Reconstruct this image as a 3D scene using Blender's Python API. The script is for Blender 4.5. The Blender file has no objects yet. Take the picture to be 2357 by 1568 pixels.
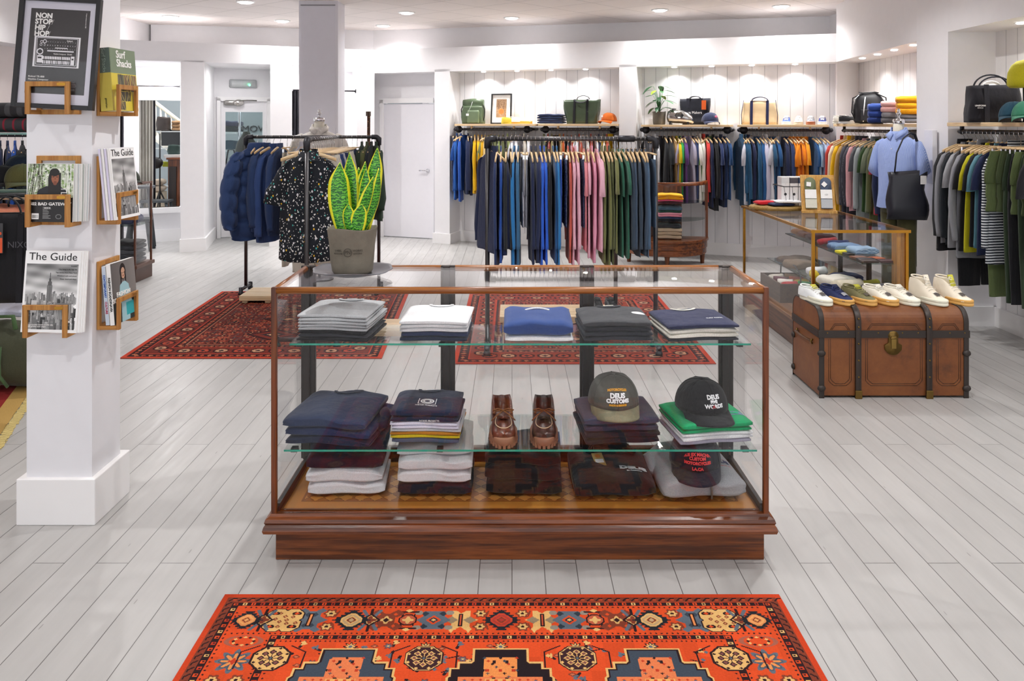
EXPO, WORLD, E_DL, E_SP = 0.43, 1.2, 13.5, 1.9
import bpy, bmesh, math, random
import numpy as np
from mathutils import Vector, Matrix, Euler
rnd = random.Random(7)
C = bpy.context.scene.collection
FPX, CX, HY, CH = 1900.0, 1178.5, 285.0, 1.65      # focal length in pixels, principal point, eye height
PI = math.pi

def at(px, py, D):
    return Vector(((px-CX)/FPX*D, D, CH-(py-HY)/FPX*D))
def X_(px, D): return (px-CX)/FPX*D
def Z_(py, D): return CH-(py-HY)/FPX*D
def on_line(px, a, b):
    t = (px-CX)/FPX; dx = b[0]-a[0]; dy = b[1]-a[1]
    s = (t*a[1]-a[0])/(dx-t*dy)
    return Vector((a[0]+s*dx, a[1]+s*dy))
def s2l(c): return c/12.92 if c <= .04045 else ((c+.055)/1.055)**2.4
def hx(h): return tuple(s2l(int(h[i:i+2], 16)/255) for i in (0, 2, 4))+(1,)

# ------------------------------------------------------------------ materials
MATS = {}
def newmat(key):
    m = bpy.data.materials.new(key); m.use_nodes = True
    nt = m.node_tree; b = nt.nodes['Principled BSDF']
    MATS[key] = m
    return m, nt, b
def tc(nt, kind='Object', scale=(1,1,1), rot=(0,0,0)):
    t = nt.nodes.new('ShaderNodeTexCoord'); mp = nt.nodes.new('ShaderNodeMapping')
    mp.inputs['Scale'].default_value = scale; mp.inputs['Rotation'].default_value = rot
    nt.links.new(t.outputs[kind], mp.inputs[0]); return mp.outputs[0]
def ramp(nt, fac, stops):
    r = nt.nodes.new('ShaderNodeValToRGB'); e = r.color_ramp.elements
    while len(e) < len(stops): e.new(.5)
    for i, (p, c) in enumerate(stops): e[i].position = p; e[i].color = c
    nt.links.new(fac, r.inputs[0]); return r.outputs[0]
def bump(nt, b, h, strength, dist=.01):
    n = nt.nodes.new('ShaderNodeBump'); n.inputs['Strength'].default_value = strength; n.inputs['Distance'].default_value = dist
    nt.links.new(h, n.inputs['Height']); nt.links.new(n.outputs[0], b.inputs['Normal'])
def noise(nt, vec, scale, detail=3, rough=.5):
    n = nt.nodes.new('ShaderNodeTexNoise'); n.inputs['Scale'].default_value = scale
    n.inputs['Detail'].default_value = detail; n.inputs['Roughness'].default_value = rough
    nt.links.new(vec, n.inputs['Vector']); return n.outputs[0]
def mixc(nt, fac, a, b):
    m = nt.nodes.new('ShaderNodeMix'); m.data_type = 'RGBA'
    for s, v in ((0, fac), (6, a), (7, b)):
        if isinstance(v, (tuple, float, int)): m.inputs[s].default_value = v
        else: nt.links.new(v, m.inputs[s])
    return m.outputs[2]
def sc(c, k): return tuple(min(1, x*k) for x in c[:3])+(1,)

def plain(hexv, rough=.5, metal=0, spec=.5, emit=0, vary=.05):
    key = f'paint_{hexv}_{rough}_{metal}_{emit}_{vary}'
    if key in MATS: return MATS[key]
    m, nt, b = newmat(key)
    c = hx(hexv); v = tc(nt); n = noise(nt, v, 14, 2)
    nt.links.new(ramp(nt, n, [(.3, sc(c, 1-vary)), (.7, sc(c, 1+vary))]), b.inputs['Base Color'])
    b.inputs['Roughness'].default_value = rough; b.inputs['Metallic'].default_value = metal
    b.inputs['Specular IOR Level'].default_value = spec
    if emit: b.inputs['Emission Color'].default_value = c; b.inputs['Emission Strength'].default_value = emit
    return m
def fab(hexv, fold=True):
    key = 'fabric_'+hexv
    if key in MATS: return MATS[key]
    m, nt, b = newmat(key)
    c = hx(hexv); v = tc(nt)
    n1 = noise(nt, v, 7, 3); n2 = noise(nt, v, 220, 2)
    base = ramp(nt, n1, [(.3, sc(c, .86)), (.7, sc(c, 1.1))])
    fine = ramp(nt, n2, [(.3, sc(c, .8)), (.7, sc(c, 1.18))])
    nt.links.new(mixc(nt, .5, base, fine), b.inputs['Base Color'])
    b.inputs['Roughness'].default_value = .88; b.inputs['Specular IOR Level'].default_value = .25
    b.inputs['Sheen Weight'].default_value = .12
    n3 = noise(nt, tc(nt, 'Object', (1, 1, .45)), 22, 3)
    bump(nt, b, n3, .5, .012)
    return m
def heather(hexv, dark=.8):
    key = 'heather_'+hexv
    if key in MATS: return MATS[key]
    m, nt, b = newmat(key)
    c = hx(hexv); v = tc(nt, 'Object', (1, 1, 2.2))
    n2 = noise(nt, v, 300, 3, .7); n1 = noise(nt, tc(nt), 9, 3)
    f = ramp(nt, n2, [(.35, sc(c, dark)), (.65, sc(c, 1.15))])
    nt.links.new(f, b.inputs['Base Color']); b.inputs['Roughness'].default_value = .92
    b.inputs['Specular IOR Level'].default_value = .2; b.inputs['Sheen Weight'].default_value = .15
    bump(nt, b, n1, .35, .012); return m
def striped(h1, h2, scale, axis='z', width=.5):
    key = f'striped_{h1}_{h2}_{scale}_{axis}'
    if key in MATS: return MATS[key]
    m, nt, b = newmat(key); v = tc(nt)
    w = nt.nodes.new('ShaderNodeTexWave'); w.bands_direction = axis.upper(); w.inputs['Scale'].default_value = scale
    w.inputs['Distortion'].default_value = .4; w.inputs['Detail'].default_value = 1
    nt.links.new(v, w.inputs['Vector'])
    nt.links.new(ramp(nt, w.outputs['Fac'], [(width-.03, hx(h1)), (width+.03, hx(h2))]), b.inputs['Base Color'])
    b.inputs['Roughness'].default_value = .9; bump(nt, b, noise(nt, v, 18, 3), .4, .01); return m
def dotted(ground, marks, scale, size=.2, key=None):
    """Scattered little marks (flowers, dots) on a ground colour: several voronoi layers."""
    key = key or f'dotted_{ground}_{scale}'
    if key in MATS: return MATS[key]
    m, nt, b = newmat(key); col = hx(ground)
    for i, (mk, sz, k) in enumerate(marks):
        v = tc(nt, 'Object', (1, 1, 1), (0, 0, i*.7)); mp = v.node; mp.inputs['Location'].default_value = (i*3.1, i*1.7, i*2.3)
        vo = nt.nodes.new('ShaderNodeTexVoronoi'); vo.inputs['Scale'].default_value = scale*k
        nt.links.new(v, vo.inputs['Vector'])
        f = nt.nodes.new('ShaderNodeMath'); f.operation = 'LESS_THAN'; f.inputs[1].default_value = sz
        nt.links.new(vo.outputs['Distance'], f.inputs[0])
        col = mixc(nt, f.outputs[0], col, hx(mk))
    nt.links.new(col, b.inputs['Base Color']); b.inputs['Roughness'].default_value = .85
    bump(nt, b, noise(nt, tc(nt), 16, 3), .4, .012); return m
def wood(h1, h2, axis=0, scale=1.0, rough=.35, ring=9):
    key = f'wood_{h1}_{h2}_{axis}_{scale}'
    if key in MATS: return MATS[key]
    m, nt, b = newmat(key)
    s = [9*scale]*3; s[axis] = .4*scale
    v = tc(nt, 'Object', tuple(s))
    n = noise(nt, v, 3.5, 5, .62); s2 = [60*scale]*3; s2[axis] = 3*scale
    n2 = noise(nt, tc(nt, 'Object', tuple(s2)), 2.5, 3)
    a = ramp(nt, n, [(.28, sc(hx(h1), .8)), (.42, hx(h1)), (.56, hx(h2)), (.72, sc(hx(h1), .8))])
    f = ramp(nt, n2, [(.35, (.75, .75, .75, 1)), (.6, (1, 1, 1, 1))])
    mm = nt.nodes.new('ShaderNodeMix'); mm.data_type = 'RGBA'; mm.blend_type = 'MULTIPLY'; mm.inputs[0].default_value = .7
    nt.links.new(a, mm.inputs[6]); nt.links.new(f, mm.inputs[7]); nt.links.new(mm.outputs[2], b.inputs['Base Color'])
    b.inputs['Roughness'].default_value = rough; bump(nt, b, n2, .12, .003); return m
def metal(hexv, rough=.3):
    return plain(hexv, rough, 1.0)
def glass(key='clear_glass', tint=(1, 1, 1, 1), boost=1.0):
    if key in MATS: return MATS[key]
    m = bpy.data.materials.new(key); m.use_nodes = True; nt = m.node_tree; nt.nodes.clear()
    o = nt.nodes.new('ShaderNodeOutputMaterial'); mx = nt.nodes.new('ShaderNodeMixShader')
    tr = nt.nodes.new('ShaderNodeBsdfTransparent'); tr.inputs[0].default_value = tint
    gl = nt.nodes.new('ShaderNodeBsdfGlossy'); gl.inputs['Roughness'].default_value = .0
    fr = nt.nodes.new('ShaderNodeFresnel'); ge = nt.nodes.new('ShaderNodeNewGeometry')     # same reflectance from either side of the thin pane
    io = nt.nodes.new('ShaderNodeMapRange'); io.inputs['To Min'].default_value = 1.45; io.inputs['To Max'].default_value = 1/1.45
    nt.links.new(ge.outputs['Backfacing'], io.inputs['Value']); nt.links.new(io.outputs[0], fr.inputs['IOR'])
    k = nt.nodes.new('ShaderNodeMath'); k.operation = 'MULTIPLY'; k.inputs[1].default_value = boost
    nt.links.new(fr.outputs[0], k.inputs[0]); nt.links.new(k.outputs[0], mx.inputs[0])
    nt.links.new(tr.outputs[0], mx.inputs[1]); nt.links.new(gl.outputs[0], mx.inputs[2]); nt.links.new(mx.outputs[0], o.inputs[0])
    MATS[key] = m; return m
def attr_mat(rough=.85, key='painted_pattern'):
    key = f'{key}_{rough}'
    if key in MATS: return MATS[key]
    m, nt, b = newmat(key)
    a = nt.nodes.new('ShaderNodeAttribute'); a.attribute_name = 'Col'
    n = noise(nt, tc(nt), 160, 2)
    f = ramp(nt, n, [(.3, (.85, .85, .85, 1)), (.7, (1, 1, 1, 1))])
    mm = nt.nodes.new('ShaderNodeMix'); mm.data_type = 'RGBA'; mm.blend_type = 'MULTIPLY'; mm.inputs[0].default_value = 1 if rough > .6 else 0
    nt.links.new(a.outputs['Color'], mm.inputs[6]); nt.links.new(f, mm.inputs[7]); nt.links.new(mm.outputs[2], b.inputs['Base Color'])
    b.inputs['Roughness'].default_value = rough; b.inputs['Specular IOR Level'].default_value = .15 if rough > .6 else .5
    return m

# ------------------------------------------------------------------ mesh builder
class MB:
    def __init__(s): s.v = []; s.f = []; s.m = []; s.s = []
    def add(s, vs, fs, mi=0, sm=True):
        o = len(s.v); s.v += [tuple(p) for p in vs]
        for f in fs: s.f.append(tuple(i+o for i in f)); s.m.append(mi); s.s.append(sm)
        return s
    def box(s, c, size, mi=0, rot=None):
        x, y, z = (k/2 for k in size)
        vs = [Vector((sx*x, sy*y, sz*z)) for sz in (-1, 1) for sy in (-1, 1) for sx in (-1, 1)]
        if rot is not None: vs = [rot @ v for v in vs]
        c = Vector(c)
        return s.add([v+c for v in vs], [(0,2,3,1), (4,5,7,6), (0,1,5,4), (2,6,7,3), (0,4,6,2), (1,3,7,5)], mi, False)
    def bx(s, x0, x1, y0, y1, z0, z1, mi=0):
        return s.box(((x0+x1)/2, (y0+y1)/2, (z0+z1)/2), (x1-x0, y1-y0, z1-z0), mi)
    def prism(s, poly, z0, z1, mi=0, sm=False):
        a = sum(poly[i][0]*poly[(i+1) % len(poly)][1]-poly[(i+1) % len(poly)][0]*poly[i][1] for i in range(len(poly)))
        if a < 0: poly = poly[::-1]
        n = len(poly); vs = [(p[0], p[1], z0) for p in poly]+[(p[0], p[1], z1) for p in poly]
        s.add(vs, [tuple(range(n))[::-1], tuple(range(n, 2*n))], mi, False)
        o = len(s.v)-2*n
        for i in range(n): s.f.append((o+i, o+(i+1) % n, o+n+(i+1) % n, o+n+i)); s.m.append(mi); s.s.append(sm)
        return s
    def loft(s, rings, mi=0, closed=True, cap=True, sm=True):
        n = len(rings[0]); vs = [p for r in rings for p in r]; fs = []
        for j in range(len(rings)-1):
            for i in range(n if closed else n-1):
                i2 = (i+1) % n
                fs.append((j*n+i, j*n+i2, (j+1)*n+i2, (j+1)*n+i))
        if cap and closed: fs += [tuple(range(n))[::-1], tuple((len(rings)-1)*n+i for i in range(n))]
        return s.add(vs, fs, mi, sm)
    def tube(s, pts, r, n=8, mi=0, cap=True, flat=None):
        pts = [Vector(p) for p in pts]; rings = []; up = None
        for i, p in enumerate(pts):
            t = (pts[min(i+1, len(pts)-1)]-pts[max(i-1, 0)]).normalized()
            if up is None: up = Vector((0, 0, 1)) if abs(t.z) < .9 else Vector((1, 0, 0))
            a = t.cross(up)
            if a.length < 1e-5: a = t.cross(Vector((0, 1, 0)))
            a.normalize(); b = a.cross(t).normalized(); up = b
            rr = r[i] if isinstance(r, (list, tuple)) else r
            fb = rr*(flat or 1)
            rings.append([p+a*rr*math.cos(2*PI*k/n)+b*fb*math.sin(2*PI*k/n) for k in range(n)])
        return s.loft([r_[::-1] for r_ in rings], mi, True, cap)
    def lathe(s, prof, n=24, c=(0, 0, 0), mi=0, sm=True, cap=False):
        c = Vector(c)
        return s.loft([[c+Vector((r*math.cos(2*PI*k/n), r*math.sin(2*PI*k/n), z)) for k in range(n)] for r, z in prof], mi, True, cap, sm)
    def ball(s, c, r, n=12, mi=0):
        c = Vector(c); r = Vector(r) if not isinstance(r, (int, float)) else Vector((r, r, r))
        return s.loft([[c+Vector((r.x*math.sin(PI*j/8+1e-3)*math.cos(2*PI*k/n), r.y*math.sin(PI*j/8+1e-3)*math.sin(2*PI*k/n), -r.z*math.cos(PI*j/8))) for k in range(n)] for j in range(9)], mi)
    def mesh(s, name, mats):
        me = bpy.data.meshes.new(name); me.from_pydata(s.v, [], s.f)
        for m in mats: me.materials.append(m)
        me.polygons.foreach_set('material_index', s.m); me.polygons.foreach_set('use_smooth', s.s)
        me.update(); return me
    def obj(s, name, mats, parent=None, loc=(0, 0, 0), rot=(0, 0, 0), bev=0, sub=0):
        if not isinstance(mats, (list, tuple)): mats = [mats]
        return mk(name, s.mesh(name, mats), parent, loc, rot, bev, sub)
def mk(name, me, parent=None, loc=(0, 0, 0), rot=(0, 0, 0), bev=0, sub=0, mat=None):
    o = bpy.data.objects.new(name, me); C.objects.link(o); o.location = loc; o.rotation_euler = rot
    if parent is not None: o.parent = parent
    if bev:
        b = o.modifiers.new('bevel', 'BEVEL'); b.width = bev; b.segments = 2; b.limit_method = 'ANGLE'; b.angle_limit = .6
    if sub:
        b = o.modifiers.new('sub', 'SUBSURF'); b.levels = b.render_levels = sub
    if mat is not None:
        o.material_slots[0].link = 'OBJECT'; o.material_slots[0].material = mat
    return o
LABELS = {}
def tag(o, label, cat, group=None):
    if label in LABELS and LABELS[label] != group: print('DUPLABEL', label)
    LABELS[label] = group
    nw = len(label.split())
    if nw < 4 or nw > 16: print('LABELLEN', nw, label)
    o['label'] = label; o['category'] = cat
    if group: o['group'] = group
    return o
def thing(name, label, cat, loc=(0, 0, 0), rz=0, group=None, rot=None):
    o = bpy.data.objects.new(name, None); C.objects.link(o); o.empty_display_size = .05
    o.location = loc; o.rotation_euler = rot if rot is not None else (0, 0, rz)
    return tag(o, label, cat, group)
def struct(o): o['kind'] = 'structure'; return o
def text(s, size, mat, parent, loc, rot=(PI/2, 0, 0), sx=1, align='CENTER', ext=.0006, name='lettering', bold=0, mirror=False):
    cu = bpy.data.curves.new('font', 'FONT'); cu.body = s; cu.size = size; cu.align_x = align; cu.align_y = 'CENTER'
    cu.extrude = ext; cu.offset = bold; cu.resolution_u = 3; cu.space_line = .82
    t = bpy.data.objects.new('font', cu); C.objects.link(t)
    dg = bpy.context.evaluated_depsgraph_get(); dg.update()
    me = bpy.data.meshes.new_from_object(t.evaluated_get(dg)); bpy.data.objects.remove(t); bpy.data.curves.remove(cu)
    if mirror or sx != 1: me.transform(Matrix.Diagonal((-sx if mirror else sx, 1, 1, 1)))
    if mirror: me.flip_normals()
    me.materials.clear(); me.materials.append(mat)
    return mk(name, me, parent, loc, rot)

# ------------------------------------------------------------------ painted panels (covers, carpets): colour per weave cell
class Canvas:
    """Pattern laid out in metres: x 0..w to the right, y 0..h downwards."""
    def __init__(s, w, h, nx, ny, ground):
        s.w, s.h, s.nx, s.ny = w, h, nx, ny
        s.a = np.zeros((ny, nx, 3)); s.a[:] = hx(ground)[:3]
        s.X, s.Y = np.meshgrid((np.arange(nx)+.5)*w/nx, (np.arange(ny)+.5)*h/ny)
    def put(s, mask, col): s.a[mask] = hx(col)[:3]
    def win(s, x0, y0, x1, y1):
        i0, i1 = max(0, int(x0*s.nx/s.w)-1), min(s.nx, int(x1*s.nx/s.w)+2); j0, j1 = max(0, int(y0*s.ny/s.h)-1), min(s.ny, int(y1*s.ny/s.h)+2)
        return (slice(j0, max(j0, j1)), slice(i0, max(i0, i1)))
    def pw(s, w, mask, col): s.a[w][mask] = hx(col)[:3]
    def rect(s, x0, y0, x1, y1, col):
        w = s.win(x0, y0, x1, y1); X, Y = s.X[w], s.Y[w]; s.pw(w, (X >= x0) & (X < x1) & (Y >= y0) & (Y < y1), col)
    def ell(s, cx, cy, rx, ry, col):
        w = s.win(cx-rx, cy-ry, cx+rx, cy+ry); s.pw(w, ((s.X[w]-cx)/rx)**2+((s.Y[w]-cy)/ry)**2 < 1, col)
    def dia(s, cx, cy, rx, ry, col):
        w = s.win(cx-rx, cy-ry, cx+rx, cy+ry); s.pw(w, abs((s.X[w]-cx)/rx)+abs((s.Y[w]-cy)/ry) < 1, col)
    def octa(s, cx, cy, r, col, k=1.42):
        w = s.win(cx-r, cy-r, cx+r, cy+r); X, Y = abs(s.X[w]-cx), abs(s.Y[w]-cy); s.pw(w, (np.maximum(X, Y) < r) & (X+Y < r*k), col)
    def star(s, cx, cy, r, col, n=8, d=.45, ph=0):
        w = s.win(cx-r, cy-r, cx+r, cy+r); dx, dy = s.X[w]-cx, s.Y[w]-cy; s.pw(w, np.hypot(dx, dy) < r*(1-d*.5+d*.5*np.cos(n*np.arctan2(dy, dx)+ph)), col)
    def line(s, x0, y0, x1, y1, wd, col):
        w = s.win(min(x0, x1)-wd, min(y0, y1)-wd, max(x0, x1)+wd, max(y0, y1)+wd); X, Y = s.X[w], s.Y[w]
        dx, dy = x1-x0, y1-y0; L = dx*dx+dy*dy or 1e-9
        t = np.clip(((X-x0)*dx+(Y-y0)*dy)/L, 0, 1); s.pw(w, np.hypot(X-x0-t*dx, Y-y0-t*dy) < wd/2, col)
    def poly(s, pts, col):
        ins = np.zeros(s.X.shape, bool); n = len(pts)
        for i in range(n):
            (x1, y1), (x2, y2) = pts[i], pts[(i+1) % n]
            if y1 == y2: continue
            c = ((y1 > s.Y) != (y2 > s.Y)) & (s.X < (x2-x1)*(s.Y-y1)/(y2-y1)+x1)
            ins ^= c
        s.put(ins, col)
    def mesh(s, name, mat, depth=0, curve=0, bend=None):
        nx, ny = s.nx, s.ny
        xs = np.linspace(0, s.w, nx+1)-s.w/2; ys = s.h/2-np.linspace(0, s.h, ny+1)
        VX, VY = np.meshgrid(xs, ys); VZ = np.zeros_like(VX)
        if bend: VZ = bend(VX, VY)
        v = np.stack([VX, VY, VZ], -1).reshape(-1, 3)
        j, i = np.meshgrid(np.arange(ny), np.arange(nx), indexing='ij'); a = (j*(nx+1)+i).ravel()
        f = np.stack([a+nx+1, a+nx+2, a+1, a], -1)
        me = bpy.data.meshes.new(name); me.from_pydata(v.tolist(), [], f.tolist())
        ca = me.attributes.new('Col', 'FLOAT_COLOR', 'CORNER')
        col = np.ones((nx*ny, 4)); col[:, :3] = s.a.reshape(-1, 3)
        ca.data.foreach_set('color', np.repeat(col, 4, axis=0).ravel().astype(np.float32))
        me.materials.append(mat); me.update(); return me
def drape(o, target, lift=.0012, stretch=1.0):
    """lay a print, label or seam onto the surface of its parent (both in the parent's space)"""
    from mathutils.bvhtree import BVHTree
    key = target.data.name
    if key not in BVH: BVH[key] = BVHTree.FromPolygons([v.co for v in target.data.vertices], [tuple(p.vertices) for p in target.data.polygons])
    M = Matrix.LocRotScale(o.location, o.rotation_euler, o.scale); o.data.transform(M); o.location = (0, 0, 0); o.rotation_euler = (0, 0, 0); o.scale = (1, 1, 1)
    zs_ = [v.co.z for v in o.data.vertices]; zm = min(zs_)
    for v in o.data.vertices:
        h = BVH[key].ray_cast(Vector((v.co.x, v.co.y, 1)), Vector((0, 0, -1)))
        if h[0] is not None: v.co.z = h[0].z+lift+min((v.co.z-zm)*stretch, .004)
    return o
BVH = {}
ORD = ('first second third fourth fifth sixth seventh eighth ninth tenth eleventh twelfth thirteenth fourteenth fifteenth sixteenth seventeenth eighteenth nineteenth '
       'twentieth twenty-first twenty-second twenty-third twenty-fourth twenty-fifth twenty-sixth twenty-seventh twenty-eighth twenty-ninth thirtieth thirty-first '
       'thirty-second thirty-third thirty-fourth thirty-fifth thirty-sixth thirty-seventh thirty-eighth thirty-ninth fortieth').split()

# shared materials
M_WHITE = plain('eceaec', .6, vary=.008); M_WALLG = plain('e6e4e8', .6, vary=.008)
M_CHROME = metal('d8d8dc', .12); M_STEEL = plain('5b5a5c', .38, .9); M_IRON = plain('3d3d42', .45, .7)
M_HANGER = wood('e2bd8c', 'efd3a8', 1, 1.0, .4)
M_OAK = wood('a86d2c', 'c08a45', 2, 1.2, .45); M_OAKX = wood('a86d2c', 'c08a45', 0, 1.2, .45)
M_MAHO = wood('55290f', '85461d', 0, 1.1, .27); M_MAHOZ = wood('4f2610', '783e1a', 2, 1.1, .3); M_MAHOY = wood('5a2e16', '7f451f', 1, 1.1, .3)
M_RAIL = wood('7a431c', 'a2642c', 0, 1.1, .3); M_RAILY = wood('7a431c', 'a2642c', 1, 1.1, .3)
M_DARK = wood('1a0f0b', '28180f', 2, 1.2, .4); M_PINE = wood('d9b98d', 'e8cfa8', 0, .8, .5)
M_GLASS = glass('clear_glass', (1, 1, 1, 1), .65); M_GEDGE = plain('2f9f88', .15)
M_BLACK = plain('151518', .5); M_PAPER = plain('f2f0ee', .6); M_BRASS = metal('b98a3a', .3)
# ================================================================== camera, world
cam = bpy.data.cameras.new('camera'); co = bpy.data.objects.new('camera', cam); C.objects.link(co)
co.location = (0, 0, CH); co.rotation_euler = (PI/2, 0, 0)
cam.sensor_width = 36; cam.lens = 36*FPX/2357; cam.shift_y = (HY-784)/2357; cam.shift_x = -(CX-1178.5)/2357; cam.clip_start = .05
bpy.context.scene.camera = co
vs_ = bpy.context.scene.view_settings; vs_.view_transform = 'Standard'; vs_.look = 'None'; vs_.gamma = 1; vs_.exposure = EXPO
try: bpy.context.scene.cycles.use_denoising = True
except Exception: pass
bpy.context.scene.cycles.use_adaptive_sampling = True; bpy.context.scene.cycles.adaptive_threshold = .16
bpy.context.scene.cycles.max_bounces = 7; bpy.context.scene.cycles.diffuse_bounces = 4; bpy.context.scene.cycles.glossy_bounces = 3; bpy.context.scene.cycles.transparent_max_bounces = 24
bpy.context.scene.cycles.sample_clamp_indirect = 6
w = bpy.data.worlds.new('daylight'); bpy.context.scene.world = w; w.use_nodes = True
w.node_tree.nodes['Background'].inputs[0].default_value = (.93, .96, 1, 1); w.node_tree.nodes['Background'].inputs[1].default_value = WORLD

# ================================================================== floor
def floor_mat():
    m, nt, b = newmat('grey_painted_boards')
    v = tc(nt, 'Object', (1, 1, 1), (0, 0, PI/2))
    br = nt.nodes.new('ShaderNodeTexBrick'); br.offset = .37; br.squash = 1
    br.inputs['Scale'].default_value = 1; br.inputs['Brick Width'].default_value = 3.1; br.inputs['Row Height'].default_value = .12
    br.inputs['Mortar Size'].default_value = .0016; br.inputs['Mortar Smooth'].default_value = .25; br.inputs['Bias'].default_value = 0
    br.inputs['Color1'].default_value = hx('adaba9'); br.inputs['Color2'].default_value = hx('b6b4b2'); br.inputs['Mortar'].default_value = hx('5c5856')
    nt.links.new(v, br.inputs['Vector'])
    n = noise(nt, tc(nt, 'Object', (5, .6, 1)), 3, 4, .6)
    f = ramp(nt, n, [(.3, (.9, .9, .9, 1)), (.7, (1, 1, 1, 1))])
    # nail heads in pairs along the boards
    vo = nt.nodes.new('ShaderNodeTexVoronoi'); vo.inputs['Scale'].default_value = 1; vo.inputs['Randomness'].default_value = .35
    nt.links.new(tc(nt, 'Object', (1/.06, 1/.45, 1)), vo.inputs['Vector'])
    sp = nt.nodes.new('ShaderNodeMath'); sp.operation = 'LESS_THAN'; sp.inputs[1].default_value = .035
    nt.links.new(vo.outputs['Distance'], sp.inputs[0])
    mm = nt.nodes.new('ShaderNodeMix'); mm.data_type = 'RGBA'; mm.blend_type = 'MULTIPLY'; mm.inputs[0].default_value = 1
    nt.links.new(br.outputs['Color'], mm.inputs[6]); nt.links.new(f, mm.inputs[7])
    nt.links.new(mixc(nt, sp.outputs[0], mm.outputs[2], hx('8f8b89')), b.inputs['Base Color'])
    r = ramp(nt, noise(nt, tc(nt, 'Object', (8, 1, 1)), 4, 4), [(.3, (.3, .3, .3, 1)), (.7, (.44, .44, .44, 1))])
    nt.links.new(r, b.inputs['Roughness']); b.inputs['Specular IOR Level'].default_value = .5
    inv = nt.nodes.new('ShaderNodeMath'); inv.operation = 'SUBTRACT'; inv.inputs[0].default_value = 1
    nt.links.new(br.outputs['Fac'], inv.inputs[1]); bump(nt, b, inv.outputs[0], .5, .004)
    return m
struct(MB().bx(-6.5, 6.5, -2.5, 17, -.1, 0).obj('floor', floor_mat()))

# ================================================================== walls
def panel_mat():   # tongue and groove boarding, grooves along local x
    m, nt, b = newmat('white_boarding')
    br = nt.nodes.new('ShaderNodeTexBrick'); br.offset = 0
    br.inputs['Scale'].default_value = 1; br.inputs['Brick Width'].default_value = .15; br.inputs['Row Height'].default_value = 30
    br.inputs['Mortar Size'].default_value = .0035; br.inputs['Mortar Smooth'].default_value = .3
    v = tc(nt, 'Object', (1, 1, 1), (PI/2, 0, 0)); v.node.inputs['Location'].default_value = (0, 15, 0)
    nt.links.new(v, br.inputs['Vector'])
    br.inputs['Color1'].default_value = hx('eeeced'); br.inputs['Color2'].default_value = hx('e9e7ea'); br.inputs['Mortar'].default_value = hx('b9b7bb')
    nt.links.new(br.outputs['Color'], b.inputs['Base Color']); b.inputs['Roughness'].default_value = .55
    inv = nt.nodes.new('ShaderNodeMath'); inv.operation = 'SUBTRACT'; inv.inputs[0].default_value = 1
    nt.links.new(br.outputs['Fac'], inv.inputs[1]); bump(nt, b, inv.outputs[0], .6, .006); return m
M_TG = panel_mat(); M_SKIRT = plain('f1efef', .4, vary=.005)
LA, LB = Vector((-4.758, 10.35)), Vector((-1.958, 11.75))
RD = Vector((3.768, 9.59))
lu = (LB-LA).normalized(); ln = Vector((-.24, .97)); ru = (RD-LB).normalized(); rn = Vector((-ru.y, ru.x))
CEIL = 3.03
def wallbox(name, a, b, z0, z1, th=.1, mat=M_WHITE, kind=True):
    a = Vector(a); b = Vector(b); L = (b-a).length; ang = math.atan2(b.y-a.y, b.x-a.x)
    o = MB().bx(0, L, 0, th, z0, z1).obj(name, mat, None, (a.x, a.y, 0), (0, 0, ang))
    return struct(o) if kind else o
def pris(name, poly, z0, z1, mat=M_WHITE):
    return struct(MB().prism([tuple(p) for p in poly], z0, z1).obj(name, mat))
DL = 1.2; DR = .34
lback = (LA+ln*DL-lu*1.2, LB+ln*DL); rback = (LB+rn*DR, RD+rn*DR)
L0 = LA-lu*1.2
# soffits over the recesses: left deep, right shallow
pris('ceiling_recess_left', [L0, LB, LB+ln*1.3, L0+ln*1.3], 2.45, 2.70)
pris('ceiling_recess_back', [LB, RD, RD+rn*.9, LB+rn*.9], 2.37, 2.70)
wallbox('wall_band_left', (-5.02, 11.47), (X_(859, 12.2), 12.2), 2.6, CEIL+.05)
wallbox('wall_band_back', (X_(859, 12.2), 12.2), (4.06, 10.57), 2.6, CEIL+.05)
wallbox('wall_band_right', (4.06, 10.6), (4.06, 9.3), 2.6, CEIL+.05)
wallbox('wall_bulkhead_left', (-5.05, -2), (-5.05, 11.6), 2.462, CEIL+.05, .4)
# left piers
for a, b, nm in ((416, 470, 'wall_pier_left'), (622, 672, 'wall_pier_middle'), (821, 861.5, 'wall_pier_corner')):
    p, q = on_line(a, LA, LB), on_line(b, LA, LB)
    if nm == 'wall_pier_corner': q = LB
    pris(nm, [p, q, q+ln*DL, p+ln*DL], 0, 2.47)
    e = .025
    pris('baseboard_'+nm[5:], [p-ln*e-lu*e*.5, q-ln*e+lu*e, q+ln*(DL-.02)+lu*e, p+ln*(DL-.02)-lu*e*.5], 0, .165, M_SKIRT)
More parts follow.
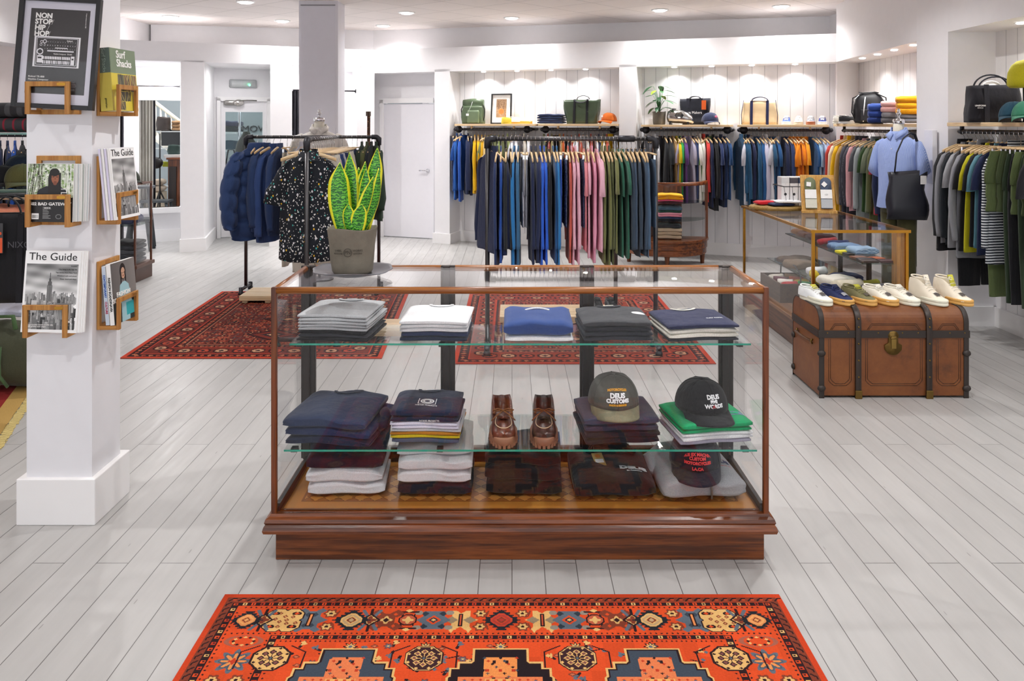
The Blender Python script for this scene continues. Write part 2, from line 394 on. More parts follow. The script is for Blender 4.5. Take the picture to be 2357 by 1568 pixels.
# back of the left recesses, with the openings of the interior window and the door
def bk(px): return on_line(px, *lback)
Dw = bk(365).y
zs0, zs1 = Z_(478, Dw), Z_(231, Dw)
w0, w1, d0, d1 = bk(320), bk(416), bk(500), bk(623)
end = lback[1]
wallbox('wall_recess_left', lback[0], w0, 0, 2.5)
struct(wallbox('wall_recess_sill', w0, w1, 0, zs0)); struct(wallbox('wall_recess_lintel', w0, w1, zs1, 2.5))
wallbox('wall_recess_door_side', w1, d0, 0, 2.5)
wallbox('wall_recess_over_door', d0, d1, 2.0, 2.5)
wallbox('wall_recess_right', d1, end, 0, 2.5)
wallbox('trim_window_sill', w0-lu*.1-ln*.06, w1-ln*.06, zs0-.075, zs0, .16, M_SKIRT)
wallbox('trim_window_head', w0-lu*.1-ln*.05, w1-ln*.05, zs1, zs1+.1, .15, M_SKIRT)
wallbox('baseboard_recess_left', lback[0]-ln*.03, w1-ln*.03, 0, .17, .03, M_SKIRT)
# door frame and door with a glass pane
wallbox('trim_door_side', d0-ln*.04, d0+lu*.05-ln*.04, 0, 2.02, .12, M_SKIRT)
wallbox('trim_door_jamb', d1-lu*.05-ln*.04, d1-ln*.04, 0, 2.02, .12, M_SKIRT)
wallbox('trim_door_top', d0-ln*.04, d1-ln*.04, 1.98, 2.04, .12, M_SKIRT)
dang = math.atan2(lu.y, lu.x)
dw = (d1-d0).length-.1
door = MB(); g0 = (bk(519)-d0).length-.05; g1 = (bk(605)-d0).length-.05; gz1 = Z_(258, bk(560).y); gz0 = .35
door.bx(0, g0, 0, .05, .01, 1.98).bx(g1, dw, 0, .05, .01, 1.98).bx(g0, g1, 0, .05, .01, gz0).bx(g0, g1, 0, .05, gz1, 1.98)
door = door.obj('door_1', M_WHITE, None, (d0.x+lu.x*.05, d0.y+lu.y*.05, 0), (0, 0, dang)); struct(door)
MB().bx(g0, g1, .02, .03, gz0, gz1).obj('glass_pane', glass('door_glass', (.80, .86, .86, 1)), door)
# right back: piers, boarding, plain door recess
def rf(px): return on_line(px, LB, RD)
def rb(px): return on_line(px, *rback)
for a, b, nm in ((1000, 1035, 'wall_pier_by_door'), (1425, 1465, 'wall_pier_between')):
    p, q = rf(a), rf(b); pris(nm, [p, q, q+rn*DR, p+rn*DR], 0, 2.4)
    e = .02; pris('baseboard_'+nm[5:], [p-rn*e-ru*e, q-rn*e+ru*e, q+rn*(DR-.01)+ru*e, p+rn*(DR-.01)-ru*e], 0, .14, M_SKIRT)
wallbox('wall_back_boarding', rb(1003), rback[1]+ru*.4, 0, 2.42, .1, M_TG)
wallbox('baseboard_back', rb(1003)-rn*.02, rback[1]-rn*.02, 0, .15, .02, M_SKIRT)
dr0, dr1 = rb(884), rb(999)
wallbox('wall_back_door', rback[0]-ru*.35, dr0, 0, 2.42); wallbox('wall_back_over_door', dr0, dr1+ru*.05, 2.0, 2.42)
wallbox('trim_back_door_top', dr0-rn*.03-ru*.06, dr1-rn*.03, 1.95, 2.02, .06, M_SKIRT)
wallbox('trim_back_door_side', dr0-rn*.03-ru*.06, dr0-rn*.03, 0, 2.0, .06, M_SKIRT)
Ld = (dr1-dr0).length
door2 = MB().bx(0, Ld, 0, .05, .01, 1.94).obj('door_2', plain('e6e4e9', .45, vary=.008), None, (dr0.x, dr0.y, 0), (0, 0, math.atan2(ru.y, ru.x)), .003); struct(door2)
hd = rb(985); lx = (hd-dr0).length; hz = Z_(393, hd.y)
MB().lathe([(.0, 0), (.027, 0), (.027, .01), (.012, .012), (.01, .045), (0, .045)], 16).obj('handle_rose', M_CHROME, door2, (lx, -.002, hz), (PI/2, 0, 0))
MB().tube([(0, -.04, 0), (-.06, -.045, .004), (-.12, -.042, 0)], .009, 8).obj('door_handle', M_CHROME, door2, (lx, 0, hz))
# right side
R0 = Vector((4.11, 9.78))
pris('wall_right_return', [RD, R0, (4.7, 10.5), (4.0, 10.9), RD+rn*.3], 0, 2.4)
pris('wall_right_header', [RD, (3.53, 7.2), (4.7, 7.2), (4.7, 10.6), RD+Vector((.25, .5))], 2.37, CEIL+.05)
pris('wall_right_pier', [(3.53, 7.2), (3.56, 6.74), (4.4, 6.74), (4.4, 7.2)], 0, CEIL+.05)
pris('wall_right_header_front', [(3.56, 6.74), (3.56, -2), (4.6, -2), (4.6, 6.74)], 2.40, CEIL+.05)
wallbox('wall_right_recess', R0, (4.02, 7.15), 0, 2.42, .1, M_TG)
wallbox('wall_right_front', (3.95, 6.75), (3.95, -2), 0, 2.44, .1, M_TG)
wallbox('baseboard_right', (3.93, 6.74), (3.93, -2), 0, .16, .02, M_SKIRT)
wallbox('baseboard_right_pier', (3.54, 6.72), (3.95, 6.72), 0, .16, .02, M_SKIRT)
wallbox('baseboard_right_recess', (4.09, 9.78), (4.0, 7.2), 0, .16, .02, M_SKIRT)
# left wall far behind the shelving
wallbox('wall_left', (-5.3, -2), (-5.3, 8.9), 0, 2.5, .1, plain('e4dad8', .6, vary=.01))
wallbox('wall_left_end', (-5.6, 8.9), (-4.85, 9.4), 0, 2.5, .1, M_WHITE)
# back room behind the door and the interior window
pris('wall_back_room', [(-8, 14.2), (-1.5, 15.6), (-1.5, 15.7), (-8, 14.3)], 0, 3.0, plain('8d9598', .6, vary=.01))
pris('wall_back_room_side', [(-1.4, 12.9), (-1.3, 15.7), (-1.2, 15.7), (-1.3, 12.9)], 0, 3.0)

# ceiling of tiles laid diagonally
def ceil_mat():
    m, nt, b = newmat('ceiling_tiles')
    br = nt.nodes.new('ShaderNodeTexBrick'); br.offset = 0
    br.inputs['Scale'].default_value = 1; br.inputs['Brick Width'].default_value = .6; br.inputs['Row Height'].default_value = .6
    br.inputs['Mortar Size'].default_value = .004; br.inputs['Mortar Smooth'].default_value = .2
    br.inputs['Color1'].default_value = hx('efe7e3'); br.inputs['Color2'].default_value = hx('ebe3df'); br.inputs['Mortar'].default_value = hx('b3aaa8')
    x0 = at(1021, 26.75, 1); hc = CEIL-CH; D = FPX*hc/(HY-26.75)
    v = tc(nt, 'Object', (1, 1, 1), (0, 0, 0)); mp = v.node
    a = math.radians(41.5); px, py = (1021-CX)/FPX*D, D
    mp.inputs['Rotation'].default_value = (0, 0, a)
    mp.inputs['Location'].default_value = (-(px*math.cos(a)-py*math.sin(a)), -(px*math.sin(a)+py*math.cos(a)), 0)
    nt.links.new(v, br.inputs['Vector'])
    nt.links.new(br.outputs['Color'], b.inputs['Base Color']); b.inputs['Roughness'].default_value = .8
    return m
struct(MB().bx(-6.5, 6.5, -2.5, 13.2, CEIL, CEIL+.1).obj('ceiling', ceil_mat()))
# panelled pillar behind the pipe rack
D0, D1 = 9.25, 9.62; xa, xb = X_(688, D0), X_(778, D0)
M_PIL = plain('e9e8f0', .5, vary=.01)
pil = MB().bx(xa, xb, D0, D1, 0, CEIL).obj('pillar', M_PIL); struct(pil)
MB().bx(xa+.025, xb-.03, D0-.006, D0, .2, 2.97).obj('panel', plain('e5e4ee', .45, vary=.01), pil)
MB().bx(xa+.02, xb-.03, D0-.008, D0, 2.975, 2.985).obj('reveal', plain('8d8b93', .5), pil)
# magazine column in front
colm = MB().bx(-2.005, -1.735, 3.41, 3.655, 0, CEIL).obj('column', plain('e6e5e9', .55, vary=.008)); struct(colm)
MB().bx(-2.036, -1.712, 3.388, 3.70, 0, .19).obj('skirting', M_SKIRT, colm, bev=.004)

# ================================================================== lamps
def area(loc, energy, size, col=(1, .992, .985), spread=PI, rot=(0, 0, 0)):
    l = bpy.data.lights.new('lamp', 'AREA'); l.shape = 'DISK'; l.size = size; l.energy = energy; l.color = col; l.spread = spread
    o = bpy.data.objects.new('lamp', l); C.objects.link(o); o.location = loc; o.rotation_euler = rot
    return o
M_LENS = plain('fff8f0', .3, 0, .5, 14)
trim_me = MB().lathe([(.075, .0), (.082, -.012), (.1, -.014), (.105, -.006), (.105, 0)], 28).mesh('trim_ring', [plain('f4f4f4', .3)])
lens_me = MB().lathe([(.0, -.012), (.034, -.013), (.045, -.024), (.06, -.024), (.0765, -.012)], 28).mesh('lens', [M_LENS])
n_dl = 0
def downlight(x, y, z, label, k, energy, grp, spread=PI*.82, tilt=0):
    t = thing('downlight', label, 'ceiling light', (x, y, z), 0, grp)
    a = mk('trim_ring', trim_me, t); b = mk('lens', lens_me, t); a.scale = b.scale = (k, k, k)
    l = area((x, y, z-.0145*k), energy, .06*k, spread=spread, rot=(tilt, 0, 0)); return t
hc = CEIL-CH
for px, py, lab in ((565, 3, 'round ceiling downlight nearest the top edge, before the grey pillar'), (392, 37, 'round ceiling downlight over the dressing mirror recess'),
                    (650, 47, 'round ceiling downlight just beside the left of the grey pillar'), (882, 58, 'glowing ceiling downlight close to the corner right of the grey pillar'),
                    (936, 28, 'ceiling downlight one tile before the corner downlight by the pillar'), (1178, 40, 'ceiling downlight above the green backpack shelf'),
                    (1519, 22, 'ceiling downlight above the shelf plant'), (1798, 13, 'ceiling downlight above the row of trainers')):
    D = FPX*hc/(HY-py); downlight(X_(px, D), D, CEIL, lab, 1.0, E_DL, 'round ceiling downlights')
D = 7.8
downlight(-4.7, 7.6, 2.98, 'warm ceiling downlight high beside the framed poster', .9, E_DL*.6, 'round ceiling downlights')
for x, y in ((-2.6, 6.0), (0, 6.3), (2.4, 6.6), (-2.9, 3.2), (-.6, 3.9), (1.3, 3.6), (2.9, 3.4), (-1.2, 1.6), (1.2, 1.4)):   # the same fittings nearer, above the frame
    downlight(x, y, CEIL, 'round downlight in the tiled ceiling overhead', 1.0, E_DL, 'downlights overhead')
# small spots in the recess soffits
for px, py in ((1113, 162), (1190, 161), (1268, 160), (1348, 158), (1552, 153), (1638, 152), (1730, 150), (1830, 148)):
    p = on_line(px, LB+rn*.17, RD+rn*.17)
    n_dl += 1; downlight(p.x, p.y, 2.368, 'small recessed spotlight, %s along the back shelf soffits' % ORD[n_dl-1], .42, E_SP, 'soffit spotlights', PI*.7)
for i, (px, py, D) in enumerate(((1985, 137, 9.0), (2020, 128, 8.5), (2058, 118, 8.0), (2102, 108, 7.5))):
    downlight(X_(px, D), D, 2.368, 'small recessed spotlight, %s along the angled right soffit' % ORD[i], .42, E_SP, 'soffit spotlights', PI*.7)
for i, D in enumerate((6.1, 5.3, 4.5, 3.6)):
    downlight(3.76, D, 2.398, ('soffit spotlight above the large black bag' if i == 0 else 'soffit spotlight over the right rail, %s from the bag' % ORD[i]), .42, E_SP, 'soffit spotlights', PI*.7)
# unseen fill lamps added to brighten the changing recesses and the room behind
area((-4.6, 11.2, 2.42), 18, .3); area((-2.9, 12.1, 2.42), 22, .3); area((-3.72, 11.25, 2.42), 4.5, .2); area((-5.2, 13.2, 2.95), 26, .4); area((-3.6, 13.6, 2.95), 10, .4)
# ================================================================== main display case
cx0, cx1, cy0, cy1 = -.906, .966, 3.10, 3.607
ZT = 1.035
case = thing('display_case', 'large antique mahogany and glass shop counter filled with folded clothes', 'display case', (0, 0, 0))
pl = MB().bx(cx0+.012, cx1-.012, cy0+.022, cy1, 0, .125).obj('plinth', M_MAHO, case, bev=.003)
ml = MB()
prof = [(.0, .115), (.022, .118), (.026, .13), (.022, .143), (.016, .15), (.02, .158), (.016, .17), (.004, .176), (0, .185), (-.03, .186)]
for a, b in zip(prof[:-1], prof[1:]):
    for (p0, p1) in (((-1, -1), (1, -1)), ((1, -1), (1, 1)), ((1, 1), (-1, 1)), ((-1, 1), (-1, -1))):
        def P(s, o): return (cx1+o if s[0] > 0 else cx0-o, cy1+o if s[1] > 0 else cy0-o)
        ml.add([(*P(p0, a[0]), a[1]), (*P(p1, a[0]), a[1]), (*P(p1, b[0]), b[1]), (*P(p0, b[0]), b[1])], [(0, 1, 2, 3)], 0, True)
ml.obj('base_moulding', M_MAHO, case)
fl = Canvas(cx1-cx0-.05, cy1-cy0-.05, 420, 118, 'b27c3c')      # parquet of small lozenges with a pale border
k = .058
u = (fl.X/k+fl.Y/k*.9); v_ = (fl.X/k-fl.Y/k*.9); par = (np.floor(u)+np.floor(v_)) % 2
fl.a[par == 0] = hx('8c5828')[:3]
fl.put(((u % 1) < .05) | ((v_ % 1) < .05), '4a2a12')
for m_, c_ in ((.075, '7d4e22'), (.065, 'a9712f'), (.012, '6a3c18')):
    fl.put((fl.X < m_) | (fl.X > fl.w-m_) | (fl.Y < m_) | (fl.Y > fl.h-m_), c_)
fo = mk('parquet_floor', fl.mesh('parquet_floor', attr_mat(.35, 'parquet')), case, ((cx0+cx1)/2, (cy0+cy1)/2, .189))
for x, y, nm in ((cx0+.0105, cy0+.0105, 'front_post'), (cx1-.0105, cy0+.0105, 'front_post')):
    MB().box((x, y, (ZT+.18)/2), (.021, .021, ZT-.18)).obj(nm, M_MAHOZ, case, bev=.004)
rr = MB()
r_ = .0135
tr = MB()
for (a, b) in (((cx0+r_, cy0+r_), (cx1-r_, cy0+r_)), ((cx0+r_, cy1-r_), (cx1-r_, cy1-r_)), ((cx0+r_, cy0+r_), (cx0+r_, cy1-r_)), ((cx1-r_, cy0+r_), (cx1-r_, cy1-r_))):
    MB().tube([(*a, ZT-r_), (*b, ZT-r_)], r_, 12).obj('top_rail', M_RAIL if a[1] == b[1] else M_RAILY, case)
for px in (710, 1031, 1351, 1671):
    x = X_(px, 3.58)
    m = MB().box((x, 3.585, (ZT+.2)/2), (.062, .022, ZT-.2)).box((x-.006, 3.57, (ZT+.2)/2), (.03, .012, ZT-.2))
    m.obj('door_stile', M_DARK, case, bev=.003)
MB().bx(cx0+.02, cx1-.02, 3.57, 3.6, .186, .25).obj('bottom_rail', wood('3a1c10', '55290f', 0, 1.1, .3), case, bev=.004)
for s in (cx0+.022, cx1-.022): MB().bx(s-.007, s+.007, cy0+.02, cy1-.03, .186, .215).obj('side_bead', M_DARK, case)
g = lambda x0, x1, y0, y1, z0, z1, nm='glass_pane', mt=M_GLASS: MB().bx(x0, x1, y0, y1, z0, z1).obj(nm, mt, case)
g(cx0+.02, cx1-.02, cy0+.009, cy0+.013, .186, ZT-.02)
g(cx0+.009, cx0+.013, cy0+.02, cy1-.02, .186, ZT-.02); g(cx1-.013, cx1-.009, cy0+.02, cy1-.02, .186, ZT-.02)
g(cx0+.02, cx1-.02, cy1-.016, cy1-.012, .22, ZT-.02)
g(cx0+.02, cx1-.02, cy0+.02, cy1-.02, ZT-.009, ZT-.004, 'glass_top')
SH1, SH2 = (.785, 3.25), (.398, 3.17)       # glass shelves: top height, front edge
M_SHELF = glass('shelf_glass', (.95, .99, .98, 1))
for z, y in (SH1, SH2):
    s = MB().bx(cx0+.03, cx1-.025, y, 3.555, z-.007, z).obj('glass_shelf', M_SHELF, case)
    MB().bx(cx0+.03, cx1-.025, y-.0012, y, z-.007, z).obj('green_edge', M_GEDGE, s)
    for x in (cx0+.06, -.28, .33, cx1-.06): MB().bx(x-.012, x+.012, y+.03, y+.06, z-.022, z-.0075).obj('shelf_bracket', M_DARK, s)

# ------------------------------------------------------------------ folded clothes
def folded(w, d, h, seed=0, soft=.5, bow=.006, layers=2):
    """A folded garment: rounded slab, the rounded fold at the front (y-), folds of cloth showing at the sides."""
    r = random.Random(seed); MBx = MB(); nx, nu = 22, 28
    ph = [r.uniform(0, 6) for _ in range(6)]; rings = []
    for i in range(nx+1):
        u_ = i/nx*2-1; e = abs(u_)
        kx = (1-e**8)**.5 if e < 1 else 0
        kx = max(kx, .55); kd = 1-.03*e**4
        x = u_*w/2+.003*math.sin(ph[0]+i)
        ring = []
        for j in range(nu):
            a = 2*PI*j/nu; ca, sa = math.cos(a), math.sin(a)
            y = -(abs(ca)**.28)*math.copysign(1, ca)*d/2*kd; z = (abs(sa)**.62)*math.copysign(1, sa)*h/2*kx
            if layers > 1 and ca > .75: y += .006*soft*math.exp(-(sa/.12)**2)*1.5+.0
            yy = y/d
            z += bow*(1-u_*u_)*(1 if sa > 0 else .8)+soft*h*.10*math.sin(ph[1]+u_*3.1+yy*2)*(1 if sa > 0 else .35)
            if sa > .2: z += soft*h*(.07*math.sin(ph[2]+7*u_+5*yy)+.05*math.sin(ph[3]-9*yy+4*u_))
            y += .004*math.sin(ph[4]+5*u_)*soft
            ring.append((x+.002*math.sin(ph[5]+9*yy), y, z+h/2))
        rings.append(ring)
    return MBx.loft(rings[::-1], 0, True, True)
FOLD = {}
def fold_mesh(w, d, h, seed, soft, bow, layers=2):
    k_ = (round(w, 3), round(d, 3), round(h, 4), seed % 4, soft, bow)
    if k_ not in FOLD: FOLD[k_] = folded(w, d, h, seed % 4+11, soft, bow, layers).mesh('folded_cloth', [M_WHITE])
    return FOLD[k_]
collar_me = {}
def collar_mesh(w):
    k_ = round(w, 2)
    if k_ not in collar_me:
        collar_me[k_] = MB().tube([(w*.5*math.cos(t), w*.28*math.sin(t), 0) for t in [PI*(-1.08+1.16*i/16) for i in range(17)]], .007, 8, flat=.6).mesh('collar', [M_WHITE])
    return collar_me[k_]
def fold_item(name, label, cat, mat, x, y, z, w, d, h, rz=0, seed=0, soft=.5, bow=.006, group=None, collar=None, neck=None):
    o = mk(name, fold_mesh(w, d, h, seed, soft, bow), None, (x, y, z), (0, 0, rz), mat=mat); tag(o, label, cat, group)
    if collar is not None:
        c = mk('collar', collar_mesh(w*.34).copy(), o, (0, d*.40, h+bow*.8), (.12, 0, 0), mat=collar)
        drape(c, o, .001)
        if neck is not None: drape(MB().add([(-.022+.0088*i, .012*j, 0) for j in (0, 1) for i in range(6)], [(i, i+1, i+7, i+6) for i in range(5)]).obj('neck_label', neck, o, (0, d*.405, 0)), o, .0035)
    return o
def stack(x, y, z, items, w, d, where, tilt=0, bow=.006, soft=.5, group=None):
    """items bottom-up: (colour words, material, height, kind, options)"""
    out = []
    n = len(items)
    for i, it in enumerate(items):
        col, mat, h, kind = it[:4]; op = it[4] if len(it) > 4 else {}
        same = [j for j in range(n) if items[j][0] == col and items[j][3] == kind]
        pos = 'top of' if i == n-1 else ('bottom of' if i == 0 else None)
        lab = f'{col} folded {kind}'
        if pos: lab += f', {pos} the {where}'
        else: lab += f', {ORD[n-1-i]} from the top of the {where}'
        nm = {'tee': 'folded_tee', 'sweatshirt': 'folded_sweatshirt', 'sweater': 'folded_sweater', 'jeans': 'folded_jeans'}.get(kind, 'folded_'+kind.replace(' ', '_').replace('-', '_'))
        o = fold_item(nm, lab, {'tee': 'tee shirt'}.get(kind, kind), mat, x+rnd.uniform(-.004, .004)+op.get('dx', 0), y+rnd.uniform(-.003, .003)+op.get('dy', 0), z, w*op.get('k', 1)+rnd.uniform(-.004, .004), d, h,
                      tilt+rnd.uniform(-.02, .02)+op.get('rz', 0), i+int(abs(x)*30), op.get('soft', soft), bow if z > .2 else bow*.8, None,
                      op.get('collar') if i == n-1 else None, op.get('neck') if i == n-1 else None)
        out.append(o); z += h*.93
    return out
GREYM = heather('bec1c4'); LGREY = heather('cdcdd0', .85); MIDG = heather('9a9da0'); NAVYK = fab('20293f'); NAVY = fab('2a3556'); BLK = fab('17171d'); CHARC = fab('34363d')
WHT = fab('eef0f3'); CREAM = fab('e9e6da'); GREEN = fab('0aa466')
zz = SH1[0]+.0005; sx = lambda px, D: X_(px, D)
stack(sx(787, 3.37), 3.405, zz, [('black', BLK, .017, 'tee')]*1+[('charcoal', CHARC, .014, 'tee'), ('black', BLK, .014, 'tee')]+[('grey marl', GREYM, .0135, 'tee')]*4+
      [('grey marl', GREYM, .016, 'tee', dict(collar=GREYM, neck=GREYM))], .285, .30, 'grey stack on the upper shelf', -.1)
stack(sx(1006, 3.37), 3.405, zz, [('dark navy', NAVYK, .02, 'tee'), ('navy', NAVY, .02, 'tee'), ('white', WHT, .016, 'tee'), ('white', WHT, .015, 'tee'), ('white', WHT, .018, 'tee', dict(collar=WHT))],
      .27, .30, 'white stack on the upper shelf', -.02)
b_ = stack(sx(1240, 3.37), 3.405, zz, [('white', WHT, .022, 'sweatshirt'), ('blue', heather('34508f', .75), .062, 'sweatpants')], .275, .30, 'blue pile mid upper shelf', 0, .003)
MB().tube([(-.05+.1*t, .0+.02*math.sin(PI*t), .064+.004*math.sin(PI*t)) for t in [i/10 for i in range(11)]], .004, 6).obj('drawstring', WHT, b_[-1], (0, .05, 0))
c_ = stack(sx(1412, 3.37), 3.405, zz, [('charcoal', CHARC, .02, 'tee'), ('charcoal', CHARC, .02, 'tee'), ('charcoal', CHARC, .02, 'tee'), ('washed charcoal', fab('44464a'), .024, 'tee', dict(collar=CHARC, neck=CREAM))],
      .275, .29, 'charcoal stack on the upper shelf', .04)
wp = MB().lathe([(0, 0), (.01, 0), (.02, 0), (.028, 0)], 20).obj('white_print', WHT, c_[-1], (.105, -.005, .0245)); wp.scale = (1, .8, 1); drape(wp, c_[-1])
for i, s_ in enumerate(('SURF', 'SURF | CUST', 'SURF | S')): text(s_, .012, WHT, c_[2-i] if i < 3 else c_[0], (.1, -.127, .011), (PI/2, 0, 0))
d_ = stack(sx(1600, 3.37), 3.405, zz, [('charcoal', CHARC, .014, 'tee'), ('ivory', CREAM, .02, 'tee'), ('ivory', CREAM, .018, 'tee'), ('navy', fab('2c3152'), .02, 'tee', dict(collar=CREAM, neck=CREAM))],
      .29, .29, 'navy and ivory stack', .12)
drape(text('SURF RIDER', .014, WHT, d_[-1], (.075, -.05, .0235), (0, 0, .1)), d_[-1])
# lower glass shelf
z2 = SH2[0]+.0005
e_ = stack(sx(782, 3.33), 3.355, z2, [('dark navy', NAVYK, .034, 'sweater'), ('navy', fab('223052'), .036, 'sweater', dict(dx=.005)), ('navy', fab('283654'), .044, 'sweater', dict(dx=-.01, neck=WHT, collar=NAVYK))],
      .335, .36, 'bulky navy pile', -.12, .012, .9)
MB().tube([(.165, -.03, .04), (.185, -.035, .055), (.19, -.02, .08), (.18, 0, .09)], .022, 10).obj('cuff', NAVYK, e_[0])
f_ = stack(sx(987, 3.33), 3.35, z2, [('slate blue', fab('44546b'), .02, 'tee'), ('acid yellow', fab('c9b51c'), .013, 'tee'), ('ochre', fab('b87a22'), .013, 'tee'), ('pale grey', GREYM, .013, 'tee'), ('white', fab('dcdcec'), .014, 'tee'),
      ('white', fab('dcdcec'), .014, 'tee'), ('dark navy', NAVYK, .022, 'tee'), ('navy', fab('222b44'), .03, 'tee', dict(collar=NAVYK, neck=WHT))], .272, .26, 'multicoloured stack', -.03)
ring = MB()
for R in (.028, .018): ring.lathe([(R-.007, 0), (R, 0)], 24)
for k2 in range(12):
    for a_ in ((-.036, -.033, -.03+.005*k2, -.025+.005*k2), (.033, .036, -.03+.005*k2, -.025+.005*k2), (-.036+.006*k2, -.03+.006*k2, -.033, -.03)): ring.add([(a_[0], a_[2], 0), (a_[1], a_[2], 0), (a_[1], a_[3], 0), (a_[0], a_[3], 0)], [(0, 1, 2, 3)])
pr = drape(ring.obj('ring_print', WHT, f_[-1], (0, -.035, .035)), f_[-1])
drape(text('NORSE PROJECTS', .011, WHT, f_[-1], (.0, -.085, .0345), (0, 0, 0)), f_[-1]); text('NORSE PROJECTS', .010, WHT, f_[-2], (.02, -.131, .012)); text('PROJECTS', .009, WHT, f_[-2], (.02, -.131, .002))
h_ = stack(sx(1418, 3.33), 3.35, z2, [('dark denim', fab('1f2029'), .026, 'jeans'), ('dark denim', fab('23242f'), .026, 'jeans'), ('grey plum', heather('3e3d50', .75), .026, 'sweatshirt'), ('grey plum', heather('46465a', .75), .034, 'sweatshirt', dict(collar=BLK))],
      .295, .28, 'sweatshirt pile under the khaki cap', .1, .006, .8)
i_ = stack(sx(1625, 3.33), 3.35, z2, [('lilac grey', fab('a9a5b6'), .018, 'tee'), ('white', WHT, .016, 'tee'), ('white', WHT, .014, 'tee'), ('green', GREEN, .016, 'tee'), ('green', GREEN, .026, 'tee')], .29, .28, 'green pile under the black cap', .16)
pp = MB(); pp.add([(-.055+.01*i, -.018+.012*j, 0) for j in range(4) for i in range(12)], [(j*12+i, j*12+i+1, j*12+i+13, j*12+i+12) for j in range(3) for i in range(11)]); drape(pp.obj('print_patch', fab('7f8fae'), i_[-1], (.085, -.05, .0315), (0, 0, .06)), i_[-1])
drape(text('deus', .034, fab('10c080'), i_[-1], (.085, -.05, .0332), (0, 0, .06), bold=.0012, sx=1.15), i_[-1], .0022)
# case floor
z3 = .191
stack(sx(795, 3.26), 3.36, z3, [('pale grey marl', LGREY, .05, 'sweatshirt'), ('pale grey marl', LGREY, .058, 'sweatshirt'), ('dark reflection-tinted', fab('2a1626'), .055, 'sweater'), ('dark navy', NAVYK, .06, 'sweater', dict(dy=.03))], .30, .27, 'parquet pile beneath the navy', .05, .005, .8)  # burgundy of the lower sweater is the rug's reflection put into its colour
stack(sx(1000, 3.26), 3.37, z3, [('near-black', fab('15131f'), .05, 'sweatshirt'), ('grey marl', LGREY, .052, 'sweatshirt'), ('grey marl', LGREY, .052, 'sweatshirt'), ('grey marl', GREYM, .05, 'sweatshirt', dict(dy=.025, collar=GREYM))], .292, .29, 'parquet pile of grey sweatshirts', .02, .005, .8)
stack(sx(1207, 3.26), 3.37, z3, [('black', fab('120f12'), .058, 'jeans'), ('black', fab('161216'), .056, 'jeans'), ('black', fab('130f13'), .05, 'jeans', dict(dy=.02))], .30, .29, 'black pile below the boat shoes', -.03, .004, .9)
j_ = stack(sx(1412, 3.26), 3.36, z3, [('black lettered', fab('141216'), .075, 'hoodie')], .315, .33, 'parquet', .03, .012, .8)[0]
j_['label'] = 'black folded hoodie with white chest lettering and a buff swing tag'
drape(text('DEUS', .036, WHT, j_, (.085, -.05, .0905), (0, 0, -.02), bold=.002, sx=1.25), j_); drape(text('EX MACHINA', .010, WHT, j_, (.085, -.082, .09), (0, 0, 0)), j_)
hood = MB().tube([(-.1+.2*t, .06+.055*math.sin(PI*t), .078+.03*math.sin(PI*t)) for t in [i/12 for i in range(13)]], [.012+.016*math.sin(PI*i/12) for i in range(13)], 10).obj('hood', fab('18151a'), j_, (.02, .03, .0))
MB().tube([(-.03+.04*math.cos(t), .07, .115+.02*math.sin(t)) for t in [PI*i/8 for i in range(9)]], .005, 6).obj('drawstring', BLK, j_)
tg = MB().bx(-.022, .022, -.04, .04, 0, .0015).obj('swing_tag', plain('b89a5e', .7), j_, (-.045, .0, .094), (.25, 0, .12))
MB().bx(-.017, .017, -.022, 0, .0015, .002).obj('price_sticker', M_PAPER, tg); MB().lathe([(0, .0015), (.012, .0018)], 16).obj('orange_mark', plain('c9762a', .6), tg, (0, .02, 0))
k_ = stack(sx(1607, 3.26), 3.35, z3, [('grey marl zipped', heather('9b9c9f'), .08, 'hoodie')], .325, .34, 'parquet', .1, .014, .9)[0]
k_['label'] = 'grey marl zipped hoodie folded beneath the red-lettered navy cap'
drape(MB().tube([(.02, -.165+.02*i, .09) for i in range(10)], .005, 6).obj('zip', plain('6b6258', .5), k_), k_, .0, .3); MB().tube([(.02, -.171, .012), (.02, -.1735, .04), (.02, -.169, .07)], .004, 6).obj('zip', plain('6b6258', .5), k_)
MB().tube([(-.16, .0, .05), (-.15, .08, .075), (-.09, .14, .085), (0, .15, .09), (.08, .14, .085), (.14, .09, .07)], [.02, .028, .03, .03, .028, .02], 10).obj('hood', heather('9b9c9f'), k_)
drape(text('DEUS', .032, plain('3b3f63', .7), k_, (.105, -.02, .097), (0, 0, -.1), bold=.0015), k_)
pb2 = MB()
for yy_ in (-.048, .008): pb2.add([(.06+.0085*i, yy_+.004*j-.1*(.0085*i), 0) for j in (0, 1) for i in range(11)], [(i, i+1, i+12, i+11) for i in range(10)])
drape(pb2.obj('print_border', plain('b54a4c', .7), k_), k_)

